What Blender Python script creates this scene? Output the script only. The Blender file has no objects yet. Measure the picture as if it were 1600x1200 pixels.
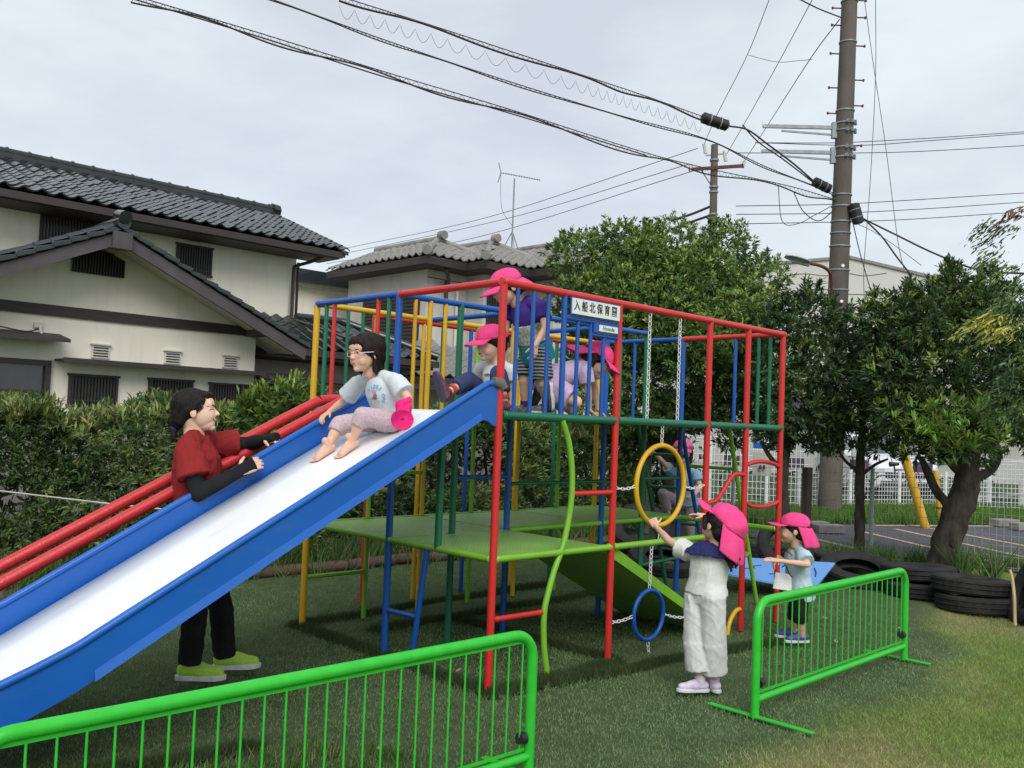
import bpy, math, random
import numpy as np
from mathutils import Vector, Matrix, noise
R0 = random.Random(7)
NR = np.random.default_rng(11)
SC = bpy.context.scene
COL = SC.collection

# ------------------------------------------------------------------ camera
CAM = Vector((-3.29999, -3.45568, 1.4))
CF = Vector((0.699437, 0.713435, 0.042402))
CR = Vector((0.712370, -0.700716, 0.039065))
CU = Vector((-0.057582, -0.002883, 0.998337))
FPX = 1420.13
cd = bpy.data.cameras.new('camera'); cam = bpy.data.objects.new('camera', cd); COL.objects.link(cam)
cam.matrix_world = Matrix(((CR.x, CU.x, -CF.x, CAM.x), (CR.y, CU.y, -CF.y, CAM.y), (CR.z, CU.z, -CF.z, CAM.z), (0, 0, 0, 1)))
cd.sensor_width = 36; cd.sensor_fit = 'HORIZONTAL'; cd.lens = FPX / 1600 * 36; cd.clip_end = 600; cd.clip_start = 0.05
SC.camera = cam

def K(px, py, d):
    """point of the place seen at that spot of the photograph, d metres in front of the lens"""
    return CAM + (CF + CR * ((px - 800) / FPX) - CU * ((py - 600) / FPX)) * d

# ------------------------------------------------------------------ sky, sun, exposure
W = bpy.data.worlds.new('World'); SC.world = W; W.use_nodes = True
nt = W.node_tree; nt.nodes.clear()
out = nt.nodes.new('ShaderNodeOutputWorld'); bg = nt.nodes.new('ShaderNodeBackground')
sky = nt.nodes.new('ShaderNodeTexSky'); sky.sky_type = 'NISHITA'; sky.sun_disc = False
SUN_EL, SUN_ROT = math.radians(42), math.radians(216)
sky.sun_elevation = SUN_EL; sky.sun_rotation = SUN_ROT
tc = nt.nodes.new('ShaderNodeTexCoord')
mp = nt.nodes.new('ShaderNodeMapping'); mp.inputs['Scale'].default_value = (1.2, 1.2, 3.2)
nz = nt.nodes.new('ShaderNodeTexNoise'); nz.inputs['Scale'].default_value = 1.7; nz.inputs['Detail'].default_value = 6; nz.inputs['Roughness'].default_value = 0.55
cr = nt.nodes.new('ShaderNodeValToRGB')
cr.color_ramp.elements[0].position = 0.36; cr.color_ramp.elements[0].color = (4.15, 4.45, 4.95, 1)
cr.color_ramp.elements[1].position = 0.60; cr.color_ramp.elements[1].color = (5.25, 5.7, 6.0, 1)
mx = nt.nodes.new('ShaderNodeMixRGB'); mx.inputs[0].default_value = 0.93
nt.links.new(tc.outputs['Generated'], mp.inputs['Vector']); nt.links.new(mp.outputs[0], nz.inputs['Vector'])
nt.links.new(nz.outputs['Fac'], cr.inputs[0]); nt.links.new(sky.outputs[0], mx.inputs[1]); nt.links.new(cr.outputs[0], mx.inputs[2])
nt.links.new(mx.outputs[0], bg.inputs['Color']); bg.inputs['Strength'].default_value = 0.1
nt.links.new(bg.outputs[0], out.inputs['Surface'])
sl = bpy.data.lights.new('sun', 'SUN'); sun = bpy.data.objects.new('sun', sl); COL.objects.link(sun)
sl.energy = 1.5; sl.angle = math.radians(40); sl.color = (1.0, 0.97, 0.93)
sd = Vector((math.sin(SUN_ROT) * math.cos(SUN_EL), math.cos(SUN_ROT) * math.cos(SUN_EL), math.sin(SUN_EL)))
sun.rotation_euler = sd.to_track_quat('Z', 'Y').to_euler()
SC.view_settings.view_transform = 'Standard'; SC.view_settings.look = 'None'
SC.view_settings.gamma = 1; SC.view_settings.use_curve_mapping = False; SC.view_settings.exposure = 0.70

# ------------------------------------------------------------------ materials
def srgb(h):
    return tuple((v / 255 / 12.92 if v / 255 <= 0.04045 else ((v / 255 + 0.055) / 1.055) ** 2.4) for v in (int(h[0:2], 16), int(h[2:4], 16), int(h[4:6], 16)))
def mat(name, c, rough=0.6, var=0.12, scale=8.0, bump=0.0, bscale=60.0, metal=0.0, spec=0.5, c2=None, detail=5, coat=0.0, tr=0.0, attr=None, stretch=None, emit=None, coords='Object', wear=None):
    m = bpy.data.materials.new(name); m.use_nodes = True; n = m.node_tree; b = n.nodes['Principled BSDF']
    if isinstance(c, str): c = srgb(c)
    if isinstance(c2, str): c2 = srgb(c2)
    t = n.nodes.new('ShaderNodeTexCoord'); mpn = n.nodes.new('ShaderNodeMapping')
    n.links.new(t.outputs[coords], mpn.inputs['Vector'])
    if stretch: mpn.inputs['Scale'].default_value = stretch
    ns = n.nodes.new('ShaderNodeTexNoise'); ns.inputs['Scale'].default_value = scale; ns.inputs['Detail'].default_value = detail
    n.links.new(mpn.outputs[0], ns.inputs['Vector'])
    r = n.nodes.new('ShaderNodeValToRGB'); lo = c2 if c2 else tuple(v * (1 - var) for v in c); hi = c if c2 else tuple(min(1, v * (1 + var)) for v in c)
    r.color_ramp.elements[0].position = 0.32; r.color_ramp.elements[0].color = (*lo, 1)
    r.color_ramp.elements[1].position = 0.68; r.color_ramp.elements[1].color = (*hi, 1)
    n.links.new(ns.outputs['Fac'], r.inputs[0])
    src = r.outputs[0]
    if attr:
        a = n.nodes.new('ShaderNodeAttribute'); a.attribute_name = attr
        mm = n.nodes.new('ShaderNodeMixRGB'); mm.blend_type = 'MULTIPLY'; mm.inputs[0].default_value = 1
        n.links.new(src, mm.inputs[1]); n.links.new(a.outputs['Color'], mm.inputs[2]); src = mm.outputs[0]
    n.links.new(src, b.inputs['Base Color'])
    b.inputs['Roughness'].default_value = rough; b.inputs['Metallic'].default_value = metal
    b.inputs['Specular IOR Level'].default_value = spec; b.inputs['Coat Weight'].default_value = coat
    if tr: b.inputs['Transmission Weight'].default_value = tr
    if wear:
        w_ = n.nodes.new('ShaderNodeTexNoise'); w_.inputs['Scale'].default_value = wear[0]; w_.inputs['Detail'].default_value = 10; w_.inputs['Roughness'].default_value = 0.65
        wm = n.nodes.new('ShaderNodeMapping'); wm.inputs['Scale'].default_value = wear[1]; n.links.new(t.outputs[coords], wm.inputs['Vector']); n.links.new(wm.outputs[0], w_.inputs['Vector'])
        wr = n.nodes.new('ShaderNodeValToRGB'); wr.color_ramp.elements[0].position = wear[2]; wr.color_ramp.elements[0].color = (0, 0, 0, 1); wr.color_ramp.elements[1].position = wear[3]; wr.color_ramp.elements[1].color = (wear[5],) * 3 + (1,)
        wx = n.nodes.new('ShaderNodeMixRGB'); wx.inputs[2].default_value = (*wear[4], 1); n.links.new(w_.outputs['Fac'], wr.inputs[0]); n.links.new(wr.outputs[0], wx.inputs[0]); n.links.new(src, wx.inputs[1]); n.links.new(wx.outputs[0], b.inputs['Base Color'])
    if bump:
        n2 = n.nodes.new('ShaderNodeTexNoise'); n2.inputs['Scale'].default_value = bscale; n2.inputs['Detail'].default_value = 4
        n.links.new(mpn.outputs[0], n2.inputs['Vector'])
        bp_ = n.nodes.new('ShaderNodeBump'); bp_.inputs['Strength'].default_value = bump; bp_.inputs['Distance'].default_value = 0.01
        n.links.new(n2.outputs['Fac'], bp_.inputs['Height']); n.links.new(bp_.outputs[0], b.inputs['Normal'])
    return m
def leafmat(name, c, rough=0.45, tl=0.25):
    """leaf: colour times a per-leaf attribute, a little light through it"""
    m = mat(name, c, rough, 0.18, 3.0, attr='tint', spec=0.35)
    n = m.node_tree; b = n.nodes['Principled BSDF']; o = n.nodes['Material Output']
    t = n.nodes.new('ShaderNodeBsdfTranslucent'); ms = n.nodes.new('ShaderNodeMixShader'); ms.inputs[0].default_value = tl
    src = b.inputs['Base Color'].links[0].from_socket
    n.links.new(src, t.inputs['Color']); n.links.new(b.outputs[0], ms.inputs[1]); n.links.new(t.outputs[0], ms.inputs[2]); n.links.new(ms.outputs[0], o.inputs['Surface'])
    return m

PAINT = dict(rough=0.36, var=0.10, scale=5, bump=0.12, bscale=90, spec=0.5, wear=(9, (1, 1, 1), .60, .70, (.10, .085, .07), .45))
M = {
 'red': mat('red_paint', (0.60, 0.025, 0.022), c2=(0.52, 0.02, 0.02), **PAINT),
 'blue': mat('blue_paint', (0.006, 0.085, 0.38), c2=(0.006, 0.075, 0.33), **PAINT),
 'yellow': mat('yellow_paint', (0.68, 0.40, 0.012), c2=(0.60, 0.34, 0.012), **PAINT),
 'green': mat('dark_green_paint', (0.008, 0.15, 0.075), c2=(0.008, 0.125, 0.065), **PAINT),
 'lime': mat('lime_paint', (0.20, 0.46, 0.035), c2=(0.17, 0.40, 0.03), **PAINT),
 'white': mat('white_paint', (0.80, 0.80, 0.79), rough=0.4, var=0.04),
 'slide_blue': mat('slide_blue', (0.007, 0.11, 0.46), c2=(0.006, 0.10, 0.42), rough=0.33, scale=3, bump=0.05, bscale=20, wear=(3.5, (1, 1, 6), .52, .75, (.03, .13, .34), .7)),
 'slide_white': mat('slide_white', (0.86, 0.87, 0.86), c2=(0.83, 0.84, 0.835), rough=0.30, scale=2.2, stretch=(0.6, 4, 1), bump=0.03, bscale=6, wear=(5, (.5, 5, .5), .55, .80, (.60, .60, .58), .40)),
 'rail_red': mat('handrail_red', (0.58, 0.03, 0.038), c2=(0.50, 0.025, 0.03), rough=0.3, scale=30, bump=0.25, bscale=140),
 'barrier': mat('barrier_green', (0.03, 0.50, 0.035), c2=(0.025, 0.44, 0.03), rough=0.36, scale=20, bump=0.06, wear=(16, (1, 1, 1), .62, .70, (.10, .12, .07), .5)),
 'black': mat('black_plastic', (0.012, 0.012, 0.013), rough=0.5),
 'chain': mat('chain_white', (0.74, 0.74, 0.72), c2=(0.60, 0.60, 0.58), rough=0.5, scale=40),
 'ink': mat('sign_ink', (0.015, 0.015, 0.015), rough=0.5, var=0.02),
 'sign': mat('sign_white', (0.72, 0.75, 0.74), rough=0.35, var=0.03),
 'gink': mat('green_ink', (0.05, 0.22, 0.06), rough=0.5, var=0.02),
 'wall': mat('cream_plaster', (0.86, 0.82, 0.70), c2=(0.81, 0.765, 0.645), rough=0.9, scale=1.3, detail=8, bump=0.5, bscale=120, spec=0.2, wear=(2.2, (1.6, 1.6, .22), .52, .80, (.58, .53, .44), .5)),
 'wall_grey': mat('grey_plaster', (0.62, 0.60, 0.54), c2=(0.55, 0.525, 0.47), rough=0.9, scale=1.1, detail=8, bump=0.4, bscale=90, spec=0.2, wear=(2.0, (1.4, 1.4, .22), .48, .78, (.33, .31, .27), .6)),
 'wall_dark': mat('shaded_plaster', (0.36, 0.34, 0.30), c2=(0.29, 0.275, 0.24), rough=0.9, scale=1.1, detail=8, bump=0.4, bscale=90, spec=0.2),  # darker copy of the grey plaster, shade put into its colour
 'soffit': mat('soffit_plaster', (0.60, 0.57, 0.50), rough=0.9, var=0.07),
 'timber': mat('dark_brown_timber', (0.045, 0.034, 0.032), c2=(0.032, 0.024, 0.023), rough=0.6, scale=5, stretch=(1, 1, 8)),
 'barge': mat('grey_brown_barge_board', (0.085, 0.075, 0.078), c2=(0.065, 0.056, 0.058), rough=0.65, scale=4),
 'tile': mat('dark_green_roof_tile', (0.020, 0.027, 0.026), c2=(0.009, 0.014, 0.013), rough=0.17, scale=7, spec=0.7, bump=0.15, bscale=30),
 'tile_grey': mat('grey_roof_tile', (0.27, 0.26, 0.235), c2=(0.17, 0.165, 0.155), rough=0.55, scale=3, spec=0.4, bump=0.2, bscale=30),
 'copper': mat('rusty_valley', (0.16, 0.055, 0.035), c2=(0.09, 0.04, 0.03), rough=0.7, scale=14),
 'pipe': mat('brown_pipe', (0.05, 0.032, 0.028), rough=0.45),
 'glass': mat('dark_glass', (0.03, 0.035, 0.04), rough=0.08, spec=0.8, var=0.1),
 'lattice': mat('dark_lattice', (0.030, 0.026, 0.024), rough=0.55),
 'vent': mat('vent_white', (0.62, 0.60, 0.54), rough=0.6, var=0.06),
 'rubber': mat('old_rubber', (0.030, 0.028, 0.027), c2=(0.016, 0.015, 0.016), rough=0.75, scale=12, bump=0.4, bscale=60, spec=0.3),
 'mat_blue': mat('pale_blue_sheet', (0.16, 0.36, 0.74), c2=(0.14, 0.33, 0.68), rough=0.42, scale=2.5),
 'concrete': mat('pole_concrete', (0.155, 0.135, 0.115), c2=(0.10, 0.088, 0.078), rough=0.9, scale=3.5, stretch=(1, 1, 0.35), bump=0.4, bscale=50, spec=0.2),
 'steel': mat('galvanised_steel', (0.30, 0.32, 0.34), c2=(0.21, 0.23, 0.25), rough=0.5, metal=0.3, scale=10),
 'rust': mat('rusty_steel', (0.14, 0.05, 0.03), c2=(0.08, 0.03, 0.02), rough=0.8, scale=14),
 'cable': mat('black_cable', (0.030, 0.028, 0.030), rough=0.6),
 'cable_grey': mat('grey_wire', (0.13, 0.13, 0.14), rough=0.6),
 'asphalt': mat('asphalt', (0.105, 0.105, 0.115), c2=(0.075, 0.075, 0.085), rough=0.9, scale=2.0, detail=9, bump=0.5, bscale=200, spec=0.3),
 'line': mat('faded_line_paint', (0.62, 0.44, 0.24), c2=(0.34, 0.27, 0.2), rough=0.8, scale=14, detail=8),
 'cblock': mat('concrete_block', (0.28, 0.27, 0.25), c2=(0.19, 0.18, 0.17), rough=0.9, scale=6, bump=0.4),
 'wire': mat('fence_wire_grey', (0.40, 0.43, 0.42), rough=0.5, var=0.08),
 'fence_post': mat('fence_post_pale', (0.46, 0.52, 0.51), rough=0.45, var=0.08),
 'wire_white': mat('fence_white', (0.72, 0.74, 0.74), rough=0.5, var=0.05),
 'guy_yellow': mat('guy_cover_yellow', (0.62, 0.37, 0.02), c2=(0.48, 0.28, 0.02), rough=0.5, scale=6),
 'bark': mat('bark', (0.085, 0.072, 0.060), c2=(0.035, 0.030, 0.026), rough=0.95, scale=14, stretch=(1, 1, 0.4), detail=8, bump=1.0, bscale=35, spec=0.15),
 'log': mat('log_edging', (0.13, 0.085, 0.062), c2=(0.085, 0.058, 0.045), rough=0.85, scale=9, bump=0.5, bscale=40),
 'rope': mat('rope', (0.45, 0.43, 0.38), rough=0.9),
 'rope_tan': mat('tan_rope', (0.42, 0.32, 0.15), rough=0.9),
 'soil': mat('bare_soil', (0.12, 0.085, 0.06), c2=(0.06, 0.045, 0.03), rough=1, scale=5, detail=9, bump=0.8, bscale=60),
 'far_wall': mat('pale_far_wall', (0.58, 0.57, 0.52), c2=(0.53, 0.52, 0.475), rough=0.9, scale=0.6),
 'far_wall_dark': mat('grey_far_wall', (0.40, 0.39, 0.36), rough=0.9, scale=0.6),
 'car': mat('car_white', (0.70, 0.71, 0.73), rough=0.22, coat=0.6, var=0.03),
 'carglass': mat('car_glass', (0.04, 0.05, 0.055), rough=0.06, spec=0.8),
 'leaf_straw': mat('dry_leaf', (0.42, 0.33, 0.18), c2=(0.28, 0.20, 0.11), rough=0.9, scale=30),
 'lamp_glass': mat('lamp_glass', (0.50, 0.52, 0.53), rough=0.25),
 'purple_far': mat('far_bicycles', (0.10, 0.06, 0.10), c2=(0.03, 0.03, 0.04), rough=0.7, scale=6),
 # people
 'skin': mat('skin_child', (0.72, 0.45, 0.33), c2=(0.68, 0.40, 0.285), rough=0.52, scale=18, spec=0.35),
 'skin_w': mat('skin_adult', (0.74, 0.49, 0.37), c2=(0.69, 0.43, 0.31), rough=0.5, scale=16, spec=0.35),
 'hair': mat('black_hair', (0.010, 0.008, 0.008), c2=(0.024, 0.019, 0.017), rough=0.55, scale=40, stretch=(6, 6, 0.6), bump=0.5, bscale=60, spec=0.22),
 'hair_b': mat('brown_black_hair', (0.014, 0.010, 0.008), c2=(0.035, 0.022, 0.016), rough=0.55, scale=40, stretch=(6, 6, 0.6), bump=0.5, bscale=60, spec=0.22),
 'lip': mat('lips', (0.42, 0.12, 0.09), rough=0.45), 'tooth': mat('teeth', (0.75, 0.72, 0.66), rough=0.3),
 'eye': mat('dark_eye', (0.010, 0.007, 0.006), rough=0.15, spec=0.6), 'eyew': mat('eye_white', (0.62, 0.58, 0.55), rough=0.3),
 'brow': mat('brow', (0.035, 0.024, 0.02), rough=0.9),
 'pink': mat('pink_cap_cloth', (0.88, 0.085, 0.28), c2=(0.82, 0.065, 0.24), rough=0.85, scale=24, bump=0.5, bscale=260, spec=0.2),
 'pink_hot': mat('hot_pink_cap_cloth', (0.88, 0.03, 0.22), c2=(0.76, 0.02, 0.17), rough=0.85, scale=24, bump=0.5, bscale=260, spec=0.2),
 'grey_cap': mat('grey_cap_cloth', (0.10, 0.10, 0.10), rough=0.85),
 'maroon': mat('maroon_tshirt', (0.29, 0.026, 0.026), c2=(0.235, 0.020, 0.021), rough=0.9, scale=12, bump=0.5, bscale=300, spec=0.15),
 'blackcloth': mat('black_cloth', (0.011, 0.011, 0.012), c2=(0.018, 0.018, 0.019), rough=0.88, scale=12, bump=0.4, bscale=300, spec=0.2),
 'tee': mat('pale_grey_tshirt', (0.66, 0.71, 0.73), c2=(0.58, 0.63, 0.66), rough=0.9, scale=7, bump=0.4, bscale=300, spec=0.15),
 'tee_w': mat('white_tshirt', (0.76, 0.76, 0.74), c2=(0.68, 0.68, 0.66), rough=0.9, scale=7, bump=0.4, bscale=300, spec=0.15),
 'blouse': mat('white_blouse', (0.76, 0.77, 0.72), c2=(0.67, 0.68, 0.62), rough=0.9, scale=7, bump=0.4, bscale=300, spec=0.15),
 'whitepants': mat('white_trousers', (0.72, 0.71, 0.70), c2=(0.64, 0.63, 0.62), rough=0.9, scale=7, bump=0.4, bscale=300, spec=0.15),
 'navy_lace': mat('navy_lace', (0.022, 0.03, 0.16), c2=(0.012, 0.014, 0.08), rough=0.9, scale=110, bump=0.9, bscale=160),
 'pinkpants': mat('speckled_pink_leggings', (0.60, 0.47, 0.50), c2=(0.44, 0.32, 0.36), rough=0.9, scale=130, detail=2, spec=0.15),
 'greypinkpants': mat('grey_pink_leggings', (0.34, 0.27, 0.30), c2=(0.27, 0.21, 0.24), rough=0.9, scale=50, spec=0.15),
 'navy': mat('navy_trousers', (0.05, 0.068, 0.155), c2=(0.04, 0.052, 0.12), rough=0.9, scale=18, bump=0.4, bscale=200, spec=0.2),
 'purple': mat('purple_tshirt', (0.065, 0.035, 0.24), c2=(0.05, 0.028, 0.19), rough=0.9, scale=9, spec=0.15),
 'teal': mat('teal_hem', (0.01, 0.25, 0.30), rough=0.9), 'print': mat('pale_leaf_print', (0.66, 0.66, 0.62), c2=(0.25, 0.32, 0.25), rough=0.9, scale=55, detail=1),
 'lilac': mat('lilac_tshirt', (0.62, 0.50, 0.66), c2=(0.55, 0.43, 0.60), rough=0.9, scale=9, spec=0.15),
 'lilac2': mat('speckled_lilac_shorts', (0.58, 0.42, 0.60), c2=(0.50, 0.34, 0.53), rough=0.9, scale=60, spec=0.15),
 'ltblue': mat('pale_blue_tshirt', (0.52, 0.64, 0.70), c2=(0.44, 0.57, 0.64), rough=0.9, scale=9, bump=0.4, bscale=300, spec=0.15),
 'teeblue2': mat('dull_blue_tshirt', (0.28, 0.42, 0.56), c2=(0.22, 0.35, 0.48), rough=0.9, scale=9),
 'shoe_lime': mat('lime_mesh_shoe', (0.50, 0.82, 0.09), c2=(0.44, 0.72, 0.08), rough=0.7, scale=60, bump=0.5, bscale=300),
 'shoe_white': mat('white_shoe', (0.72, 0.70, 0.72), rough=0.6), 'sole': mat('white_sole', (0.72, 0.74, 0.76), rough=0.55, c2=(0.55, 0.56, 0.57), scale=25),
 'shoe_lilac': mat('white_and_lilac_shoe', (0.72, 0.68, 0.74), c2=(0.45, 0.36, 0.58), rough=0.6, scale=25), 'shoe_purple': mat('purple_blue_shoe', (0.05, 0.03, 0.30), c2=(0.10, 0.05, 0.20), rough=0.6, scale=25),
 'shoe_dark': mat('dark_patterned_shoe', (0.06, 0.045, 0.08), c2=(0.25, 0.05, 0.06), rough=0.6, scale=45, detail=2),
 'shoe_grey': mat('grey_sneaker', (0.22, 0.22, 0.22), c2=(0.05, 0.05, 0.055), rough=0.6, scale=30),
 'sole_dark': mat('dark_shoe_sole', (0.06, 0.05, 0.085), c2=(0.035, 0.03, 0.05), rough=0.7, scale=25),
 'sock_p': mat('pale_pink_sock', (0.64, 0.52, 0.60), rough=0.9), 'sock_v': mat('violet_sock', (0.06, 0.03, 0.16), rough=0.9), 'sock_r': mat('red_sock', (0.50, 0.06, 0.05), rough=0.9),
 'frame_pink': mat('pink_spectacle_frame', (0.70, 0.42, 0.45), rough=0.3), 'print_blue': mat('blue_print', (0.13, 0.42, 0.62), rough=0.8, var=0.02), 'print_pink': mat('pink_print', (0.72, 0.22, 0.40), rough=0.8, var=0.02), 'print_grey': mat('grey_print', (0.18, 0.17, 0.19), rough=0.8, scale=60),
 'stripe': None,
}
def striped(name):
    m = mat(name, (0.05, 0.055, 0.07), rough=0.9); n = m.node_tree; b = n.nodes['Principled BSDF']
    t = n.nodes.new('ShaderNodeTexCoord'); w = n.nodes.new('ShaderNodeTexWave'); w.bands_direction = 'Z'; w.inputs['Scale'].default_value = 16; w.inputs['Distortion'].default_value = 1.2
    r = n.nodes.new('ShaderNodeValToRGB'); r.color_ramp.elements[0].color = (0.02, 0.022, 0.03, 1); r.color_ramp.elements[0].position = 0.45
    r.color_ramp.elements[1].color = (0.30, 0.31, 0.33, 1); r.color_ramp.elements[1].position = 0.8
    n.links.new(t.outputs['Object'], w.inputs['Vector']); n.links.new(w.outputs['Fac'], r.inputs[0]); n.links.new(r.outputs[0], b.inputs['Base Color'])
    return m
M['stripe'] = striped('striped_shorts')
def checkered(name):
    """chequer-plate relief on the lime platform"""
    m = mat(name, (0.30, 0.56, 0.12), c2=(0.24, 0.47, 0.10), rough=0.34, scale=3.0, detail=7, spec=0.5); n = m.node_tree; b = n.nodes['Principled BSDF']
    t = n.nodes.new('ShaderNodeTexCoord'); w1 = n.nodes.new('ShaderNodeTexWave'); w1.bands_direction = 'DIAGONAL'; w1.inputs['Scale'].default_value = 22
    mp1 = n.nodes.new('ShaderNodeMapping'); mp1.inputs['Scale'].default_value = (1, -1, 0.0)
    w2 = n.nodes.new('ShaderNodeTexWave'); w2.bands_direction = 'DIAGONAL'; w2.inputs['Scale'].default_value = 22
    mm = n.nodes.new('ShaderNodeMath'); mm.operation = 'MAXIMUM'
    bb = n.nodes.new('ShaderNodeBump'); bb.inputs['Strength'].default_value = 0.55; bb.inputs['Distance'].default_value = 0.004
    n.links.new(t.outputs['Object'], w1.inputs['Vector']); n.links.new(t.outputs['Object'], mp1.inputs['Vector']); n.links.new(mp1.outputs[0], w2.inputs['Vector'])
    n.links.new(w1.outputs['Fac'], mm.inputs[0]); n.links.new(w2.outputs['Fac'], mm.inputs[1]); n.links.new(mm.outputs[0], bb.inputs['Height']); n.links.new(bb.outputs[0], b.inputs['Normal'])
    return m
M['plate'] = checkered('chequer_plate_green')

# ------------------------------------------------------------------ object helpers
def thing(name, label, cat, loc=(0, 0, 0), group=None):
    o = bpy.data.objects.new(name, None); COL.objects.link(o); o.location = loc; o.empty_display_size = 0.1
    o['label'] = label; o['category'] = cat
    if group: o['group'] = group
    return o
def tag(o, label=None, cat=None, group=None, kind=None):
    if label: o['label'] = label
    if cat: o['category'] = cat
    if group: o['group'] = group
    if kind: o['kind'] = kind
    return o
def place(o, parent):
    if parent is not None:
        o.parent = parent
        if parent.type == 'EMPTY': o.matrix_parent_inverse = Matrix.Translation(-Vector(parent.location))
def link(name, me, m, parent=None, smooth=True):
    me.name = name
    me.materials.clear()
    for q in (m if isinstance(m, (list, tuple)) else [m]): me.materials.append(q)
    if smooth: me.shade_smooth()
    o = bpy.data.objects.new(name, me); COL.objects.link(o); place(o, parent); return o
class MB:
    def __init__(s): s.v = []; s.f = []; s.mi = []; s.cur = 0
    def add(s, vs, fs):
        n = len(s.v); s.v += [tuple(v) for v in vs]; s.f += [tuple(i + n for i in f) for f in fs]; s.mi += [s.cur] * len(fs); return s
    def box(s, a, b):
        x0, y0, z0 = a; x1, y1, z1 = b
        return s.add([(x0,y0,z0),(x1,y0,z0),(x1,y1,z0),(x0,y1,z0),(x0,y0,z1),(x1,y0,z1),(x1,y1,z1),(x0,y1,z1)], [(0,3,2,1),(4,5,6,7),(0,1,5,4),(1,2,6,5),(2,3,7,6),(3,0,4,7)])
    def obox(s, c, ax, ay, az):
        """box from centre and three half-axis vectors"""
        c = Vector(c); ax = Vector(ax); ay = Vector(ay); az = Vector(az)
        vs = [c + ax * i + ay * j + az * k for k in (-1, 1) for j in (-1, 1) for i in (-1, 1)]
        return s.add(vs, [(0,2,3,1),(4,5,7,6),(0,1,5,4),(1,3,7,5),(3,2,6,7),(2,0,4,6)])
    def beam(s, p, q, w, h, up=(0, 0, 1)):
        p = Vector(p); q = Vector(q); d = (q - p); L = d.length; d.normalize(); sx = d.cross(Vector(up)).normalized(); sz = sx.cross(d)
        return s.obox((p + q) / 2, d * L / 2, sx * w / 2, sz * h / 2)
    def tube(s, pts, r, seg=10, cap=True, closed=False):
        pts = [Vector(p) for p in pts]; n = len(pts); rr = r if isinstance(r, (list, tuple)) else [r] * n
        tan = []
        for i in range(n):
            if closed: t = pts[(i + 1) % n] - pts[i - 1]
            else: t = pts[min(i + 1, n - 1)] - pts[max(i - 1, 0)]
            tan.append(t.normalized() if t.length > 1e-9 else Vector((0, 0, 1)))
        up = Vector((0, 0, 1)) if abs(tan[0].z) < 0.9 else Vector((1, 0, 0))
        nx = tan[0].cross(up).normalized(); vs = []; fs = []
        for i in range(n):
            nx = (nx - tan[i] * nx.dot(tan[i])).normalized(); ny = tan[i].cross(nx)
            for k in range(seg):
                a = 2 * math.pi * k / seg; vs.append(pts[i] + (nx * math.cos(a) + ny * math.sin(a)) * rr[i])
        rng = n if closed else n - 1
        for i in range(rng):
            a0 = i * seg; b0 = ((i + 1) % n) * seg
            for k in range(seg): k2 = (k + 1) % seg; fs.append((a0 + k, a0 + k2, b0 + k2, b0 + k))
        if cap and not closed:
            fs.append(tuple(range(seg - 1, -1, -1))); fs.append(tuple((n - 1) * seg + k for k in range(seg)))
        return s.add(vs, fs)
    def prism(s, poly, ext):
        """closed polygon (3-D points) extruded by a vector"""
        n = len(poly); e = Vector(ext); vs = [Vector(p) for p in poly] + [Vector(p) + e for p in poly]
        return s.add(vs, [tuple(range(n - 1, -1, -1)), tuple(range(n, 2 * n))] + [(i, (i + 1) % n, n + (i + 1) % n, n + i) for i in range(n)])
    def grid(s, f, nu, nv, thick=None):
        vs = [f(i / nu, j / nv) for j in range(nv + 1) for i in range(nu + 1)]
        fs = [(j*(nu+1)+i, j*(nu+1)+i+1, (j+1)*(nu+1)+i+1, (j+1)*(nu+1)+i) for j in range(nv) for i in range(nu)]
        return s.add(vs, fs)
    def mesh(s, name='m'):
        me = bpy.data.meshes.new(name); me.from_pydata(s.v, [], s.f); 
        if any(s.mi): me.polygons.foreach_set('material_index', s.mi)
        me.update(); return me
    def build(s, name, m, parent=None, smooth=False, bevel=0, solid=0):
        me = s.mesh(name); o = link(name, me, m, parent, smooth)
        if smooth: 
            try: me.set_sharp_from_angle(angle=math.radians(38))
            except Exception: pass
        if solid:
            md = o.modifiers.new('s', 'SOLIDIFY'); md.thickness = solid; md.offset = 0
        if bevel:
            md = o.modifiers.new('b', 'BEVEL'); md.width = bevel; md.segments = 2; md.limit_method = 'ANGLE'
        return o
def tubeobj(name, pts, r, m, parent=None, seg=12, **k):
    return MB().tube(pts, r, seg, **k).build(name, m, parent, smooth=True)
def bez(pts, n=8):
    """Catmull-Rom through points"""
    P = [Vector(p) for p in pts]; P = [P[0] * 2 - P[1]] + P + [P[-1] * 2 - P[-2]]; o = []
    for i in range(1, len(P) - 2):
        for k in range(n):
            t = k / n; a, b, c, d = P[i-1], P[i], P[i+1], P[i+2]
            o.append(0.5 * ((2*b) + (c - a) * t + (2*a - 5*b + 4*c - d) * t*t + (-a + 3*b - 3*c + d) * t**3))
    o.append(P[-2]); return o
def inst(name, me, mw, parent):
    o = bpy.data.objects.new(name, me); COL.objects.link(o); o.matrix_basis = mw; place(o, parent); return o
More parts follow.
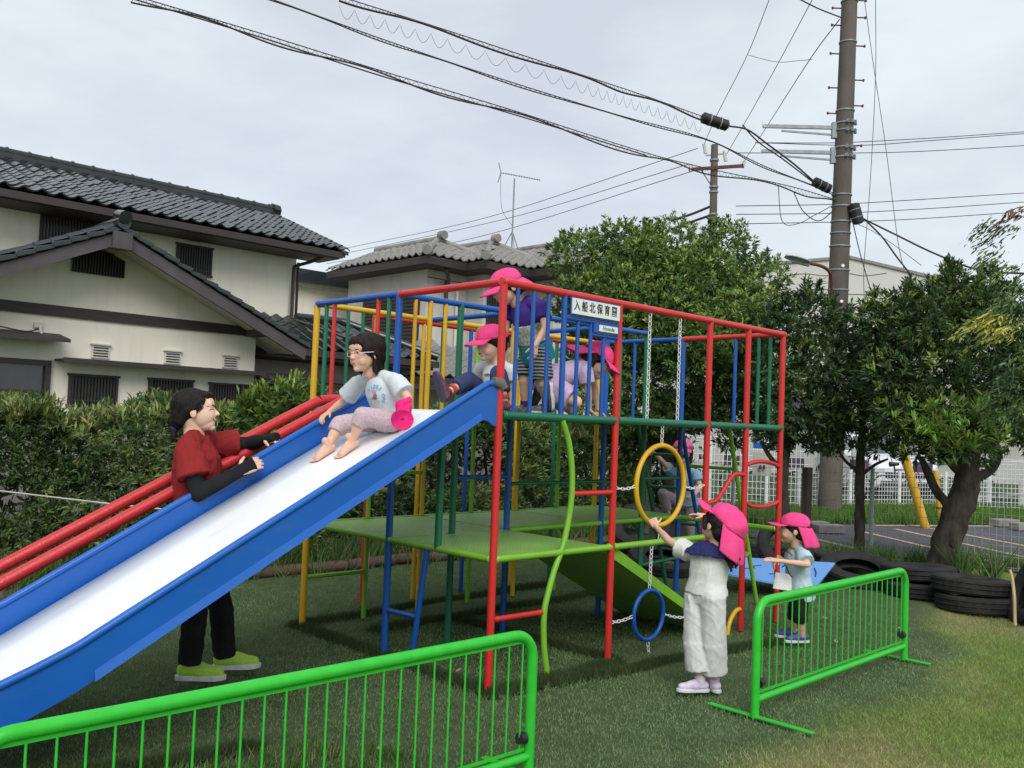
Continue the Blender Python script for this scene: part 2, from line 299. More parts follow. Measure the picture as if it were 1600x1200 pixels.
def npmesh(name, V, F, m, parent=None, tint=None, smooth=False):
    """V (n,3), F (m,k) numpy arrays; tint (n,3) point colour"""
    me = bpy.data.meshes.new(name); k = F.shape[1]
    me.vertices.add(len(V)); me.vertices.foreach_set('co', V.astype(np.float32).ravel())
    me.loops.add(F.size); me.loops.foreach_set('vertex_index', F.astype(np.int32).ravel())
    me.polygons.add(len(F)); me.polygons.foreach_set('loop_start', np.arange(0, F.size, k, dtype=np.int32))
    try: me.polygons.foreach_set('loop_total', np.full(len(F), k, dtype=np.int32))
    except Exception: pass
    me.update(calc_edges=True); me.validate()
    if tint is not None:
        a = me.color_attributes.new('tint', 'FLOAT_COLOR', 'POINT'); c = np.ones((len(V), 4), np.float32); c[:, :3] = tint; a.data.foreach_set('color', c.ravel())
    return link(name, me, m, parent, smooth)

# ================================================================== GROUND
def vnoise(x, y, s, seed=0):
    """cheap smooth 2-D noise from summed sines, about -1..1"""
    r = np.random.default_rng(seed); o = np.zeros_like(x)
    for k in range(7):
        a, b, p = r.normal(0, 1, 3); o += np.sin(x * a * s + y * b * s + p * 9)
    return o / 3.5
def ground_mat():
    m = mat('turf_and_lawn', (0.095, 0.125, 0.060), c2=(0.060, 0.088, 0.042), rough=0.95, scale=6, detail=9, bump=0.6, bscale=180, spec=0.1)
    n = m.node_tree; b = n.nodes['Principled BSDF']; src = b.inputs['Base Color'].links[0].from_socket
    a = n.nodes.new('ShaderNodeAttribute'); a.attribute_name = 'tint'
    mm = n.nodes.new('ShaderNodeMixRGB'); n.links.new(a.outputs['Alpha'], mm.inputs[0])
    n.links.new(src, mm.inputs[1]); n.links.new(a.outputs['Color'], mm.inputs[2]); n.links.new(mm.outputs[0], b.inputs['Base Color'])
    return m
def lawn_edge(x):            # artificial turf ends along this line, live lawn in front of it
    return -1.45 + 0.07 * np.sin(x * 2.3) + 0.05 * np.sin(x * 5.1 + 1) + 0.10 * np.clip(x - 1.5, 0, 3) + 0.55 * np.clip(x - 3.2, 0, 3)
gx = np.linspace(-9, 9, 181); gy = np.linspace(-7, 5.2, 141)
# one ground sheet to the horizon, in rings: near part fine, outside coarse
xs = np.concatenate([[-300, -80, -30], gx, [14, 22, 40, 100, 300]]); ys = np.concatenate([[-300, -60, -20], gy, [8, 14, 30, 100, 300]])
X, Y = np.meshgrid(xs, ys); Z = 0.012 * vnoise(X, Y, 1.1, 3) * (np.abs(X) < 6) * (np.abs(Y) < 4.5)
Z -= 0.012
V = np.stack([X, Y, Z], -1).reshape(-1, 3); nxs = len(xs); idx = np.arange(len(ys) * nxs).reshape(len(ys), nxs)
F = np.stack([idx[:-1, :-1], idx[:-1, 1:], idx[1:, 1:], idx[1:, :-1]], -1).reshape(-1, 4)
g = npmesh('ground', V, F, ground_mat(), None, tint=np.tile(np.array([0.10, 0.12, 0.04]), (len(V), 1)), smooth=True)
x, y = V[:, 0], V[:, 1]
lw = np.clip((lawn_edge(x) - y) / 0.25 + 0.5, 0, 1)
dry = np.clip(vnoise(x, y, 1.8, 5) * 0.5 + 0.10 + 0.5 * np.exp(-((y - lawn_edge(x) + 0.2) / 0.2) ** 2), 0, 1)
c = np.ones((len(V), 4), np.float32)
c[:, :3] = np.array([0.15, 0.21, 0.055]) * (1 - dry)[:, None] + np.array([0.28, 0.25, 0.12]) * dry[:, None]; c[:, 3] = lw * 0.9
g.data.color_attributes['tint'].data.foreach_set('color', c.ravel()); tag(g, kind='structure')

# parking area beyond the boundary fence: asphalt sheet, grass verge
MB().add([(7.55, -14, .004), (40, -14, .004), (40, 1.2, .004), (11.2, 3.2, .004), (8.1, 3.2, .004), (7.55, 3.0, .004)], [(0, 1, 2, 3, 4, 5)]).build('car_park', M['asphalt']); tag(bpy.data.objects['car_park'], kind='structure')
lines = bpy.data.objects
ln = MB()
for (a, b_) in (((7.62, 1.39), (8.46, 2.83)), ((7.75, -.35), (9.85, 2.55)), ((8.9, -.1), (10.7, 2.35)), ((10.3, .35), (11.4, 2.1)), ((7.7, -2.6), (8.9, -.1))):
    ln.beam((a[0], a[1], .008), (b_[0], b_[1], .008), .09, .004)
ln.beam((10.9, 2.75, .009), (13.6, 1.35, .009), .1, .004)
o = ln.build('parking_lines', M['line']); tag(o, kind='structure')
MB().box((12.2, 4.1, -0.02), (60, 4.5, .03)).build('service_road_kerb', M['cblock']); tag(bpy.data.objects['service_road_kerb'], kind='structure')

GR = leafmat('grass_blades', (0.9, 0.9, 0.9), 0.7, 0.3)
def blades(name, xs, ys, h, w, col, lean=0.5, zf=None, parent=None):
    n = len(xs); a = NR.uniform(0, 2 * np.pi, n); la = NR.uniform(0, 2 * np.pi, n); hh = h * NR.uniform(0.55, 1.25, n); ll = lean * NR.uniform(0, 1, n) * hh
    z0 = np.zeros(n) - 0.006 if zf is None else zf
    dx, dy = np.cos(a) * w / 2, np.sin(a) * w / 2
    p0 = np.stack([xs - dx, ys - dy, z0], -1); p1 = np.stack([xs + dx, ys + dy, z0], -1); p2 = np.stack([xs + np.cos(la) * ll, ys + np.sin(la) * ll, z0 + hh], -1)
    V = np.stack([p0, p1, p2], 1).reshape(-1, 3); F = np.arange(3 * n).reshape(n, 3)
    T = np.repeat(col, 3, axis=0)
    return npmesh(name, V, F, GR, parent, tint=T)
# artificial turf pile
def inview(px, py, pad=1.04):
    d0 = px - CAM.x; d1 = py - CAM.y
    dep = d0 * CF.x + d1 * CF.y - CAM.z * CF.z; lat = d0 * CR.x + d1 * CR.y - CAM.z * CR.z
    up = d0 * CU.x + d1 * CU.y - CAM.z * CU.z
    return (dep > 1) & (np.abs(lat / dep) < 0.5634 * pad + .02) & (up / dep > -0.4225 * pad - .02)
n = 760000; bx = NR.uniform(-3.2, 7.6, n); by = NR.uniform(-3.2, 4.0, n)
dd = (bx - CAM.x) * CF.x + (by - CAM.y) * CF.y
keep = inview(bx, by) & (by > lawn_edge(bx) - NR.uniform(-.12, .12, n)) & (NR.uniform(0, 1, n) < np.clip(18 / dd ** 2, .16, 1)) & (by < 3.5 + .02 * bx)
bx, by, dd = bx[keep], by[keep], dd[keep]; n = len(bx)
base = np.array([0.20, 0.325, 0.13]); col = base * NR.uniform(0.55, 1.35, n)[:, None] * (1 + 0.22 * vnoise(bx, by, 1.5, 8))[:, None]
st = NR.uniform(0, 1, n) < (0.035 + 0.05 * np.clip(vnoise(bx, by, 2.5, 15), 0, 1)); col[st] = np.array([0.30, 0.27, 0.16]) * NR.uniform(.5, 1.1, st.sum())[:, None]
ob = blades('artificial_turf_pile', bx, by, 0.015, 0.0038, col, 1.2); tag(ob, 'short dark green artificial turf pile around the climbing frame', 'turf', kind='stuff')
# turf seams: darker, longer tufts along the joints of the strips
sx, sy = [], []
for (a, b_) in (((0, -.04), (0, 1.85)), ((-.05, 1.86), (2.6, 2.0)), ((.3, 1.45), (3.2, 1.5)), ((-.02, -.05), (1.0, -.04)), ((1.0, 1.4), (1.05, 0)), ((.4, -.1), (2.3, -.35)), ((-1.3, .0), (-2.6, .3))):
    k = 9000; t = NR.uniform(0, 1, k); sx.append(a[0] + (b_[0] - a[0]) * t + NR.normal(0, .024, k)); sy.append(a[1] + (b_[1] - a[1]) * t + NR.normal(0, .024, k) + .015 * np.sin(t * 17))
sx = np.concatenate(sx); sy = np.concatenate(sy)
ob = blades('turf_seam_tufts', sx, sy, 0.045, 0.005, np.array([0.075, 0.12, 0.04]) * NR.uniform(.5, 1.3, len(sx))[:, None], 0.7); tag(ob, 'raised dark tufts along the seams of the turf strips under the frame', 'turf', kind='stuff')
# live lawn
n = 620000; bx = NR.uniform(-3.0, 7.4, n); by = NR.uniform(-3.3, 1.6, n); dd = (bx - CAM.x) * CF.x + (by - CAM.y) * CF.y
keep = inview(bx, by) & (by < lawn_edge(bx) + NR.uniform(-.18, .12, n)) & (NR.uniform(0, 1, n) < np.clip(22 / dd ** 2, .35, 1))
bx, by = bx[keep], by[keep]; n = len(bx)
dry = np.clip(vnoise(bx, by, 1.8, 5) * 0.9 + 0.12 + 0.6 * np.exp(-((by - lawn_edge(bx) + 0.2) / 0.2) ** 2), 0, 1)
isd = NR.uniform(0, 1, n) < dry * 0.55 + 0.07
col = np.array([0.26, 0.38, 0.085]) * NR.uniform(0.5, 1.4, n)[:, None]; col[isd] = np.array([0.48, 0.43, 0.22]) * NR.uniform(.5, 1.2, isd.sum())[:, None]
ob = blades('lawn_grass', bx, by, 0.023, 0.0040, col, 1.6); tag(ob, 'patchy green and straw coloured lawn in the foreground', 'grass', kind='stuff')
# clover and weeds in front of the left barrier, long grass under the hedge and by the tyres
def tufts(name, cx, cy, n, spread, h, w, col, label, lean=0.8):
    k = len(cx); bx = np.repeat(cx, n) + NR.normal(0, spread, k * n); by = np.repeat(cy, n) + NR.normal(0, spread, k * n)
    c = np.array(col) * NR.uniform(.45, 1.5, k * n)[:, None]
    s = NR.uniform(0, 1, k * n) < .08; c[s] = np.array([.34, .30, .16])
    o = blades(name, bx, by, h, w, c, lean); tag(o, label, 'grass', kind='stuff'); return o
cx = NR.uniform(-2.2, -.9, 90); cy = NR.uniform(-.85, -.05, 90)
m_ = vnoise(cx, cy, 4, 2) > .1; tufts('weed_patch', cx[m_], cy[m_], 60, .04, .05, .006, (.11, .20, .05), 'leafy weeds growing through the turf behind the left barrier')
cx = NR.uniform(-2.5, 5.5, 700); tufts('long_grass_under_hedge', cx, 3.85 + NR.normal(0, .17, 700), 16, .05, .30, .011, (.10, .19, .045), 'long green and straw grass at the foot of the hedge', 1.0)
cx = NR.uniform(6.0, 8.0, 160); tufts('grass_behind_tyres', cx, 1.9 - (cx - 6) * 1.1 + NR.normal(0, .25, 160), 16, .05, .20, .010, (.10, .20, .04), 'long green blades of grass behind the row of tyres', 1.0)
cx = np.concatenate([6.76 + NR.normal(0, .05, 7), 6.82 + NR.normal(0, .06, 7)]); cy = np.concatenate([.03 + NR.normal(0, .04, 7), -.24 + NR.normal(0, .05, 7)])
tufts('sedge_clump', cx, cy, 12, .03, .38, .016, (.10, .20, .05), 'tall dark sedge clump right of the thick tree trunk', .9)
n = 60000; bx = NR.uniform(9.3, 17, n); by = NR.uniform(0, 6.5, n); ok = (by > 2.5 - (bx - 11.4) * .52 + .15) & (by < 4.75 - (bx - 13) * .30)
tt = blades('verge_grass', bx[ok], by[ok], .17, .02, np.array([.13, .26, .035]) * NR.uniform(.5, 1.35, ok.sum())[:, None], .8); tag(tt, 'bright green grass verge beyond the car park', 'grass', kind='stuff')
# fallen leaves, each one countable
lm = MB().grid(lambda a, b: (math.sin(a * 3.14) ** .8 * (b - .5) * .026, (a - .5) * .06, .004 + .006 * math.sin(a * 3.14) * (1 - (2 * b - 1) ** 2)), 5, 2).mesh('fallen_leaf'); lm.materials.append(M['leaf_straw']); lm.shade_smooth()
for k, (lx, ly, lab) in enumerate(((2.05, -.98, 'curled straw leaf in front of the small boy'), (2.62, -.62, 'pale dry leaf on the turf behind the middle of the right barrier'), (2.25, -1.0, 'dry leaf lying nearest the small boy\'s shoes'), (3.45, -.72, 'dry leaf on the turf in front of the tyres'), (-1.75, -.4, 'pale leaf on the turf between the slide and left barrier'), (-.95, -.35, 'straw leaf seen through the bars right of the weeds'), (3.3, -.2, 'small leaf below the blue sheet'), (.1, .35, 'pale scrap leaf under the lime platform'))):
    o = bpy.data.objects.new('fallen_leaf', lm); COL.objects.link(o); o.location = (lx, ly, .016); o.rotation_euler = (R0.uniform(-.2, .2), R0.uniform(-.2, .2), R0.uniform(0, 6)); tag(o, lab, 'leaf', 'dry leaves fallen on the turf')

# log edging in front of the hedge
for i in range(6):
    a = -2.2 + i * 1.25; tubeobj('log_edging', [(a + .01, 3.56 + .04 * math.sin(i), .035), (a + .62, 3.58 + .03 * math.cos(i * 2), .04), (a + 1.24, 3.56 + .04 * math.sin(i + 1), .035)], .05, M['log'])
    tag(bpy.data.objects['log_edging' + ('.%03d' % i if i else '')], 'brown log edging the bed, number %d log from the left' % (i + 1) if False else ['brown edging log behind the red handrails', 'brown edging log behind the woman', 'brown edging log left of the yellow corner post', 'brown edging log between the yellow post and green board', 'brown edging log seen under the lime platform', 'brown edging log behind the ramp'][i], 'edging log', 'logs edging the hedge bed')

# ================================================================== CLIMBING FRAME
T, D, MZ = 2.142, 1.449, .682
U = (0, .49, .97, 1.46, 1.95, 2.44, 2.93); V_ = (0, .45, .9, 1.35, 1.8)
PF = thing('climbing_frame', 'multicoloured steel climbing frame with blue and white slide and lime platforms', 'climbing frame', (1.4, .9, 0))
def post(u, v, z0, z1, m, r=.021): return tubeobj('post', [(u, v, z0), (u, v, z1)], r, M[m], PF, 14)
for a in ((0,0,0,T,'red'), (0,.9,0,T,'blue'), (0,1.8,0,T,'yellow'), (.97,0,0,T,'red'), (1.95,0,0,T,'red'), (2.44,0,0,T,'red'), (2.93,0,0,T,'red'),
          (.97,.9,0,T,'yellow'), (2.93,.9,0,T,'blue'), (2.44,.9,0,T,'green'), (.49,.9,0,T,'green'), (1.95,.9,0,T,'blue'), (2.93,1.8,0,T,'yellow'),
          (.49,1.8,0,T,'lime'), (.97,1.8,0,T,'yellow'), (1.46,1.8,0,T,'lime'), (1.95,1.8,0,T,'yellow'), (2.44,1.8,0,T,'lime'), (0,.45,MZ,D,'green')):
    if a[:2] == (.97, .9): post(.97, .9, 0, D, 'blue'); post(.97, .9, D, T, 'yellow', .016); continue
    post(*a[:4], a[4], .021 if a[1] in (0, .9) or a[0] in (0, 2.93) else .017)
for a in ((.72,2.15,0,2.16,'red'), (1.2,2.15,0,2.16,'yellow'), (1.7,2.15,0,2.16,'blue'), (2.27,2.15,0,2.16,'yellow'), (2.75,2.15,0,2.16,'green')): post(*a, .017)
def beads(o, p, q, r, m):
    p = Vector(p); q = Vector(q); d = (q - p).normalized()
    for e, s in ((p, 1), (q, -1)): MB().tube([e + d * s * .017, e + d * s * .021, e + d * s * .027, e + d * s * .031], [r * 1.02, r * 1.17, r * 1.15, r * 1.02], 12).build('weld_bead', M[m], o, True)
def rail(p, q, m, r=.019):
    o = tubeobj('rail', [p, q], r, M[m], PF, 14); beads(o, p, q, r, m); return o
rail((0,0,T),(0,.9,T),'red',.0205); rail((0,.9,T),(0,1.8,T),'blue',.0205)
rail((-.02,0,T),(2.95,0,T),'red',.022); rail((2.93,0,T),(2.93,.9,T),'red',.0205); rail((2.93,.9,T),(2.93,1.8,T),'blue')
rail((0,.9,T-.002),(2.44,.9,T-.002),'blue'); rail((0,1.8,T),(2.93,1.8,T),'yellow'); rail((.97,.9,T-.004),(.97,1.8,T-.004),'blue'); rail((1.95,.9,T-.004),(1.95,1.8,T-.004),'blue')
rail((.72,2.15,2.16),(2.75,2.15,2.16),'red'); rail((.72,2.15,2.15),(.72,1.8,2.15),'red',.015); rail((2.75,2.15,2.15),(2.75,1.8,2.15),'red',.015)
for x0, x1 in ((.02,.955),(.985,1.93),(1.965,2.93)): rail((x0,0,D-.012),(x1,0,D-.012),'green',.0225)
for p, q in (((0,0,D-.013),(0,1.8,D-.013)), ((2.93,0,D-.013),(2.93,1.8,D-.013)), ((0,.9,D-.016),(2.93,.9,D-.016)), ((0,1.8,D-.013),(2.93,1.8,D-.013))): rail(p, q, 'green', .020)
# deck plates (dark underside)
for (a, b_, c, d_) in ((.015,.02,.96,.885), (.985,.02,1.94,.885), (1.96,.02,2.915,.885), (.015,.915,.96,1.785), (.985,.915,1.94,1.785), (1.96,.915,2.915,1.785)):
    MB().box((a, b_, D-.012), (c, d_, D-.002)).build('deck_panel', M['green'], PF)
# balusters
def bal(u, v, z0, z1, m, r=.012): return tubeobj('baluster', [(u, v, z0), (u, v, z1)], r, M[m], PF, 10)
for u in (.106,.228,.349): bal(u,0,D,T,'blue')
bal(.48,0,D,T,'blue',.0165); bal(.599,0,D,2.0,'blue'); bal(.712,0,D,2.0,'blue'); bal(.83,0,D,1.93,'blue')
rail((.49,0,2.005),(.96,0,2.005),'blue',.0155); rail((.712,0,1.93),(.96,0,1.93),'blue',.0145)
for v, c in ((1.684,'green'),(1.59,'red'),(1.11,'red'),(1.0,'green')): bal(0,v,D,T,c,.014)
for u, c in ((.25,'green'),(.373,'green')): bal(u,1.8,D,T,c,.013)
for u, c, r in ((.124,'yellow',.013),(.24,'yellow',.0165),(.364,'yellow',.013)): bal(u,.9,D,T,c,r)
for v, c in ((.406,'blue'),(.203,'green'),(.105,'green'),(1.55,'green'),(1.40,'blue')): bal(2.93,v,D,T,c,.014)
for u in (1.1,1.28,2.12,2.3,2.62,2.78): bal(u,1.8,D,T,'green' if u < 2 else 'blue',.011)
# sign boards
sb = MB().box((.512,-.034,2.030),(.934,-.026,2.119)).build('sign_board', M['sign'], PF); MB().box((.505,-.025,2.022),(.94,-.019,2.126)).build('sign_back', M['blue'], sb)
sb2 = MB().box((.757,-.030,1.953),(.925,-.024,1.990)).build('maker_plate', M['sign'], PF); MB().box((.715,-.023,1.945),(.945,-.018,1.998)).build('plate_back', M['blue'], sb2)
def text(body, size, loc, rot, m, parent, name='lettering', ext=.0008, off=.0, sx=1.0, align='CENTER', shear=0):
    cu = bpy.data.curves.new(name, 'FONT'); cu.body = body; cu.size = size; cu.align_x = align; cu.align_y = 'CENTER'; cu.extrude = ext; cu.offset = off; cu.shear = shear
    cu.resolution_u = 2
    t = bpy.data.objects.new('t', cu); COL.objects.link(t); bpy.context.view_layer.update()
    me = bpy.data.meshes.new_from_object(t.evaluated_get(bpy.context.evaluated_depsgraph_get())); bpy.data.objects.remove(t)
    Mx = Matrix.Translation(loc) @ (rot if isinstance(rot, Matrix) else Matrix(rot)).to_4x4() @ Matrix.Diagonal((sx, 1, 1, 1))
    me.transform(Mx); return link(name, me, m, parent, False)
ROTF = Matrix.Rotation(math.radians(90), 3, 'X')
for i, ch in enumerate('入船北保育園'):
    text(ch, .063, Vector((.548 + i * .0665, -.0352, 2.0755)), ROTF, M['ink'], sb, off=.0009, sx=.82, name='lettering')
text('Hosoda.', .033, Vector((.84, -.0312, 1.9725)), ROTF, M['gink'], sb2, off=.0003, sx=1.05, shear=.15)
# lime platform: L shaped, chequer plate
for (a, b_, c, d_) in ((.012,.02,.955,.885), (.012,.915,.955,1.785), (.985,.915,1.94,1.785), (1.96,.915,2.915,1.785)):
    MB().box((a, b_, MZ-.012), (c, d_, MZ+.006)).build('platform_panel', M['plate'], PF)
for p, q in (((0,0,MZ),(0,1.8,MZ)), ((0,0,MZ),(.97,0,MZ)), ((.985,0,MZ),(2.40,0,MZ)), ((.97,.9,MZ),(2.93,.9,MZ)), ((0,1.8,MZ-.004),(2.93,1.8,MZ-.004)), ((2.93,0,MZ),(2.93,.9,MZ)), ((2.93,.9,MZ-.002),(2.93,1.8,MZ-.002)), ((2.44,0,MZ-.002),(2.46,.02,MZ))):
    rail(p, q, 'lime', .0195)
# ramp from the platform down to the turf
rp = MB().prism([(.975,.04,.665),(2.22,.04,.012),(2.22,.04,-.01),(.975,.04,.64)], (0,.82,0)).build('ramp', M['plate'], PF)
for v in (.012,.862): MB().prism([(.975,v,.70),(2.27,v,.02),(2.22,v,-.01),(.975,v,.625)], (0,.026,0)).build('ramp_side', M['lime'], rp)
# curved and cross ladders
cv = bez([(.49,0,1.43),(.553,0,1.305),(.588,0,1.16),(.596,0,1.032),(.585,0,.906),(.541,0,.728),(.474,0,.59),(.425,0,.454),(.402,0,.352),(.412,0,.175),(.452,0,-.01)], 4)
tubeobj('curved_stile', [(p.x, -.002, p.z) for p in cv], .0175, M['lime'], PF)
def rung(p, q, m, r=.015):
    o = tubeobj('rung', [p, q], r, M[m], PF, 12); beads(o, p, q, r, m); return o
rung((.02,0,.37),(.385,0,.365),'red'); rung((.60,0,1.008),(.95,0,1.008),'red')
tubeobj('slanted_stile', [(0,.542,.67),(0,.645,0)], .017, M['blue'], PF); rung((0,.88,.27),(0,.61,.277),'blue')
rung((.50,.9,1.04),(.96,.9,1.04),'blue',.014); rung((0,.92,.968),(0,1.78,.968),'yellow'); rung((.51,1.8,1.008),(.96,1.8,1.008),'lime',.014); rung((.01,1.8,.324),(.48,1.8,.322),'lime',.014)
rung((.985,.9,.99),(1.94,.9,.99),'green',.013); rung((2.44,.9,1.0),(2.93,.9,1.0),'green',.013)
# slanted end ladder towards the trees
def st(v, z): return (2.93 + .5 * (1 - z / 1.45), v, z)
for v, c in ((.45,'lime'),(.9,'blue'),(1.35,'green')): tubeobj('slanted_stile', [st(v,1.44), st(v,-.01)], .0175, M[c], PF)
for z in (1.10,): rung(st(.45,z), st(.9,z), 'lime', .0135)
for z in (1.18,.90,.60,.38): rung(st(.9,z), st(1.35,z), 'green', .0135)
rung(st(.45,.42), (2.93,.9,.42), 'lime', .0135); rung(st(.45,.42), (2.5,.03,.5), 'lime', .0135); rung((2.93,.9,.35), (2.44,.9,.33), 'green', .0135)
# red bows and yellow bow on the front
def bow(name, pts, m, r=.0155): return tubeobj(name, bez(pts, 6), r, M[m], PF)
bow('bow', [(2.44,0,1.157),(2.53,0,1.178),(2.667,0,1.188),(2.83,0,1.172),(2.93,0,1.145)], 'red'); bow('bow', [(2.44,0,.905),(2.53,0,.872),(2.684,0,.858),(2.83,0,.868),(2.93,0,.892)], 'red')
bow('bow', [(2.44,0,1.093),(2.33,0,1.10),(2.26,0,1.075),(2.152,0,.974),(2.08,0,.925),(1.95,0,.905)], 'red'); bow('bow', [(2.44,0,.15),(2.37,0,.14),(2.30,0,.075),(2.27,0,-.02)], 'yellow')
# slide
def zr(u):   # height of the rim top along the slide
    if u > -.085: return 1.599 + (u + .085) * .02
    if u > -2.06: return 1.645 + u * .541
    t = (-2.06 - u); return .5305 - .45 * t + .20 * t * t if t < 1.1 else .5305 - .45*1.1 + .2*1.21
us = [0, -.04, -.085, -.133, -.17, -.22, -.3, -.6, -1.0, -1.4, -1.8, -2.0, -2.06, -2.12, -2.2, -2.3, -2.4, -2.5, -2.6, -2.7, -2.8, -2.9, -3.0, -3.1]
def pdrop(u): return .225 if u > -.03 else (.168 + .057 * (u + .133) / .103 if u > -.133 else .165)
def zb(u): return 1.452 if u > -.03 else min(1.452, zr(u) - .127)
bed = MB().grid(lambda a, b: (us[round(b * (len(us) - 1))], .025 + a * .85, zb(us[round(b * (len(us) - 1))])), 4, len(us) - 1).build('slide_bed', M['slide_white'], PF, True, solid=.006)
for v, sg in ((0, -1), (.9, 1)):
    sp = MB().grid(lambda a, b: (us[round(b * (len(us) - 1))], v, zr(us[round(b * (len(us) - 1))]) - a * pdrop(us[round(b * (len(us) - 1))])), 1, len(us) - 1).build('side_panel', M['slide_blue'], bed, False, solid=.012)
    tubeobj('rim', [(u + (.0 if u < 0 else .0), v, zr(u)) for u in us], .0165, M['slide_blue'], sp, 10)
    fl = [u for u in us if -2.0 <= u <= -.133] + []
    MB().grid(lambda a, b: (fl[round(b * (len(fl) - 1))], v + sg * (.004 + a * .012), zr(fl[round(b * (len(fl) - 1))]) - .130 - .038 * a), 1, len(fl) - 1).build('flange', M['slide_blue'], sp, False, solid=.012)
MB().grid(lambda a, b: (us[round(b * (len(us) - 1))], .02 + a * .86, zb(us[round(b * (len(us) - 1))]) - .03), 2, len(us) - 1).build('slide_underside', M['slide_blue'], bed, True)
tubeobj('grip_wrap', [(-.05, 0, 1.612), (.0, -.012, 1.60), (.012, -.02, 1.575)], [.026, .03, .024], mat('old_grey_tape', (.13, .13, .11), rough=.8), PF, 10)
# stairway with red handrails on the far side of the slide
def zs(u): return 1.505 + (u + .25) * .49
for v in (1.14, 1.40):
    hr = tubeobj('handrail', bez([(0.02, v, 1.502), (-.10, v, 1.502), (-.20, v, 1.487), (-.32, v, 1.432), (-1.3, v, 1.594 - 1.3 * .507), (-2.6, v, 1.594 - 2.6 * .507)], 5), .031, M['rail_red'], PF, 14)
    tubeobj('stair_stringer', [(0, v, 1.30), (-.15, v, 1.16), (-2.35, v, .0)], .02, M['red'], PF)
    tubeobj('handrail_support', [(-2.45, v, .35), (-2.45, v, 0)], .018, M['red'], hr)
for i in range(7):
    u = -.25 - i * .34; MB().box((u - .06, 1.16, 1.22 + u * .53 - .012), (u + .10, 1.38, 1.22 + u * .53 + .012)).build('stair_tread', M['green'], PF)
# rings on chains
def chain(mb, p, q, sag=0):
    p = Vector(p); q = Vector(q); L = (q - p).length; n = max(3, round(L / .0285)); d = (q - p) / n
    for i in range(n):
        def P(t): w = p + (q - p) * t; return w - Vector((0, 0, sag * 4 * t * (1 - t)))
        c = P((i + .5) / n); ax = (P((i + 1) / n) - P(i / n)).normalized(); s = ax.cross(Vector((0, 0, 1)) if abs(ax.z) < .9 else Vector((0, 1, 0))).normalized(); t2 = ax.cross(s)
        s = (s + t2 * .35).normalized() if i % 2 else (t2 + s * .35).normalized()
        hl, hw = .0155, .0075
        ring = [c + ax * (hl * x_) + s * (hw * y_) for x_, y_ in ((1,.45),(1,-.45),(.55,-1),(-.55,-1),(-1,-.45),(-1,.45),(-.55,1),(.55,1))]
        mb.tube(ring, .0031, 5, closed=True)
def chainobj(p, q, parent, sag=0):
    mb = MB(); chain(mb, p, q, sag); return mb.build('chain', M['chain'], parent, True)
def ringthing(name, label, c, r, rr, m, tilt, chains):
    t = thing(name, label, 'ring', c); Rm = Matrix.Rotation(tilt, 3, 'X')
    pts = [Vector(c) + Rm @ Vector((math.cos(a) * r, 0, math.sin(a) * r)) for a in [2 * math.pi * k / 48 for k in range(48)]]
    tubeobj('ring', pts, rr, M[m], t, 12, closed=True)
    for a, b_, s in chains: chainobj(a, b_, t, s)
ringthing('hanging_ring', 'large yellow ring hung on white chains under the green deck', (1.443,0,1.04), .252, .0165, 'yellow', 0,
    [((1.441,0,1.43),(1.441,0,1.305),0), ((.99,0,1.035),(1.185,0,1.04),.012), ((1.70,0,1.03),(1.93,0,1.035),.02), ((1.443,0,.775),(1.45,0,.70),0)])
ringthing('hanging_ring', 'small dark blue ring hung on white chains below the platform rail', (1.36,0,.235), .152, .0145, 'blue', 0,
    [((1.37,0,.665),(1.36,0,.392),0), ((.99,0,.235),(1.20,0,.245),.008), ((1.515,0,.225),(1.93,0,.185),.03), ((1.36,0,.07),(1.375,0,-.02),0)])
for u, lab in ((1.277,'white chain hanging from the red top rail, nearer the sign board'),(1.60,'white chain hanging from the red top rail, nearer the middle red post')):
    mb = MB(); chain(mb, (u,0,2.12),(u,0,D)); tag(mb.build('barrier_chain', M['chain'], None, True), lab, 'chain', 'upright chains between deck and top rail')
# wooden-green post seats at slab: grey glove on the slide edge is part of grip wrap

# ================================================================== GREEN BARRIERS
def barrier(x0, x1, y, h, label, nb, feet, skew=0):
    t = thing('crowd_barrier', label, 'barrier', ((x0 + x1) / 2, y, 0), 'green tube barriers in front of the climbing frame'); r = .10
    yy = lambda x: y + skew * (x - x0)
    pts = [(x0, yy(x0), 0.0), (x0, yy(x0), h - r)] + [(x0 + r - r * math.cos(a), yy(x0), h - r + r * math.sin(a)) for a in [math.pi / 2 * k / 8 for k in range(1, 9)]]
    pts += [(x1 - r + r * math.sin(a), yy(x1), h - r + r * math.cos(a)) for a in [math.pi / 2 * k / 8 for k in range(0, 9)]] + [(x1, yy(x1), 0.0)]
    tubeobj('frame', pts, .0212, M['barrier'], t, 16)
    tubeobj('bottom_rail', [(x0, yy(x0), .085), (x1, yy(x1), .085)], .0175, M['barrier'], t)
    MB().beam((x0 + .06, yy(x0), h - .028), (x1 - .06, yy(x1), h - .028), .005, .012).build('top_strip', M['barrier'], t)
    MB().beam((x0 + .03, yy(x0), .118), (x1 - .03, yy(x1), .118), .005, .012).build('bottom_strip', M['barrier'], t)
    for i in range(nb):
        x = x0 + (x1 - x0) * (i + .75) / (nb + .5); tubeobj('bar', [(x, yy(x), .118), (x, yy(x), h - .028)], .0037, M['barrier'], t, 6)
    for x, s in ((x0, 1), (x1, -1)):
        MB().box((x - .017, yy(x) - (.31 if s > 0 else .16), .002), (x + .017, yy(x) + .26, .010)).build('foot_bar', M['barrier'], t, bevel=.002)
        MB().tube([(x + s * .03, yy(x), .16), (x + s * .06, yy(x), .165)], [.024, .022], 12).build('knob', M['black'], t, True)
barrier(.767, 2.588, -1.10, .565, 'bright green tube barrier standing in front of the small boy', 24, 1, .008)
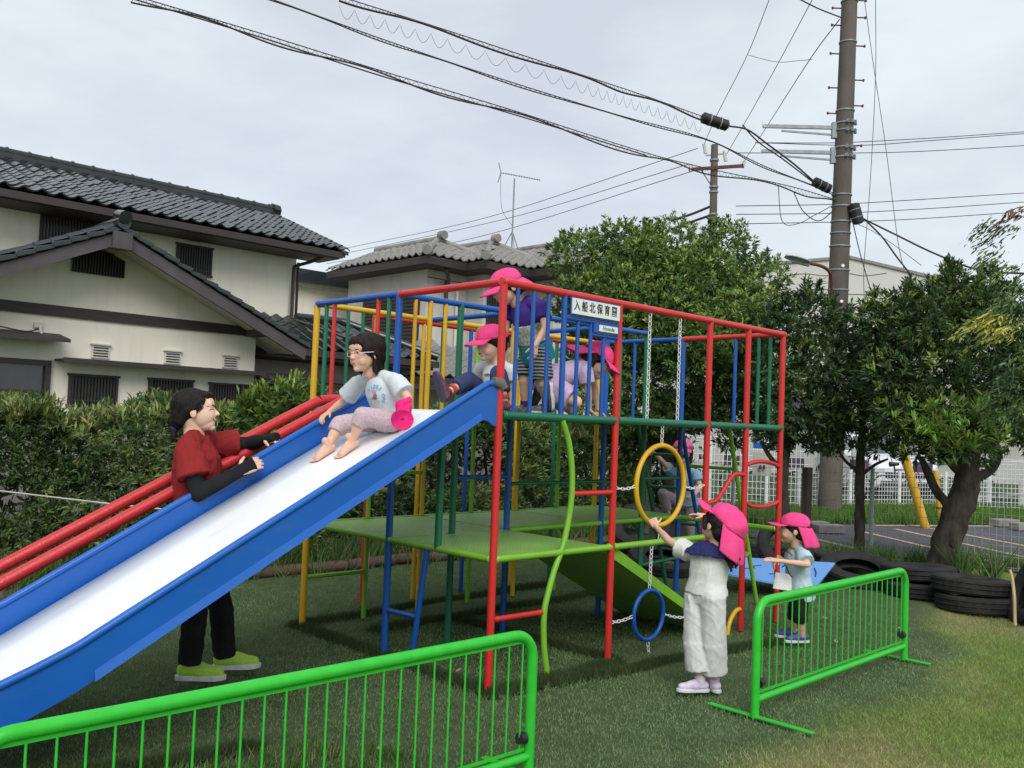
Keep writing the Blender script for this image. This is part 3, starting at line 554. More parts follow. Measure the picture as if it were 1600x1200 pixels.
barrier(-2.64, -.65, -.93, .568, 'bright green tube barrier cut by the left lower edge of the picture', 26, 1, .0)

# ================================================================== HOUSES
def tile_mesh(w, l, h, name, m):
    """one wavy clay tile: flat pan and raised roll, thick front edge"""
    n = 8; prof = []
    for i in range(n + 1):
        t = i / n; z = h * (0.5 - 0.5 * math.cos(2 * math.pi * min(1, max(0, (t - .42) / .58)))) if t > .42 else -h * .25 * math.sin(math.pi * t / .42)
        prof.append((t * w - w / 2, z))
    mb = MB(); mb.add([(x, -.02, z + .022) for x, z in prof] + [(x, l, z) for x, z in prof], [(i, i + 1, n + 2 + i, n + 1 + i) for i in range(n)])
    mb.add([(x, -.02, z + .022) for x, z in prof] + [(x, -.02, z - .004) for x, z in prof], [(i + 1, i, n + 1 + i, n + 2 + i) for i in range(n)])
    me = mb.mesh(name); me.materials.append(m); me.shade_smooth()
    try: me.set_sharp_from_angle(angle=math.radians(50))
    except Exception: pass
    return me
def tiled(parent, poly, up, m, pitch=.275, row=.235, h=.055, budget=300, key=None, tilemesh=None):
    """cover the flat polygon (eave edge = poly[0]->poly[1], up-slope vector up) with tiles"""
    A = Vector(poly[0]); ex = (Vector(poly[1]) - A).normalized(); ey = Vector(up); ey = (ey - ex * ey.dot(ex)).normalized(); ez = ex.cross(ey)
    if ez.z < 0: ex = -ex; ez = ex.cross(ey)
    P2 = [((Vector(p) - A).dot(ex), (Vector(p) - A).dot(ey)) for p in poly]
    def inside(x, y):
        c = False; n = len(P2)
        for i in range(n):
            x1, y1 = P2[i]; x2, y2 = P2[(i + 1) % n]
            if (y1 > y) != (y2 > y) and x < (x2 - x1) * (y - y1) / (y2 - y1) + x1: c = not c
        return c
    x0 = min(p[0] for p in P2); x1 = max(p[0] for p in P2); y1 = max(p[1] for p in P2); spots = []
    for j in range(int(y1 / row) + 1):
        for i in range(int((x1 - x0) / pitch) + 1):
            x = x0 + (i + .5) * pitch; y = j * row
            if inside(x, y + row * .45): spots.append((x, y))
    me = tilemesh or tile_mesh(pitch * 1.03, row * 1.18, h, 'tile', m)
    def mw(x, y): 
        tl = R0.uniform(-.006, .006)
        return Matrix.Translation(A + ex * x + ey * y + ez * (.035 + tl)) @ Matrix((ex, ey, ez)).transposed().to_4x4() @ Matrix.Rotation(.03 + tl, 4, 'X')
    spots.sort(key=lambda s: ((A + ex * s[0] + ey * s[1]) - CAM).length)
    spots = [s for s in spots]
    for s in spots[:budget]: inst('tile', me, mw(*s), parent)
    rest = spots[budget:]
    if rest:
        vs = np.empty(len(me.vertices) * 3); me.vertices.foreach_get('co', vs); vs = vs.reshape(-1, 3); fs = [tuple(p.vertices) for p in me.polygons]; mb = MB()
        for s in rest:
            w = mw(*s); mb.add([w @ Vector(v) for v in vs], fs)
        o = mb.build('further_tiles', m, parent, True); o['kind'] = 'stuff'
    return len(spots[:budget])
def lattice_window(name, parent, x0, x1, z0, z1, y, n=14):
    f = MB(); t = .035
    f.box((x0, y - .05, z0), (x0 + t, y + .0, z1)).box((x1 - t, y - .05, z0), (x1, y + .0, z1)).box((x0 - .02, y - .06, z1), (x1 + .02, y + .0, z1 + t)).box((x0 - .02, y - .06, z0 - t), (x1 + .02, y + .0, z0))
    f.box((x0 + t, y - .045, z0 + (z1 - z0) * .12), (x1 - t, y - .036, z0 + (z1 - z0) * .12 + .02))
    w = f.build('window', M['timber'], parent)
    MB().box((x0 + t, y - .006, z0), (x1 - t, y + .004, z1)).build('pane', M['glass'], w)
    l = MB(); k = int((x1 - x0) / .052)
    for i in range(k): x = x0 + t + (x1 - x0 - 2 * t) * (i + .5) / k; l.box((x - .0135, y - .036, z0), (x + .0135, y - .016, z1))
    o = l.build('lattice', M['lattice'], w); o['kind'] = 'stuff'
def vent(parent, x, z, y, w=.27, h=.2):
    v = MB().box((x - w/2, y - .03, z - h/2), (x + w/2, y, z + h/2)).box((x - w/2 - .02, y - .06, z + h/2), (x + w/2 + .02, y, z + h/2 + .025)).build('vent', M['vent'], parent, bevel=.004)
    for k in range(4): zz = z - h/2 + .03 + k * (h - .05) / 3.6; MB().box((x - w/2 + .025, y - .042, zz), (x + w/2 - .025, y - .031, zz + .016)).build('louvre', M['timber'], v)

H1 = thing('tiled_house', 'cream plastered house with dark green tiled roofs and a gabled wing facing the playground', 'house', (3, 13, 0))
MB().box((-3, 11, 0), (4.57, 13.2, 2.80)).build('wing_wall', M['wall'], H1)
MB().prism([(-.98, 11, 2.80), (4.57, 11, 2.80), (4.57, 11, 2.86), (2.1, 11, 3.93), (1.62, 11, 3.93), (-.98, 11, 2.78)], (0, 1.9, 0)).build('gable_wall', M['wall'], H1)
MB().box((-3, 12.98, 2.9), (6.33, 17.6, 4.83)).build('upper_wall', M['wall'], H1)
MB().box((6.36, 13.45, 2.4), (6.75, 17.5, 4.83)).build('upper_wall', M['wall'], H1)
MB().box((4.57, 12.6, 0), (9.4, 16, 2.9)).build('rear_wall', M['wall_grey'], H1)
# timber belt and skirts
MB().box((-3, 10.955, 2.72), (4.62, 10.998, 2.88)).build('belt_board', M['timber'], H1)
MB().box((1.30, 10.62, 2.055), (4.58, 10.998, 2.085)).box((1.30, 10.60, 2.035), (4.58, 10.62, 2.10)).build('canopy', M['timber'], H1)
MB().box((4.60, 10.9, 2.05), (8.6, 12.6, 2.085)).box((4.60, 10.86, 2.00), (8.6, 10.9, 2.11)).build('canopy', M['timber'], H1)
MB().prism([(-1.2, 10.5, 2.36), (-1.2, 11, 2.46), (-1.2, 11, 2.40), (-1.2, 10.5, 2.31)], (2.55, 0, 0)).build('canopy', M['timber'], H1)
# wing roof: barge boards, verge tiles, two slopes, ridge
pk = (1.86, 4.06); sl_ = .455
for s, xe in ((1, 5.1), (-1, -1.6)):
    ze = pk[1] - abs(xe - pk[0]) * sl_
    MB().prism([(pk[0], 10.18, pk[1] - .06), (xe, 10.18, ze - .06), (xe - s * .04, 10.18, ze - .25), (pk[0], 10.18, pk[1] - .25)], (0, .05, 0)).build('barge_board', M['barge'], H1)
    MB().prism([(pk[0], 10.24, pk[1] - .07), (xe, 10.24, ze - .07), (xe, 10.24, ze - .11), (pk[0], 10.24, pk[1] - .11)], (0, 2.76, 0)).build('roof_deck', M['soffit'], H1)
    sp = Vector((-s, 0, sl_)).normalized()
    tiled(H1, [(xe, 10.2, ze), (xe, 12.95, ze), (pk[0], 12.95, pk[1]), (pk[0], 10.2, pk[1])], sp, M['tile'], budget=20)
    n = 15
    for k in range(n):      # verge tiles stepping down over the barge board
        a = k / n; b_ = (k + 1) / n; xa = pk[0] + (xe - pk[0]) * a; xb = pk[0] + (xe - pk[0]) * b_; za = pk[1] + (ze - pk[1]) * a; zb_ = pk[1] + (ze - pk[1]) * b_
        MB().prism([(xa, 10.13, za - .05), (xb + s * .03, 10.13, zb_ - .045), (xb + s * .03, 10.13, zb_ + .045), (xa, 10.13, za + .012)], (0, .24, 0)).build('verge_tile', M['tile'], H1, bevel=.01)
MB().tube([(pk[0], 10.08, pk[1] + .06), (pk[0], 12.95, pk[1] + .06)], .10, 12).build('ridge', M['tile'], H1, True)
MB().tube([(pk[0], 10.04, pk[1] + .13), (pk[0], 10.3, pk[1] + .19)], [.10, .09], 10).build('ridge_end_tile', M['tile'], H1, True)
MB().box((1.72, 10.1, 3.73), (2.0, 10.28, 3.98)).build('purlin_end', M['barge'], H1); MB().box((4.35, 10.3, 2.71), (4.78, 11.0, 2.88)).build('purlin_end', M['barge'], H1)
MB().prism([(1.45, 10.97, 3.42), (2.22, 10.97, 3.42), (2.22, 10.97, 3.70), (1.86, 10.97, 3.84), (1.45, 10.97, 3.68)], (0, .02, 0)).build('gable_vent', M['glass'], H1)
lt = MB()
for i in range(18): x = 1.47 + i * .0435; lt.box((x, 10.93, 3.42), (x + .02, 10.965, 3.69 if abs(x - 1.86) > .2 else 3.78))
lt.build('gable_lattice', M['lattice'], H1)['kind'] = 'stuff'
for x, z in ((1.95, 2.24), (3.09, 2.235), (4.10, 2.24)): vent(H1, x, z, 10.998)
for a in ((1.51, 2.24, 1.42, 1.85), (2.72, 3.46, 1.40, 1.86), (3.75, 4.49, 1.27, 1.845)): lattice_window('window', H1, *a, 10.998)
wf = MB().box((-.9, 10.92, .9), (1.24, 10.97, .98)).box((1.16, 10.92, .98), (1.24, 10.998, 2.05)).box((-.9, 10.92, 1.97), (1.16, 10.998, 2.05)).box((-.9, 10.93, 1.56), (1.16, 10.97, 1.60)).build('window', M['timber'], H1)
MB().box((-.9, 10.985, .98), (1.16, 10.996, 1.97)).build('pane', M['glass'], wf)
MB().box((.98, 10.95, 2.52), (1.10, 10.998, 2.60)).tube([(1.05, 10.93, 2.55), (1.07, 10.9, 2.42)], .02, 8).build('outdoor_lamp', M['vent'], H1)
tubeobj('lamp_cable', bez([(-.5, 10.6, 2.50), (.2, 10.6, 2.49), (.8, 10.8, 2.44), (1.03, 10.93, 2.50)], 6), .01, M['cable'], H1)
# pent roof right of the wing
tiled(H1, [(4.75, 11.45, 2.62), (9.0, 11.45, 2.62), (7.6, 12.98, 3.32), (4.75, 12.98, 3.32)], (0, 1, .457), M['tile'], budget=70, h=.06)
MB().box((4.6, 11.42, 2.50), (9.1, 11.52, 2.63)).box((4.6, 11.5, 2.44), (9.0, 12.95, 2.50)).build('pent_eave', M['timber'], H1)
MB().tube([(7.62, 12.95, 3.42), (9.05, 11.4, 2.72)], .09, 10).tube([(6.5, 12.95, 3.40), (7.62, 12.95, 3.42)], .08, 10).build('hip_ridge', M['tile'], H1, True)
MB().prism([(4.75, 11.44, 2.60), (9.0, 11.44, 2.60), (7.6, 12.98, 3.28), (4.75, 12.98, 3.28)], (0, 0, -.03)).build('pent_deck', M['timber'], H1)
tubeobj('gutter_pipe', [(6.30, 12.93, 3.36), (6.9, 12.2, 3.08), (7.6, 11.5, 2.74)], .03, M['pipe'], H1)
MB().box((5.05, 12.55, 1.0), (6.5, 12.598, 1.86)).build('dark_doorway_panel', M['glass'], H1); MB().box((7.0, 12.5, .4), (7.06, 12.6, 1.95)).box((7.06, 12.57, .4), (8.0, 12.6, 1.9)).build('shoji_panel', M['vent'], H1)  # doorway is a flat dark panel, the opening's shade put into its colour
tubeobj('downpipe', bez([(4.9, 10.95, 2.03), (5.2, 11.3, 1.92), (4.85, 12.2, 1.84), (4.62, 12.4, 1.7), (4.62, 12.4, .9)], 5), .03, M['pipe'], H1)
# main roof: front slope tiled
tiled(H1, [(-1.9, 12.15, 4.74), (7.06, 12.15, 4.74), (7.3, 15.3, 5.93), (-1.9, 15.3, 5.93)], (0, 1, .378), M['tile'], budget=205, h=.052, row=.205)
MB().prism([(-3, 12.2, 4.71), (-3, 15.3, 5.88), (-3, 18.4, 4.70), (-3, 18.4, 4.62), (-3, 15.3, 5.75), (-3, 12.2, 4.62)], (10.03, 0, 0)).build('roof_deck', M['timber'], H1)
MB().box((-3, 12.12, 4.60), (7.03, 12.22, 4.72)).box((-3, 12.22, 4.585), (7.01, 13.0, 4.615)).build('eave_board', M['timber'], H1)
MB().prism([(7.04, 12.15, 4.62), (7.26, 15.3, 5.8), (7.26, 15.3, 5.96), (7.04, 12.15, 4.76)], (.06, 0, 0)).build('barge_board', M['timber'], H1)
for i in range(13):
    y0 = 12.12 + i * .245; z0 = 4.75 + i * .0925; xv = 6.99 + i * .0185; MB().prism([(xv, y0, z0), (xv, y0 + .27, z0 + .10), (xv, y0 + .27, z0 + .04), (xv, y0, z0 - .08)], (.17, 0, 0)).build('verge_tile', M['tile'], H1, bevel=.01)
MB().box((-3, 15.2, 5.88), (7.15, 15.4, 6.06)).tube([(-3, 15.3, 6.09), (7.2, 15.3, 6.09)], .08, 12).build('ridge', M['tile'], H1, True)
for i in range(26): MB().tube([(-2.7 + i * .39, 15.3, 6.095), (-2.66 + i * .39, 15.3, 6.095)], .093, 10).build('ridge_tile_joint', M['tile'], H1, True)
MB().tube([(7.15, 15.3, 6.06), (7.32, 15.3, 6.07)], [.16, .14], 8).build('ridge_end_tile', M['tile'], H1, True)
for a in ((1.57, 3.05, 4.14, 4.60), (3.93, 4.63, 3.97, 4.47)): lattice_window('window', H1, *a, 12.978)
vent(H1, 4.26, 4.62, 12.978, .26, .15)
tubeobj('downpipe', bez([(6.72, 12.3, 4.62), (6.55, 12.55, 4.50), (6.42, 12.9, 4.42), (6.39, 12.93, 4.3), (6.39, 12.93, 3.38)], 6), .035, M['pipe'], H1); tubeobj('downpipe', [(6.78, 13.42, 4.6), (6.78, 13.42, 2.4)], .03, M['pipe'], H1)

# ---- second house, grey tiles, stepped hips
H2 = thing('tiled_house', 'beige house with stepped hipped roofs of weathered grey tiles behind the frame', 'house', (14, 16, 0))
def hip(u0, u1, v0, v1, z, pitch, east=True, budget=60):
    w = (u1 - u0) / 2; h = w * pitch; um = u0 + w; zr_ = z + h
    tiled(H2, [(u1, v0, z), (u0, v0, z), (um, v0 + w, zr_)], (0, 1, pitch), M['tile_grey'], budget=budget, h=.06)
    tiled(H2, [(u0, v0, z), (u0, v1, z), (um, v1, zr_), (um, v0 + w, zr_)], (1, 0, pitch), M['tile_grey'], budget=budget, h=.06)
    MB().add([(u0, v0, z - .02), (u1, v0, z - .02), (um, v0 + w, zr_ - .02), (um, v1, zr_ - .02), (u0, v1, z - .02), (u1, v1, z - .02)], [(0, 1, 2), (0, 2, 3, 4), (1, 5, 3, 2)]).build('roof_deck', M['tile_grey'], H2)
    MB().tube([(u0 - .02, v0 - .02, z + .10), (um, v0 + w, zr_ + .10)], .08, 10).tube([(u1, v0, z + .08), (um, v0 + w, zr_ + .10)], .08, 10).tube([(um, v0 + w - .2, zr_ + .11), (um, v1, zr_ + .11)], .09, 10).build('ridge', M['tile_grey'], H2, True)
    MB().tube([(um, v0 + w - .3, zr_ + .2), (um, v0 + w - .1, zr_ + .20)], .12, 10).build('ridge_end_tile', M['tile_grey'], H2, True); MB().tube([(u0 - .12, v0 - .12, z + .10), (u0 + .1, v0 + .1, z + .15)], .12, 10).build('ridge_end_tile', M['tile_grey'], H2, True)
    MB().box((u0, v0, z - .20), (u1, v0 + .06, z - .02)).box((u0, v0 + .06, z - .20), (u0 + .06, v1, z - .02)).box((u0 + .06, v0 + .06, z - .205), (u1, v0 + .75, z - .17)).box((u0 + .06, v0 + .06, z - .21), (u0 + .65, v1, z - .175)).build('eave_board', M['timber'], H2)
hip(10.6, 13.9, 13.85, 18.3, 5.42, .45); hip(11.9, 15.9, 13.15, 17.5, 5.42, .45); hip(13.5, 19.5, 12.15, 18, 5.42, .42, budget=90)
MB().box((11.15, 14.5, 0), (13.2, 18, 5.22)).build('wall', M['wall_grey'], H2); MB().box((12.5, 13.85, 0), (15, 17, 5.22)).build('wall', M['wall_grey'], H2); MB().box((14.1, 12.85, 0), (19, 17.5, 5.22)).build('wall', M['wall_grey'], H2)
MB().box((11.14, 14.485, 5.0), (13, 14.497, 5.02)).build('wall_joint', M['timber'], H2)
def shutters(x0, x1, y0, z0, z1, n, axis='x'):
    w = MB()
    if axis == 'x':
        w.box((x0, y0 - .05, z0), (x1, y0 - .002, z1)).build  # back panel
        o = w.build('window', M['timber'], H2)
        for k in range(n): z = z0 + (z1 - z0) * (k + .3) / n; MB().box((x0 + .04, y0 - .075, z), (x1 - .04, y0 - .05, z + (z1 - z0) / n * .55)).build('shutter_slat', M['timber'], o)
    else:
        o = w.box((y0 - .05, x0, z0), (y0 - .002, x1, z1)).build('window', M['timber'], H2)
        for k in range(n): z = z0 + (z1 - z0) * (k + .3) / n; MB().box((y0 - .075, x0 + .04, z), (y0 - .05, x1 - .04, z + (z1 - z0) / n * .55)).build('shutter_slat', M['timber'], o)
shutters(14.75, 17.2, 11.15, 3.25, 4.55, 14, 'y')
lw2 = MB().box((12.62, 13.79, 3.4), (13.5, 13.848, 4.75)).build('window', M['timber'], H2)
for k in range(9): MB().box((12.68 + k * .09, 13.76, 3.45), (12.71 + k * .09, 13.79, 4.7)).build('lattice_bar', M['lattice'], lw2)
tubeobj('downpipe', bez([(11.3, 13.95, 5.2), (11.6, 14.2, 4.95), (11.75, 14.42, 4.8), (11.75, 14.45, 4.6), (11.75, 14.45, .4)], 5), .05, M['pipe'], H2)
tubeobj('vent_pipe', [(12.1, 14.42, 4.75), (12.1, 14.42, 1.0)], .045, M['vent'], H2)
# low tiled skirt roof of the second house
for (a, c) in (((9.3, 11.6), (10.9, 13.2)),):
    tiled(H2, [(8.9, 12.3, 2.35), (12.6, 11.2, 2.35), (12.6, 12.6, 3.1), (10.3, 13.6, 3.1)], (.3, .9, .5), M['tile_grey'], budget=60, h=.06)
    tiled(H2, [(8.9, 12.3, 2.35), (9.6, 14.6, 2.35), (10.9, 14.4, 3.2), (10.3, 13.6, 3.15)], (.9, -.2, .5), M['tile_grey'], budget=25, h=.06)
    MB().tube([(8.85, 12.25, 2.42), (10.35, 13.65, 3.22)], .10, 10).build('hip_ridge', M['tile_grey'], H2, True)
    MB().prism([(8.9, 12.3, 2.33), (12.6, 11.2, 2.33), (12.6, 12.6, 3.08), (10.9, 14.4, 3.1), (9.6, 14.6, 2.33)], (0, 0, -.14)).build('skirt_deck', M['timber'], H2)
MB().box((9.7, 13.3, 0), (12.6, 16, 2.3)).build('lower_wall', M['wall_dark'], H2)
# TV aerial on the roof
an = thing('tv_aerial', 'thin yagi television aerial on a mast above the grey tiled roof', 'aerial', (14.62, 15.05, 6.2))
tubeobj('mast', [(14.62, 15.05, 6.0), (14.62, 15.05, 8.38)], .022, M['steel'], an, 8)
for a in (0, 2.1, 4.2): tubeobj('mast_leg', [(14.62, 15.05, 6.85), (14.62 + .3 * math.cos(a), 15.05 + .3 * math.sin(a), 6.3)], .014, M['steel'], an, 6)
ba = Vector((14.30, 15.28, 8.52)); bb = Vector((15.12, 14.52, 8.36)); tubeobj('boom', [ba, bb], .014, M['steel'], an, 8)
dirb = (bb - ba).normalized(); sd_ = dirb.cross(Vector((0, 0, 1))).normalized()
for k in range(16): c = ba + (bb - ba) * (k / 15.0); tubeobj('element', [c - sd_ * .10, c + sd_ * .10], .006, M['steel'], an, 5)
for s in (1, -1): tubeobj('reflector', [ba, ba + Vector((-.06, .05, s * .28))], .016, M['steel'], an, 6)
tubeobj('aerial_lead', bez([ba, ba + Vector((.02, 0, -.6)), Vector((14.35, 15.2, 7.4)), Vector((14.62, 15.05, 7.0))], 6), .006, M['cable'], an, 5)
# third house between the two
H3 = thing('plain_house', 'plain pale house with a flat dark roof between the two tiled houses', 'house', (12, 20, 0))
MB().box((10.2, 19.3, 0), (16, 24, 5.05)).build('wall', M['wall'], H3); MB().box((9.8, 18.9, 5.15), (16.2, 24.2, 5.5)).build('roof', M['glass'], H3); MB().box((10.0, 19.1, 5.05), (16, 24, 5.15)).build('cornice', M['vent'], H3)
MB().box((11.05, 19.24, 3.2), (11.35, 19.30, 4.3)).build('window', M['glass'], H3)
# far building right of the trees
B1 = thing('low_gabled_building', 'cream rendered building with a shallow gable seen behind the utility pole', 'building', (29, 12, 0))
d1 = Vector((.66, -.75, 0)); p0 = Vector((25.0, 13.8, 0)); p1 = p0 + d1 * 3.6; p2 = p0 + d1 * 8.6
MB().prism([p0, p2, p2 + Vector((0, 0, 6.55)), p1 + Vector((0, 0, 7.65)), p0 + Vector((0, 0, 7.25))], Vector((.75, .66, 0)) * 14).build('wall', M['far_wall'], B1)
MB().prism([p0 + Vector((-.05, -.05, 7.25)), p1 + Vector((-.05, -.05, 7.65)), p2 + Vector((-.05, -.05, 6.55)), p2 + Vector((-.05, -.05, 6.65)), p1 + Vector((-.05, -.05, 7.75)), p0 + Vector((-.05, -.05, 7.35))], Vector((.75, .66, 0)) * 14).build('roof_edge', M['cblock'], B1)
wq = p0 + d1 * 5.0 - Vector((.04, .04, 0)); MB().prism([wq + Vector((0, 0, 4.6)), wq + d1 * .9 + Vector((0, 0, 4.6)), wq + d1 * .9 + Vector((0, 0, 5.6)), wq + Vector((0, 0, 5.6))], Vector((-.04, -.04, 0))).build('window', M['lamp_glass'], B1)
B2 = thing('long_pale_building', 'long pale building low behind the car park and trees', 'building', (34, 4, 0))
q0 = Vector((22, 17, 0)); q1 = Vector((46, -12, 0)); MB().prism([q0, q1, q1 + Vector((0, 0, 3.9)), q0 + Vector((0, 0, 3.9))], (6, 5, 0)).build('wall', M['far_wall_dark'], B2)
for k in range(9): c = q0 + (q1 - q0) * ((k + .6) / 9.5); MB().obox(c + Vector((-.05, -.05, 2.2)), (q1 - q0).normalized() * .8, Vector((.03, .02, 0)), (0, 0, .6)).build('window', M['glass'], B2)
B3 = thing('beige_shed', 'beige flat walled shed beyond the white fence at the right edge', 'building', (19, 3, 0))
MB().box((18.9, 1.9, 0), (21.5, 3.05, 2.0)).build('wall', M['far_wall'], B3); MB().box((18.8, 1.8, 2.0), (21.6, 3.1, 2.1)).build('roof', M['cblock'], B3)

# ================================================================== UTILITY POLES
P1 = thing('utility_pole', 'thick brown concrete utility pole with steel arms rising behind the trees', 'utility pole', (11.98, 4.02, 0), 'concrete utility poles')
def pp(z, r=0, a=0): return Vector((12.0 - .031 * z + r * math.cos(a), 4.05 - .031 * z + r * math.sin(a), z))
tubeobj('shaft', [pp(z) for z in (0, 3, 6, 9, 13)], [.205, .18, .157, .135, .108], M['concrete'], P1, 20)
def prad(z): return .205 - .0075 * z
for z in (9.02, 8.3, 7.1, 6.88, 6.75, 6.45, 6.28, 5.62, 5.42, 5.15, 4.95, 4.72, 4.3, 3.95): MB().tube([pp(z - .012), pp(z + .012)], prad(z) + .012, 16).build('band', M['steel'], P1, True)
for z in (6.88, 6.73, 6.43, 6.28):
    for k in range(4): MB().obox(pp(z, prad(z) + .03, -2.4 + k * .5), (.02, 0, 0), (0, .02, 0), (0, 0, .03)).build('clamp_plate', M['steel'], P1)
LR = Vector((CR.x, CR.y, 0)).normalized()
for i, z in enumerate((9.05, 8.75, 8.25, 7.65, 7.2, 6.5)):
    s = 1 if i % 2 else -1
    for q in ((1, .0), (-1, -.15)): MB().tube([pp(z + q[1]) + LR * q[0] * prad(z), pp(z + q[1]) + LR * q[0] * (prad(z) + .15)], .012, 6).tube([pp(z + q[1] - .02) + LR * q[0] * (prad(z) + .15), pp(z + q[1] + .02) + LR * q[0] * (prad(z) + .155)], .02, 6).build('climbing_step', M['rust'], P1, True)
for z in (6.80, 6.36):
    a = pp(z) - LR * prad(z); e = a - LR * 1.28 + Vector((0, 0, -.02)); am = MB(); am.beam(a, e, .045, .06); am.beam(a + Vector((0, 0, -.13)), a - LR * .95 + Vector((0, 0, -.09)), .03, .03); am.build('steel_arm', M['steel'], P1)
    MB().obox(a + LR * -.02 + Vector((0, 0, -.05)), LR * .05, Vector((.03, .03, 0)), (0, 0, .14)).build('arm_bracket', M['steel'], P1)
    MB().tube([e, e + Vector((0, 0, .1))], .02, 8).build('insulator', M['white'], P1, True)
def closure(p, q, r, lab, grp='splice boxes on the overhead cables'):
    p = Vector(p); q = Vector(q); t = [p + (q - p) * k for k in (0, .06, .94, 1)]
    o = MB().tube(t, [r * .55, r, r, r * .55], 14).build('splice_box', M['black'], None, True); tag(o, lab, 'splice box', grp)
    for k in (.3, .68): MB().tube([p + (q - p) * (k - .02), p + (q - p) * (k + .02)], r * 1.08, 14).build('strap', M['steel'], o, True)
closure(K(1096, 183, 15.2), K(1138, 197, 15.3), .095, 'dark ribbed cable splice box hanging from the highest cable bundle')
closure(K(1271, 283, 15.8), K(1297, 296, 15.9), .085, 'dark cable splice box just left of the thick pole')
closure(K(1333, 318, 15.8), K(1342, 350, 15.8), .10, 'drop shaped black box hung on the right of the thick pole')
# ring studs
for z in (4.35, 3.73): MB().tube([pp(z) - Vector((CF.x, CF.y, 0)) * (prad(z)), pp(z) - Vector((CF.x, CF.y, 0)) * (prad(z) + .02)], .028, 12).build('stud', M['white'], P1, True)
# street lamp
LP = thing('street_lamp', 'flat grey street lamp on a rusty curved arm beside the thick pole', 'street lamp', K(1300, 470, 15.6))
tubeobj('arm', bez([K(1300, 470, 15.7), K(1299, 440, 15.6), K(1296, 425, 15.5), K(1284, 416, 15.4), K(1262, 411, 15.2)], 5), .028, M['rust'], LP)
hc = (K(1228, 400, 15.0) + K(1264, 411, 15.2)) / 2; hx = (K(1264, 411, 15.2) - K(1228, 400, 15.0)) / 2
hd = MB().grid(lambda a, b: hc + hx * (2 * a - 1) + (hx.normalized().cross(Vector((0, 0, 1)))) * ((2 * b - 1) * .13 * (1 - (2 * a - 1) ** 4) ** .5) + Vector((0, 0, .07 * math.sin(math.pi * b) * math.sin(math.pi * min(1, a + .1)) )), 10, 8).build('lamp_head', M['lamp_glass'], LP, True, solid=.02)
MB().beam(hc - hx * .5 + Vector((0, 0, -.05)), hc + hx + Vector((0, 0, -.04)), .05, .04).build('lamp_gear', M['steel'], LP)
# second pole
P2 = thing('utility_pole', 'slim distant utility pole with rusty cross arm above the round tree', 'utility pole', (24.65, 14.9, 0), 'concrete utility poles')
def p2(z, r=0): return Vector((24.72 - .018 * z + .0, 14.9, z)) 
tubeobj('shaft', [p2(0), p2(6), p2(11.75)], [.17, .15, .125], M['concrete'], P2, 12)
MB().beam(K(1076, 265, 33), K(1162, 259, 32.6), .09, .11).build('cross_arm', M['rust'], P2)
for a, b_ in (((1100, 225), (1103, 240)), ((1132, 236), (1134, 252)), ((1163, 252), (1160, 262)), ((1080, 256), (1079, 268))): tubeobj('insulator', [K(*a, 33), K(*b_, 33)], .07, M['vent'], P2, 8)
for y in (250, 292, 300, 335, 345): MB().tube([p2(1.4 + (671 - y) * 33 / 1420 - .03), p2(1.4 + (671 - y) * 33 / 1420 + .03)], .17, 10).build('band', M['steel'], P2, True)
MB().beam(K(1103, 243, 33), K(1134, 240, 33), .05, .05).beam(K(1096, 266, 33), K(1114, 294, 33), .04, .04).build('arm_brace', M['steel'], P2)
# wires: each one a cable of its own
def wire(pts, r, label, m='cable', group='overhead wires', cat='wire', name='overhead_wire', n=10, seg=5):
    o = tubeobj(name, bez([K(*p) for p in pts], n), r, M[m], None, seg); tag(o, label, cat, group); return o
def bundle(pts, label, off=.05, r=.018, wig=.0, wire_gap=.1, scallop=False, seed=0):
    """messenger wire, cable slung under it and a lashing zigzag: one thing"""
    P = bez([K(*p) for p in pts], 14); rr = random.Random(seed)
    t = thing('cable_bundle', label, 'cable', P[0], 'lashed cable bundles crossing the sky')
    Q = [p + Vector((0, 0, -off * (.75 + .5 * math.sin(i * .35 + seed)))) for i, p in enumerate(P)]
    tubeobj('cable', Q, r, M['cable'], t, 6); tubeobj('messenger_wire', P, .008, M['cable'], t, 5)
    L = []; c = 0
    for i in range(len(P) - 1):
        for k in range(2):
            f = k / 2; a = P[i].lerp(P[i + 1], f); b_ = Q[i].lerp(Q[i + 1], f); L.append(a if c % 2 else b_); c += 1
    tubeobj('lashing', L, .0045, M['cable'], t, 4)
    if scallop:
        S = []
        for i in range((len(P) - 1) * 4): f = i / 4; k = int(f); a = P[k].lerp(P[k + 1], f - k); S.append(a + Vector((0, 0, -.12 - .17 * abs(math.sin(i * math.pi / 8)))))
        tubeobj('hanging_loops', S, .0035, M['cable_grey'], t, 4)
    return t
bundle([(530, -6, 12.5), (700, 48, 13.2), (900, 114, 14.2), (1000, 147, 14.8), (1098, 182, 15.2)], 'highest lashed cable bundle with loops hanging beneath, running to the ribbed splice box', .055, .015, scallop=True, seed=1)
bundle([(205, -8, 11.5), (400, 50, 12.2), (600, 112, 13), (800, 172, 14), (1000, 236, 15), (1100, 262, 15.4), (1230, 290, 15.8), (1306, 312, 15.9)], 'lowest twin cable bundle crossing the sky to the thick pole', .08, .012, seed=2)
bundle([(412, -6, 12), (600, 62, 12.8), (760, 116, 13.6), (960, 178, 14.8), (1100, 216, 15.4), (1200, 262, 15.7), (1306, 303, 15.9)], 'middle thin cable pair between the two thicker bundles', .03, .009, seed=3)
wire([(200, -4, 12), (400, 56, 12.5), (600, 120, 13.2), (800, 178, 14.2), (1010, 243, 15.3)], .011, 'black cable running just under the lowest bundle')
wire([(1138, 197, 15.3), (1168, 203, 15.3), (1200, 226, 15.5), (1240, 256, 15.7), (1271, 283, 15.8)], .016, 'thick cable looping down from the ribbed splice box')
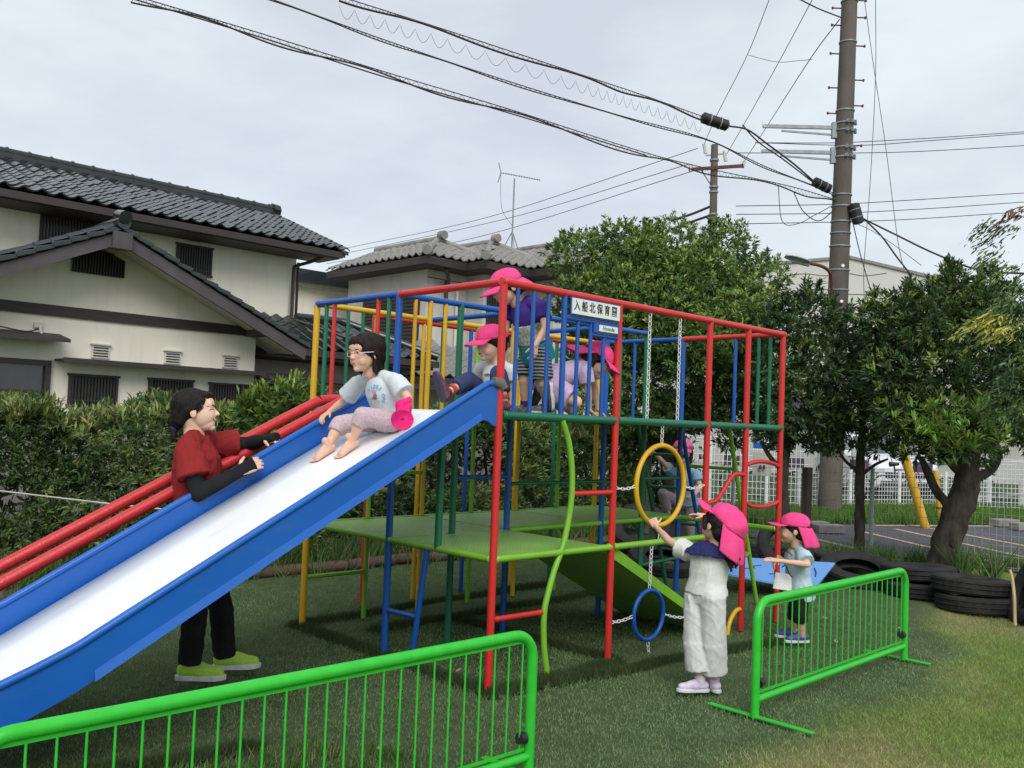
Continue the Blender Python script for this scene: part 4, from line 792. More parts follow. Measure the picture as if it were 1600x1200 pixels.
wire([(1160, 195, 15.3), (1185, 222, 15.4), (1225, 250, 15.7), (1272, 286, 15.8)], .012, 'thin cable beside the thick loop to the second splice box')
wire([(1345, 340, 15.8), (1400, 367, 15.5), (1460, 396, 15), (1530, 422, 14), (1610, 428, 13)], .016, 'thick cable leaving the thick pole towards the right edge')
wire([(1350, 342, 15.8), (1378, 370, 15.7), (1400, 400, 15.6), (1425, 432, 15.5)], .015, 'thick cable dropping from the thick pole behind the trees')
wire([(1204, -6, 26), (1168, 85, 28), (1120, 180, 31), (1100, 226, 33)], .012, 'left wire of three rising steeply out of the picture', 'cable_grey')
wire([(1272, -6, 24), (1218, 95, 27), (1165, 190, 31), (1136, 240, 33)], .012, 'middle wire of three rising steeply out of the picture', 'cable_grey')
wire([(1312, 30, 16), (1264, 95, 20), (1200, 195, 27), (1160, 256, 33)], .011, 'right wire of three rising steeply, tied to the thick pole', 'cable_grey')
wire([(1169, 86, 28), (1195, 93, 28), (1218, 97, 27), (1245, 95, 24), (1268, 93, 21)], .009, 'short spacer wire linking the three steep wires', 'cable_grey')
wire([(1244, -4, 15), (1280, 14, 15.6), (1316, 28, 15.9)], .012, 'short wire entering from the top edge to the thick pole')
wire([(1368, -5, 15), (1368, 120, 15.2), (1360, 280, 15.5), (1350, 420, 15.8), (1352, 500, 15.8)], .006, 'pale stay wire hanging almost upright right of the thick pole', 'cable_grey')
wire([(1350, -5, 15), (1366, 110, 15), (1384, 230, 15), (1402, 370, 15), (1412, 420, 15)], .006, 'pale stay wire slanting right of the thick pole', 'cable_grey')
for i, (a, b_, c, d_, e) in enumerate((((1180, 223), (1310, 223), (1450, 216), (1600, 206), 'uppermost'), ((1180, 223), (1340, 227), (1450, 220), (1610, 208), 'second'), ((1150, 239), (1340, 239), (1450, 236), (1610, 227), 'third'), ((1150, 322), (1310, 319), (1450, 311), (1610, 301), 'fourth'), ((1150, 335), (1310, 333), (1450, 326), (1610, 315), 'fifth'), ((1150, 350), (1340, 346), (1450, 341), (1610, 330), 'lowest'))):
    wire([(*a, 33), (*b_, 34), (*c, 36), (*d_, 38)], .016, e + ' of the six level wires running to the right edge', 'cable')
for i, (a, b_, c, e) in enumerate((((540, 388), (760, 340), (1090, 232), 'top'), ((520, 400), (790, 342), (1078, 256), 'middle'), ((510, 412), (740, 372), (1100, 262), 'bottom'))):
    wire([(*a, 55), (*b_, 45), (*c, 33)], .016, e + ' of the three far wires running down behind the grey tiled roof', 'cable_grey')
for k in range(2): wire([(1048, 345 + k * 14, 33.5), (1080, 335 + k * 12, 33.2), (1112, 322 + k * 14, 33)], .05, ('upper', 'lower')[k] + ' beaded wire left of the distant pole')
wire([(1216, 290, 15.9), (1222, 345, 15.9), (1245, 350, 15.9), (1275, 335, 15.9), (1306, 318, 15.9)], .007, 'thin loop of spare wire left of the thick pole')
wire([(1240, 300, 15.9), (1255, 330, 15.9), (1280, 345, 15.9), (1306, 325, 15.9)], .009, 'second loop of spare wire left of the thick pole')
wire([(1332, 345, 15.8), (1345, 400, 15.6), (1365, 470, 15.4), (1366, 490, 15.4)], .009, 'guy wire running down from the thick pole', 'cable')
wire([(1340, 350, 15.8), (1365, 362, 15.7), (1400, 385, 15.5), (1440, 415, 15.3)], .006, 'thin looped wire right of the thick pole', 'cable_grey')
wire([(1215, 462, 30), (1300, 460, 30), (1370, 461, 30)], .015, 'dark wire in front of the cream gabled building', 'cable')
wire([(1230, 430, 30), (1260, 428, 30), (1290, 431, 30), (1320, 427, 30), (1350, 431, 30), (1385, 427, 30)], .018, 'wavy wire in front of the cream gabled building', 'cable_grey')
wire([(0, 767, 6.3), (180, 788, 6.1), (300, 800, 6.0)], .006, 'pale rope strung along the front of the hedge', 'rope', None, 'rope', 'rope')

# ================================================================== FENCES, CAR, YELLOW COVERS
def wire_fence(name, label, p, q, h, post_d, nv, nh, m, mp_, crest=True, r=.0022, posts=None, group=None):
    p = Vector(p); q = Vector(q); L = (q - p).length; d = (q - p) / L; n = Vector((-d.y, d.x, 0)); t = thing(name, label, 'fence', p, group)
    mb = MB()
    for i in range(nv): b_ = p + d * (L * (i + .5) / nv); mb.tube([b_ + Vector((0, 0, .02)), b_ + Vector((0, 0, h))], r, 4, cap=False)
    for j in range(nh): z = .04 + (h - .08) * j / (nh - 1); mb.tube([p + n * .005 + Vector((0, 0, z)), q + n * .005 + Vector((0, 0, z))], r, 4, cap=False)
    if crest:
        for off, z in ((.03, h + .02), (.0, h + .05), (-.03, h + .02)): mb.tube([p + n * off + Vector((0, 0, z)), q + n * off + Vector((0, 0, z))], r * 1.3, 4, cap=False)
    o = mb.build('wire_mesh', M[m], t); o['kind'] = 'stuff'
    for k in (posts if posts is not None else [i * post_d for i in range(int(L / post_d) + 1)]):
        b_ = p + d * k; tubeobj('fence_post', [b_, b_ + Vector((0, 0, h + .04))], .024 if r < .003 else .035, M[mp_], t, 10)
wire_fence('mesh_fence', 'thin grey wire mesh boundary fence running behind the tyres and trees', (7.55, 5.2, 0), (7.55, -6, 0), .98, 1.87, 150, 9, 'wire', 'fence_post', crest=False, posts=[0, 1.95, 3.87, 6.9, 9.0])
wire_fence('mesh_fence', 'tall white mesh fence on the left beyond the tree trunks', (9.7, 7.4, 0), (12.1, 4.3, 0), 1.24, 1.0, 52, 11, 'wire_white', 'wire_white', r=.006)
wire_fence('mesh_fence', 'low white mesh fence in front of the parked white car', (12.2, 4.75, 0), (16.9, 3.0, 0), .72, 1.25, 70, 9, 'wire_white', 'wire_white', crest=False, r=.005)
wire_fence('mesh_fence', 'white mesh fence by the beige shed at the right edge', (15.6, 2.95, 0), (18.7, -.8, 0), 1.0, 1.6, 66, 11, 'wire_white', 'wire_white', r=.005)
for i, (a, b_, lab) in enumerate((((1410, 700, 14.3), (1446, 824, 14.2), 'thicker yellow guy wire cover leaning on the grass verge, left'), ((1462, 735, 15.3), (1470, 818, 15.2), 'thinner yellow guy wire cover beside the leaning one'))):
    a_, c_ = K(*a), K(*b_); c_.z = 0; o = tubeobj('guy_cover', [c_ + (a_ - c_) * k / 6 for k in range(7)], .068 if i == 0 else .045, M['guy_yellow'], None, 12); tag(o, lab, 'guy cover', 'yellow guy wire covers')
    if i: MB().tube([c_ + (a_ - c_) * .28, c_ + (a_ - c_) * .30], .055, 10).build('strap', M['black'], o)
for x, y, lab in ((9.25, 2.95, 'concrete wheel stop behind the thin tree trunk'), (9.05, 2.62, 'lower half of the wheel stop behind the thin tree'), (13.1, 1.55, 'concrete wheel stop on the right of the car park'), (12.75, 1.15, 'long wheel stop nearer the camera on the right')):
    o = MB().obox((x, y, .07), (.20, -.10, 0), (.045, .09, 0), (0, 0, .06)).build('wheel_stop', M['cblock'], None, bevel=.015); tag(o, lab, 'wheel stop', 'concrete wheel stops in the car park')
# parked white car seen from the front
CRb = Vector((17.9, 5.1, 0)); cx_ = Vector((.72, -.69, 0)); cy_ = Vector((.69, .72, 0)); car = thing('parked_car', 'white parked car seen nose on through the fences', 'car', CRb)
def cp(a, b_, c): return CRb + cx_ * a + cy_ * b_ + Vector((0, 0, c))
sect = [(-1.0, .25, .78, .62), (-.75, .85, .86, .60), (0, .9, .92, .3), (.95, .88, 1.42, .3), (2.2, .86, 1.48, .3), (3.4, .84, 1.05, .3), (3.7, .8, .9, .4)]
bm_ = MB()
rings = []
for (b_, w, ht, lo) in [(0, .62, .72, .3), (.12, .78, .80, .24), (.9, .84, .95, .22), (1.0, .84, .97, .22), (1.75, .72, 1.42, .22), (3.0, .70, 1.46, .22), (3.9, .76, 1.0, .22), (4.2, .7, .9, .3)]:
    rings.append([cp(-w * .98, b_, lo), cp(-w, b_, min(.8, ht)), cp(-w * .86, b_, ht), cp(0, b_, ht + .04), cp(w * .86, b_, ht), cp(w, b_, min(.8, ht)), cp(w * .98, b_, lo)])
vs = [v for r_ in rings for v in r_]; fs = [(i * 7 + k, i * 7 + k + 1, (i + 1) * 7 + k + 1, (i + 1) * 7 + k) for i in range(7) for k in range(6)] + [tuple(range(6, -1, -1)), tuple(49 + k for k in range(7))]
body = bm_.add(vs, fs).build('body', M['car'], car, True, bevel=.03)
MB().prism([cp(-.70, 1.02, .99), cp(.70, 1.02, .99), cp(.62, 1.66, 1.37), cp(-.62, 1.66, 1.37)], (-cy_ * .03 + Vector((0, 0, .03)))).build('windscreen', M['carglass'], car)
MB().prism([cp(-.5, -.01, .48), cp(.5, -.01, .48), cp(.5, -.01, .60), cp(-.5, -.01, .60)], -cy_ * .02).build('grille', M['black'], car); MB().prism([cp(-.6, -.01, .28), cp(.6, -.01, .28), cp(.6, -.01, .40), cp(-.6, -.01, .40)], -cy_ * .02).build('intake', M['black'], car)
for s in (-1, 1):
    MB().obox(cp(s * .62, .03, .64), cx_ * .13, cy_ * .04, (0, 0, .06)).build('headlight', M['lamp_glass'], car, bevel=.02)
    for b_ in (.8, 3.3): wq = MB().tube([cp(s * .70, b_, .31), cp(s * .86, b_, .31)], .31, 20).build('wheel', M['rubber'], car, True); MB().tube([cp(s * .865, b_, .31), cp(s * .875, b_, .31)], .19, 14).build('rim', M['steel'], wq, True)
    MB().obox(cp(s * .95, 1.15, .98), cx_ * .09, cy_ * .04, (0, 0, .07)).build('mirror', M['car'], car, bevel=.02)
for k in range(5):
    c = Vector((13.6 + k * 1.0, 7.5 - k * .95, 0)); t = thing('bicycle', ['dark bicycle leftmost in the row behind the tall white fence', 'second bicycle from the left behind the tall white fence', 'middle bicycle of the row behind the tall white fence', 'fourth bicycle from the left behind the white fences', 'dark bicycle at the right end of the row, nearest the parked car'][k], 'bicycle', c, 'bicycles behind the tall white fence')
    for s in (-.42, .42): tubeobj('wheel', [c + Vector((s * .7 + .26 * math.cos(a) * .7, -s * .7 - .26 * math.cos(a) * .7, .30 + .28 * math.sin(a))) for a in [k2 * math.pi / 9 for k2 in range(18)]], .02, M['rubber'], t, 5, closed=True)
    q = lambda a, z: c + Vector((a * .7, -a * .7, z))
    MB().tube([q(-.42, .3), q(-.12, .3), q(-.2, .78)], .018, 6).tube([q(-.12, .3), q(.3, .72), q(-.16, .7)], .02, 6).tube([q(.42, .3), q(.3, .72), q(.27, .95)], .018, 6).build('frame', M['purple_far'], t, True)
    MB().tube([q(-.3, .82), q(-.1, .83)], [.06, .03], 8).build('saddle', M['black'], t, True); tubeobj('handlebar', [q(.27, .95) + Vector((-.18, -.18, 0)), q(.27, .95) + Vector((.18, .18, 0))], .014, M['steel'], t, 6)
    MB().obox(q(.42, .78), (.12, .1, 0), (.1, -.12, 0), (0, 0, .11)).build('basket', M['purple_far'], t)
nb = MB().obox(K(1191, 725, 13.4), (.09, -.10, 0), (.006, .006, 0), (0, 0, .17)).build('notice_sheet', M['vent'], None); tag(nb, 'white notice sheet with two small dark figures on the far fence', 'notice')
for s in (-1, 1): MB().tube([K(1191 + s * 3, 727, 13.35), K(1191 + s * 3, 733, 13.35)], .018, 8).build('printed_figure', M['rust'], nb)
MB().obox(K(1187, 696, 15.0), (.07, -.075, 0), (.01, .01, 0), (0, 0, .05)).build('blue_plate', M['slide_blue'], None); tag(bpy.data.objects['blue_plate'], 'small blue plate above the notice sheet on the far fence', 'sign')

# ================================================================== TYRES, BLUE SHEET
def tyre(c, R, w, tiltv, label, seed=0):
    R *= .90
    t = thing('tyre', label, 'tyre', c, 'old black tyres laid along the boundary'); ax = Vector(tiltv).normalized(); e1 = ax.cross(Vector((.3, 1, .1))).normalized(); e2 = ax.cross(e1); c = Vector(c)
    h = w / 2; ri = R * .56
    prof = [(ri, -h * .55), (ri + .012, -h * .8), (R * .72, -h * 1.02), (R * .90, -h * .98), (R * .975, -h * .82), (R, -h * .5), (R, h * .5), (R * .975, h * .82), (R * .90, h * .98), (R * .72, h * 1.02), (ri + .012, h * .8), (ri, h * .55), (ri + .035, h * .45), (R * .93, h * .6), (R * .94, -h * .6), (ri + .035, -h * .45)]
    n = 56; vs = []; m_ = len(prof)
    for i in range(n):
        a = 2 * math.pi * i / n; d = e1 * math.cos(a) + e2 * math.sin(a)
        for k, (r, z) in enumerate(prof):
            rr = r - (.007 if (5 <= k <= 6 and i % 2) else 0) + .004 * math.sin(3 * a + seed); vs.append(c + d * rr + ax * z)
    fs = [(i * m_ + k, i * m_ + (k + 1) % m_, ((i + 1) % n) * m_ + (k + 1) % m_, ((i + 1) % n) * m_ + k) for i in range(n) for k in range(m_)]
    MB().add(vs, fs).build('casing', M['rubber'], t, True)
    for z in (-.3, 0, .3): MB().tube([c + (e1 * math.cos(a) + e2 * math.sin(a)) * (R + .001) + ax * (z * w) for a in [2 * math.pi * k / 40 for k in range(40)]], .0045, 5, closed=True).build('tread_rib', M['rubber'], t, True)
up = (0, 0, 1)
for (c, R, w, ax, lab, s) in (
    ((4.80, -.78, .065), .355, .13, (.02, .03, 1), 'lower tyre of the pair at the right end of the row', 0), ((4.86, -.72, .195), .35, .13, (.05, .0, 1), 'upper tyre of the pair at the right end of the row, its sidewall facing up', 1),
    ((5.08, -.24, .065), .36, .13, (0, .04, 1), 'lower tyre at the foot of the thick tree trunk', 2), ((5.16, -.16, .195), .355, .13, (.03, .05, 1), 'upper tyre at the foot of the thick tree trunk', 3),
    ((5.16, .40, .12), .38, .16, (-.24, -.17, 1), 'open tyre beside the blue sheet tilted so its hole shows', 4), ((5.75, .80, .09), .35, .15, (.05, -.1, 1), 'tyre behind the tilted one, nearer the fence post', 5),
    ((5.75, 1.75, .09), .36, .16, (.1, .05, 1), 'tyre lying behind the blue sheet', 6), ((5.15, 1.15, .28), .30, .20, (-.75, -.45, .35), 'tyre standing almost upright behind the small boy', 7),
    ((4.1, 1.85, .10), .40, .17, (-.15, -.2, 1), 'tyre lying under the round tree with its dark hole showing', 8), ((4.6, 2.55, .30), .36, .22, (-.5, -.4, .75), 'tyre leaning up behind the end ladder', 9),
    ((4.66, -1.27, .24), .34, .20, (-.5, .75, .35), 'tyre leaning at the far right end with a rope hanging on it', 10)):
    tyre(c, R, w, ax, lab, s)
o = tubeobj('frayed_rope', bez([(4.50, -1.12, .40), (4.42, -1.16, .35), (4.34, -1.20, .22), (4.32, -1.21, .1), (4.30, -1.22, .02)], 5), .012, M['rope_tan'], None, 6); tag(o, 'frayed tan rope hanging down the tyre at the right edge', 'rope')
# blue sheet: a tabletop resting on tyres
q = [Vector((4.111, 1.174, 0.240)), Vector((4.835, 0.467, 0.220)), Vector((3.942, 0.221, 0.100)), Vector((3.583, 0.922, 0.180))]
o = MB().prism(q, (0, 0, -.022)).build('blue_sheet', M['mat_blue'], None, bevel=.004); tag(o, 'pale blue rigid sheet lying tilted on the turf behind the small boy', 'sheet')
tw = MB()
for a, b_ in (((.25, .35), (.33, .6)), ((.3, .48), (.37, .40)), ((.62, .3), (.70, .55)), ((.86, .3), (.93, .6)), ((.2, .7), (.28, .62)), ((.5, .75), (.56, .68))):
    f = lambda u, v: (q[0].lerp(q[1], u)).lerp(q[3].lerp(q[2], u), v) + Vector((0, 0, .006))
    tw.tube([f(*a), f((a[0] + b_[0]) / 2 + .01, (a[1] + b_[1]) / 2), f(*b_)], .006, 5)
tag(tw.build('fallen_twigs', M['bark'], None), 'thin dark twigs scattered on the blue sheet', 'twigs', kind='stuff')

# ================================================================== TREES AND HEDGE
def rough_tube(name, pts, rad, m, parent, seg=14, amp=.12, f=7.0, n=7):
    P = bez(pts, n); k = len(pts) - 1; R_ = []
    for i in range(len(P)):
        t = i / (len(P) - 1) * k; a = min(int(t), k - 1); R_.append(rad[a] + (rad[a + 1] - rad[a]) * (t - a))
    mb = MB().tube(P, R_, seg); c = [P[min(i // seg, len(P) - 1)] for i in range(len(mb.v))]
    mb.v = [tuple(c[i] + (Vector(v) - c[i]) * (1 + amp * noise.noise(Vector(v) * f) + amp * .5 * noise.noise(Vector(v) * f * 3))) for i, v in enumerate(mb.v)]
    return mb.build(name, m, parent, True)
def leaves(name, P, N, n, L, w, m, parent, base, young=(0.26, .34, .07), py=.10, cone=1.0, shade=None, droop=0.0):
    """a whorl of n pointed leaves at every point P around direction N; each leaf two triangles folded on the midrib"""
    k = len(P); P = np.repeat(P, n, 0) + NR.normal(0, L * .16, (k * n, 3)); N = np.repeat(N, n, 0)
    rv = NR.normal(0, 1, (k * n, 3)); t = rv - (rv * N).sum(1, keepdims=True) * N; t /= np.linalg.norm(t, axis=1, keepdims=True) + 1e-9
    a = NR.uniform(.15, 1.25, (k * n, 1)) * cone; D = N * np.cos(a) + t * np.sin(a); D[:, 2] -= droop; D /= np.linalg.norm(D, axis=1, keepdims=True)
    S = np.cross(D, N); S /= np.linalg.norm(S, axis=1, keepdims=True) + 1e-9; Up = np.cross(S, D)
    LL = L * NR.uniform(.6, 1.25, (k * n, 1)); ww = w * NR.uniform(.75, 1.2, (k * n, 1))
    b = P; m1 = P + D * LL * .55 + S * ww / 2 + Up * ww * .18; m2 = P + D * LL * .55 - S * ww / 2 + Up * ww * .18; tip = P + D * LL - np.array([0, 0, 1]) * LL * .08
    V = np.stack([b, m1, tip, m2], 1).reshape(-1, 3); i0 = np.arange(k * n) * 4
    F = np.concatenate([np.stack([i0, i0 + 1, i0 + 2], 1), np.stack([i0, i0 + 2, i0 + 3], 1)])
    tuft = NR.uniform(.65, 1.3, k); yg = NR.uniform(0, 1, k) < py * (.3 + 1.5 * np.clip(N.reshape(k, n, 3)[:, 0, 2], 0, 1))
    q_ = P[::n]; ph = np.sin(q_[:, 0] * 5.1 + q_[:, 2] * 3) * np.sin(q_[:, 1] * 4.3 + 1) * np.sin(q_[:, 2] * 6.1 + q_[:, 0] * 2)  # light and dark clumping of the foliage, put into the leaf colour
    col = np.array(base)[None] * (tuft * (1 + .55 * ph))[:, None] * np.stack([1 + .25 * ph, np.ones(k), 1 - .15 * ph], 1); col[yg] = np.array(young) * NR.uniform(.6, 1.1, yg.sum())[:, None]
    if shade is not None: col *= shade[:, None]
    col = np.repeat(col, n, 0) * NR.uniform(.75, 1.25, (k * n, 1)); T = np.repeat(col, 4, 0)
    o = npmesh(name, V, F, m, parent, tint=T); o['kind'] = 'stuff'; return o
LEAF = leafmat('tree_leaf', (1.0, 1.0, 1.0), .38, .22); LEAFH = leafmat('hedge_leaf', (1.0, 1.0, 1.0), .45, .25)
def shell(blobs, per, inner=.25, up=.35, bottom=-.75):
    """tuft places over a set of lumpy ellipsoids (centre, radii): mostly near the skin, some inside"""
    P = []; N = []; 
    for (c, r), w in zip(blobs, per):
        d = NR.normal(0, 1, (w, 3)); d /= np.linalg.norm(d, axis=1, keepdims=True); d = d[d[:, 2] > bottom]
        rad = np.where(NR.uniform(0, 1, len(d)) < inner, NR.uniform(.45, .85, len(d)), NR.uniform(.86, 1.04, len(d)))
        lump = 1 + .13 * np.sin(d[:, 0] * 7 + c[0] * 3) * np.cos(d[:, 1] * 6 + c[1]) + .10 * np.sin(d[:, 2] * 11 + c[2] * 5 + d[:, 0] * 9)
        p = np.array(c) + d * np.array(r) * (rad * lump)[:, None]; n = d / np.array(r) * min(r); n[:, 2] += up; n += NR.normal(0, .18, n.shape); n /= np.linalg.norm(n, axis=1, keepdims=True)
        P.append(p); N.append(n)
    return np.concatenate(P), np.concatenate(N)
def subblobs(c, r, n, k=.38, seed=1, zb=-.5):
    """lumps over a crown, each its own bough"""
    g = np.random.default_rng(seed); o = []
    while len(o) < n:
        d = g.normal(0, 1, 3); d /= np.linalg.norm(d)
        if d[2] < zb: continue
        rr = g.uniform(.45, .82); s = g.uniform(k * .75, k * 1.25); o.append((tuple(np.array(c) + d * np.array(r) * rr), tuple(np.array(r) * s * np.array([1, 1, .85]))))
    return o
def sprigs(top, n, r, h, base, L=.09):
    """upright shoots that break the outline"""
    P = []; N = []
    for (c, rr) in top:
        for _ in range(n):
            a = NR.uniform(0, 6.28); s = NR.uniform(0, .8) ** .5; x = c[0] + math.cos(a) * rr[0] * s; y = c[1] + math.sin(a) * rr[1] * s; z = c[2] + rr[2] * math.sqrt(max(0, 1 - s * s))
            for k in range(4): P.append((x + NR.normal(0, .01), y + NR.normal(0, .01), z + h * k / 4 * NR.uniform(.6, 1.3))); N.append((NR.normal(0, .15), NR.normal(0, .15), 1))
    N = np.array(N); N /= np.linalg.norm(N, axis=1, keepdims=True); return np.array(P), N
def crown(parent, blobs, dens, L, w, base, n=9, py=.1, sp=6, name='crown', young=(.26, .34, .07), inner=.3):
    per = [int(dens * (b[1][0] * b[1][1] + b[1][0] * b[1][2] + b[1][1] * b[1][2])) for b in blobs]
    P, N = shell(blobs, per, inner=inner)
    if sp:
        P2_, N2_ = sprigs(blobs, sp, .1, .13, base); P = np.concatenate([P, P2_]); N = np.concatenate([N, N2_])
    return leaves(name, P, N, n, L, w, LEAF, parent, base, young, py)
def Kt(*a): return tuple(K(*a))
# 1: the big round tree behind the frame
t1 = thing('broadleaf_tree', 'big round evergreen tree with light green young shoots behind the frame', 'tree', (6.75, 3.65, 0))
rough_tube('trunk', [(6.75, 3.65, -.05), (6.68, 3.62, .6), (6.5, 3.6, 1.2), (6.35, 3.75, 1.9)], [.15, .12, .12, .10], M['bark'], t1)
rough_tube('branch', [(6.6, 3.6, .9), (6.3, 3.9, 1.5), (5.9, 4.3, 2.2)], [.08, .065, .04], M['bark'], t1, 10); rough_tube('branch', [(6.5, 3.6, 1.2), (6.9, 3.3, 1.8), (7.2, 3.2, 2.6)], [.08, .06, .04], M['bark'], t1, 10)
c1 = Kt(1045, 520, 11.7); b1 = [(c1, (1.25, 1.25, .88))] + subblobs(c1, (1.5, 1.5, 1.0), 30, .30, 4, -.6)
for px, py_, d, r in ((905, 405, 11.3, .38), (960, 388, 11.5, .34), (1050, 385, 11.6, .38), (1130, 388, 11.8, .38), (1185, 440, 11.8, .38), (910, 470, 11.0, .40), (1150, 520, 11.3, .42), (1000, 400, 11.2, .4), (1090, 430, 11.0, .45), (960, 460, 10.9, .42), (1040, 500, 10.8, .45), (1120, 600, 11.2, .4), (990, 590, 11.0, .45), (1170, 590, 11.6, .35), (1060, 660, 11.6, .32), (1000, 650, 11.2, .34), (940, 620, 11.2, .4), (1095, 640, 11.6, .3)): b1.append((Kt(px, py_, d), (r, r, r * .8)))
crown(t1, b1, 860, .072, .021, (.10, .185, .048), 9, .28, 9, young=(.32, .44, .10))
# 2, 3: slim trees right of it
t2 = thing('broadleaf_tree', 'slim evergreen tree between the far right red post and the thick utility pole', 'tree', (6.5, 1.9, 0))
rough_tube('trunk', [(6.5, 1.9, -.05), (6.5, 1.92, .5), (6.46, 1.92, .9), (6.52, 1.92, 1.4), (6.5, 1.95, 2.2)], [.085, .07, .066, .06, .04], M['bark'], t2); rough_tube('branch', [(6.47, 1.92, .95), (6.34, 2.02, 1.12), (6.26, 2.1, 1.3)], [.035, .028, .02], M['bark'], t2, 8)
b2 = [(Kt(a, b_, d), (r, r, r * .85)) for a, b_, d, r in ((1225, 510, 10.2, .30), (1270, 500, 10.3, .30), (1310, 520, 10.5, .28), (1230, 570, 10.1, .34), (1285, 570, 10.2, .36), (1240, 640, 10.2, .33), (1200, 610, 10.6, .30), (1290, 640, 10.4, .28), (1210, 670, 10.6, .22), (1265, 470, 10.6, .16), (1180, 660, 10.9, .28), (1150, 640, 11.0, .3), (1110, 655, 11.0, .24), (1255, 685, 10.5, .2), (1285, 690, 10.6, .18), (1220, 695, 10.7, .14), (1140, 690, 11.2, .16))]
crown(t2, b2, 560, .085, .024, (.065, .12, .042), 9, .06, 5, inner=.4)
t3 = thing('broadleaf_tree', 'thin young tree with a rough narrow trunk standing against the mesh fence', 'tree', (7.0, 1.22, 0))
rough_tube('trunk', [(7.0, 1.22, -.05), (6.99, 1.22, .5), (6.98, 1.23, 1.0), (7.0, 1.22, 1.5), (7.0, 1.25, 2.2)], [.065, .055, .05, .045, .03], M['bark'], t3, amp=.25)
rough_tube('branch', [(6.99, 1.22, .95), (7.1, 1.1, 1.08), (7.2, 1.0, 1.15)], [.022, .018, .012], M['bark'], t3, 8); rough_tube('branch', [(6.99, 1.22, .98), (6.88, 1.35, 1.1), (6.8, 1.42, 1.25)], [.022, .018, .012], M['bark'], t3, 8)
b3 = [(Kt(a, b_, d), (r, r, r * .8)) for a, b_, d, r in ((1350, 560, 10.5, .34), (1320, 600, 10.4, .32), (1380, 610, 10.3, .34), (1345, 640, 10.3, .30), (1395, 660, 10.3, .26), (1330, 690, 10.4, .18), (1375, 700, 10.3, .17), (1310, 655, 10.5, .2), (1400, 560, 10.6, .3), (1420, 690, 10.4, .16), (1300, 705, 10.5, .12))]
crown(t3, b3, 560, .085, .024, (.068, .125, .042), 9, .10, 4, inner=.4)
# 4: thick gnarled tree at the right
t4 = thing('broadleaf_tree', 'thick gnarled tree leaning right behind the tyres with a spreading dark crown', 'tree', (7.05, .30, 0))
rough_tube('trunk', [(7.02, .32, -.05), (7.02, .30, .15), (7.05, .22, .5), (7.12, .12, .85), (7.12, .10, 1.15), (7.08, .12, 1.7)], [.18, .15, .145, .14, .12, .09], M['bark'], t4, 20, .16)
for pts in ([(7.12, .1, .95), (7.25, -.08, 1.08), (7.3, -.14, 1.25), (7.27, -.12, 1.42)], [(7.1, .12, 1.0), (6.98, .3, 1.25), (6.9, .45, 1.5)], [(7.07, .2, .65), (6.97, .34, .8), (6.9, .44, 1.05), (6.86, .5, 1.2)], [(7.1, .1, 1.2), (7.2, -.1, 1.6), (7.4, -.4, 2.0)]):
    rough_tube('branch', pts, [.06, .048, .042, .03][:len(pts)], M['bark'], t4, 10, .2)
MB().tube([Vector((7.03, .265, .30)) - Vector((.06, .06, 0)), Vector((7.03, .265, .30)) - Vector((.118, .118, 0))], [.055, .040], 12).build('knot', M['bark'], t4, True)
b4 = [(Kt(a, b_, d), (r, r, r * .8)) for a, b_, d, r in ((1400, 492, 10, .32), (1450, 478, 10.1, .32), (1500, 470, 10, .33), (1545, 482, 9.9, .32), (1390, 520, 9.9, .40), (1450, 520, 9.7, .45), (1520, 510, 9.6, .45), (1580, 520, 9.8, .42), (1400, 590, 9.6, .42), (1470, 590, 9.5, .45), (1545, 590, 9.5, .45), (1600, 600, 9.7, .4), (1420, 650, 9.4, .34), (1490, 660, 9.2, .40), (1560, 655, 9.4, .38), (1440, 700, 9.4, .22), (1500, 690, 9.0, .33), (1600, 680, 9.6, .3), (1650, 560, 9.9, .5), (1485, 440, 10.1, .15), (1540, 445, 10.0, .14))]
crown(t4, b4, 560, .09, .024, (.054, .105, .033), 9, .11, 6, young=(.28, .38, .08), inner=.4)
lf = np.array([Kt(a, b_, d) for a, b_, d in ((1470, 655, 8.9), (1500, 645, 8.8), (1530, 660, 8.8), (1450, 670, 8.9), (1490, 675, 8.7), (1520, 640, 8.9), (1545, 670, 8.9), (1480, 690, 8.8), (1505, 690, 8.8), (1430, 665, 9.0))] * 14); lf = lf + NR.normal(0, .09, lf.shape)
nn = NR.normal(0, .5, lf.shape); nn[:, 2] = 1; nn /= np.linalg.norm(nn, axis=1, keepdims=True); leaves('bright_shoots', lf, nn, 11, .11, .022, LEAF, t4, (.20, .36, .07), py=.25)
tag(tubeobj('timber_stake', [(7.5, 2.15, 0), (7.5, 2.15, .98)], .07, M['concrete'], None, 6), 'square weathered timber stake behind the small boy\'s cap', 'stake', 'weathered timber stakes'); tag(tubeobj('timber_stake', [(6.55, 3.95, 0), (6.55, 3.95, 1.35)], .065, M['concrete'], None, 6), 'weathered timber stake seen through the yellow ring', 'stake', 'weathered timber stakes')
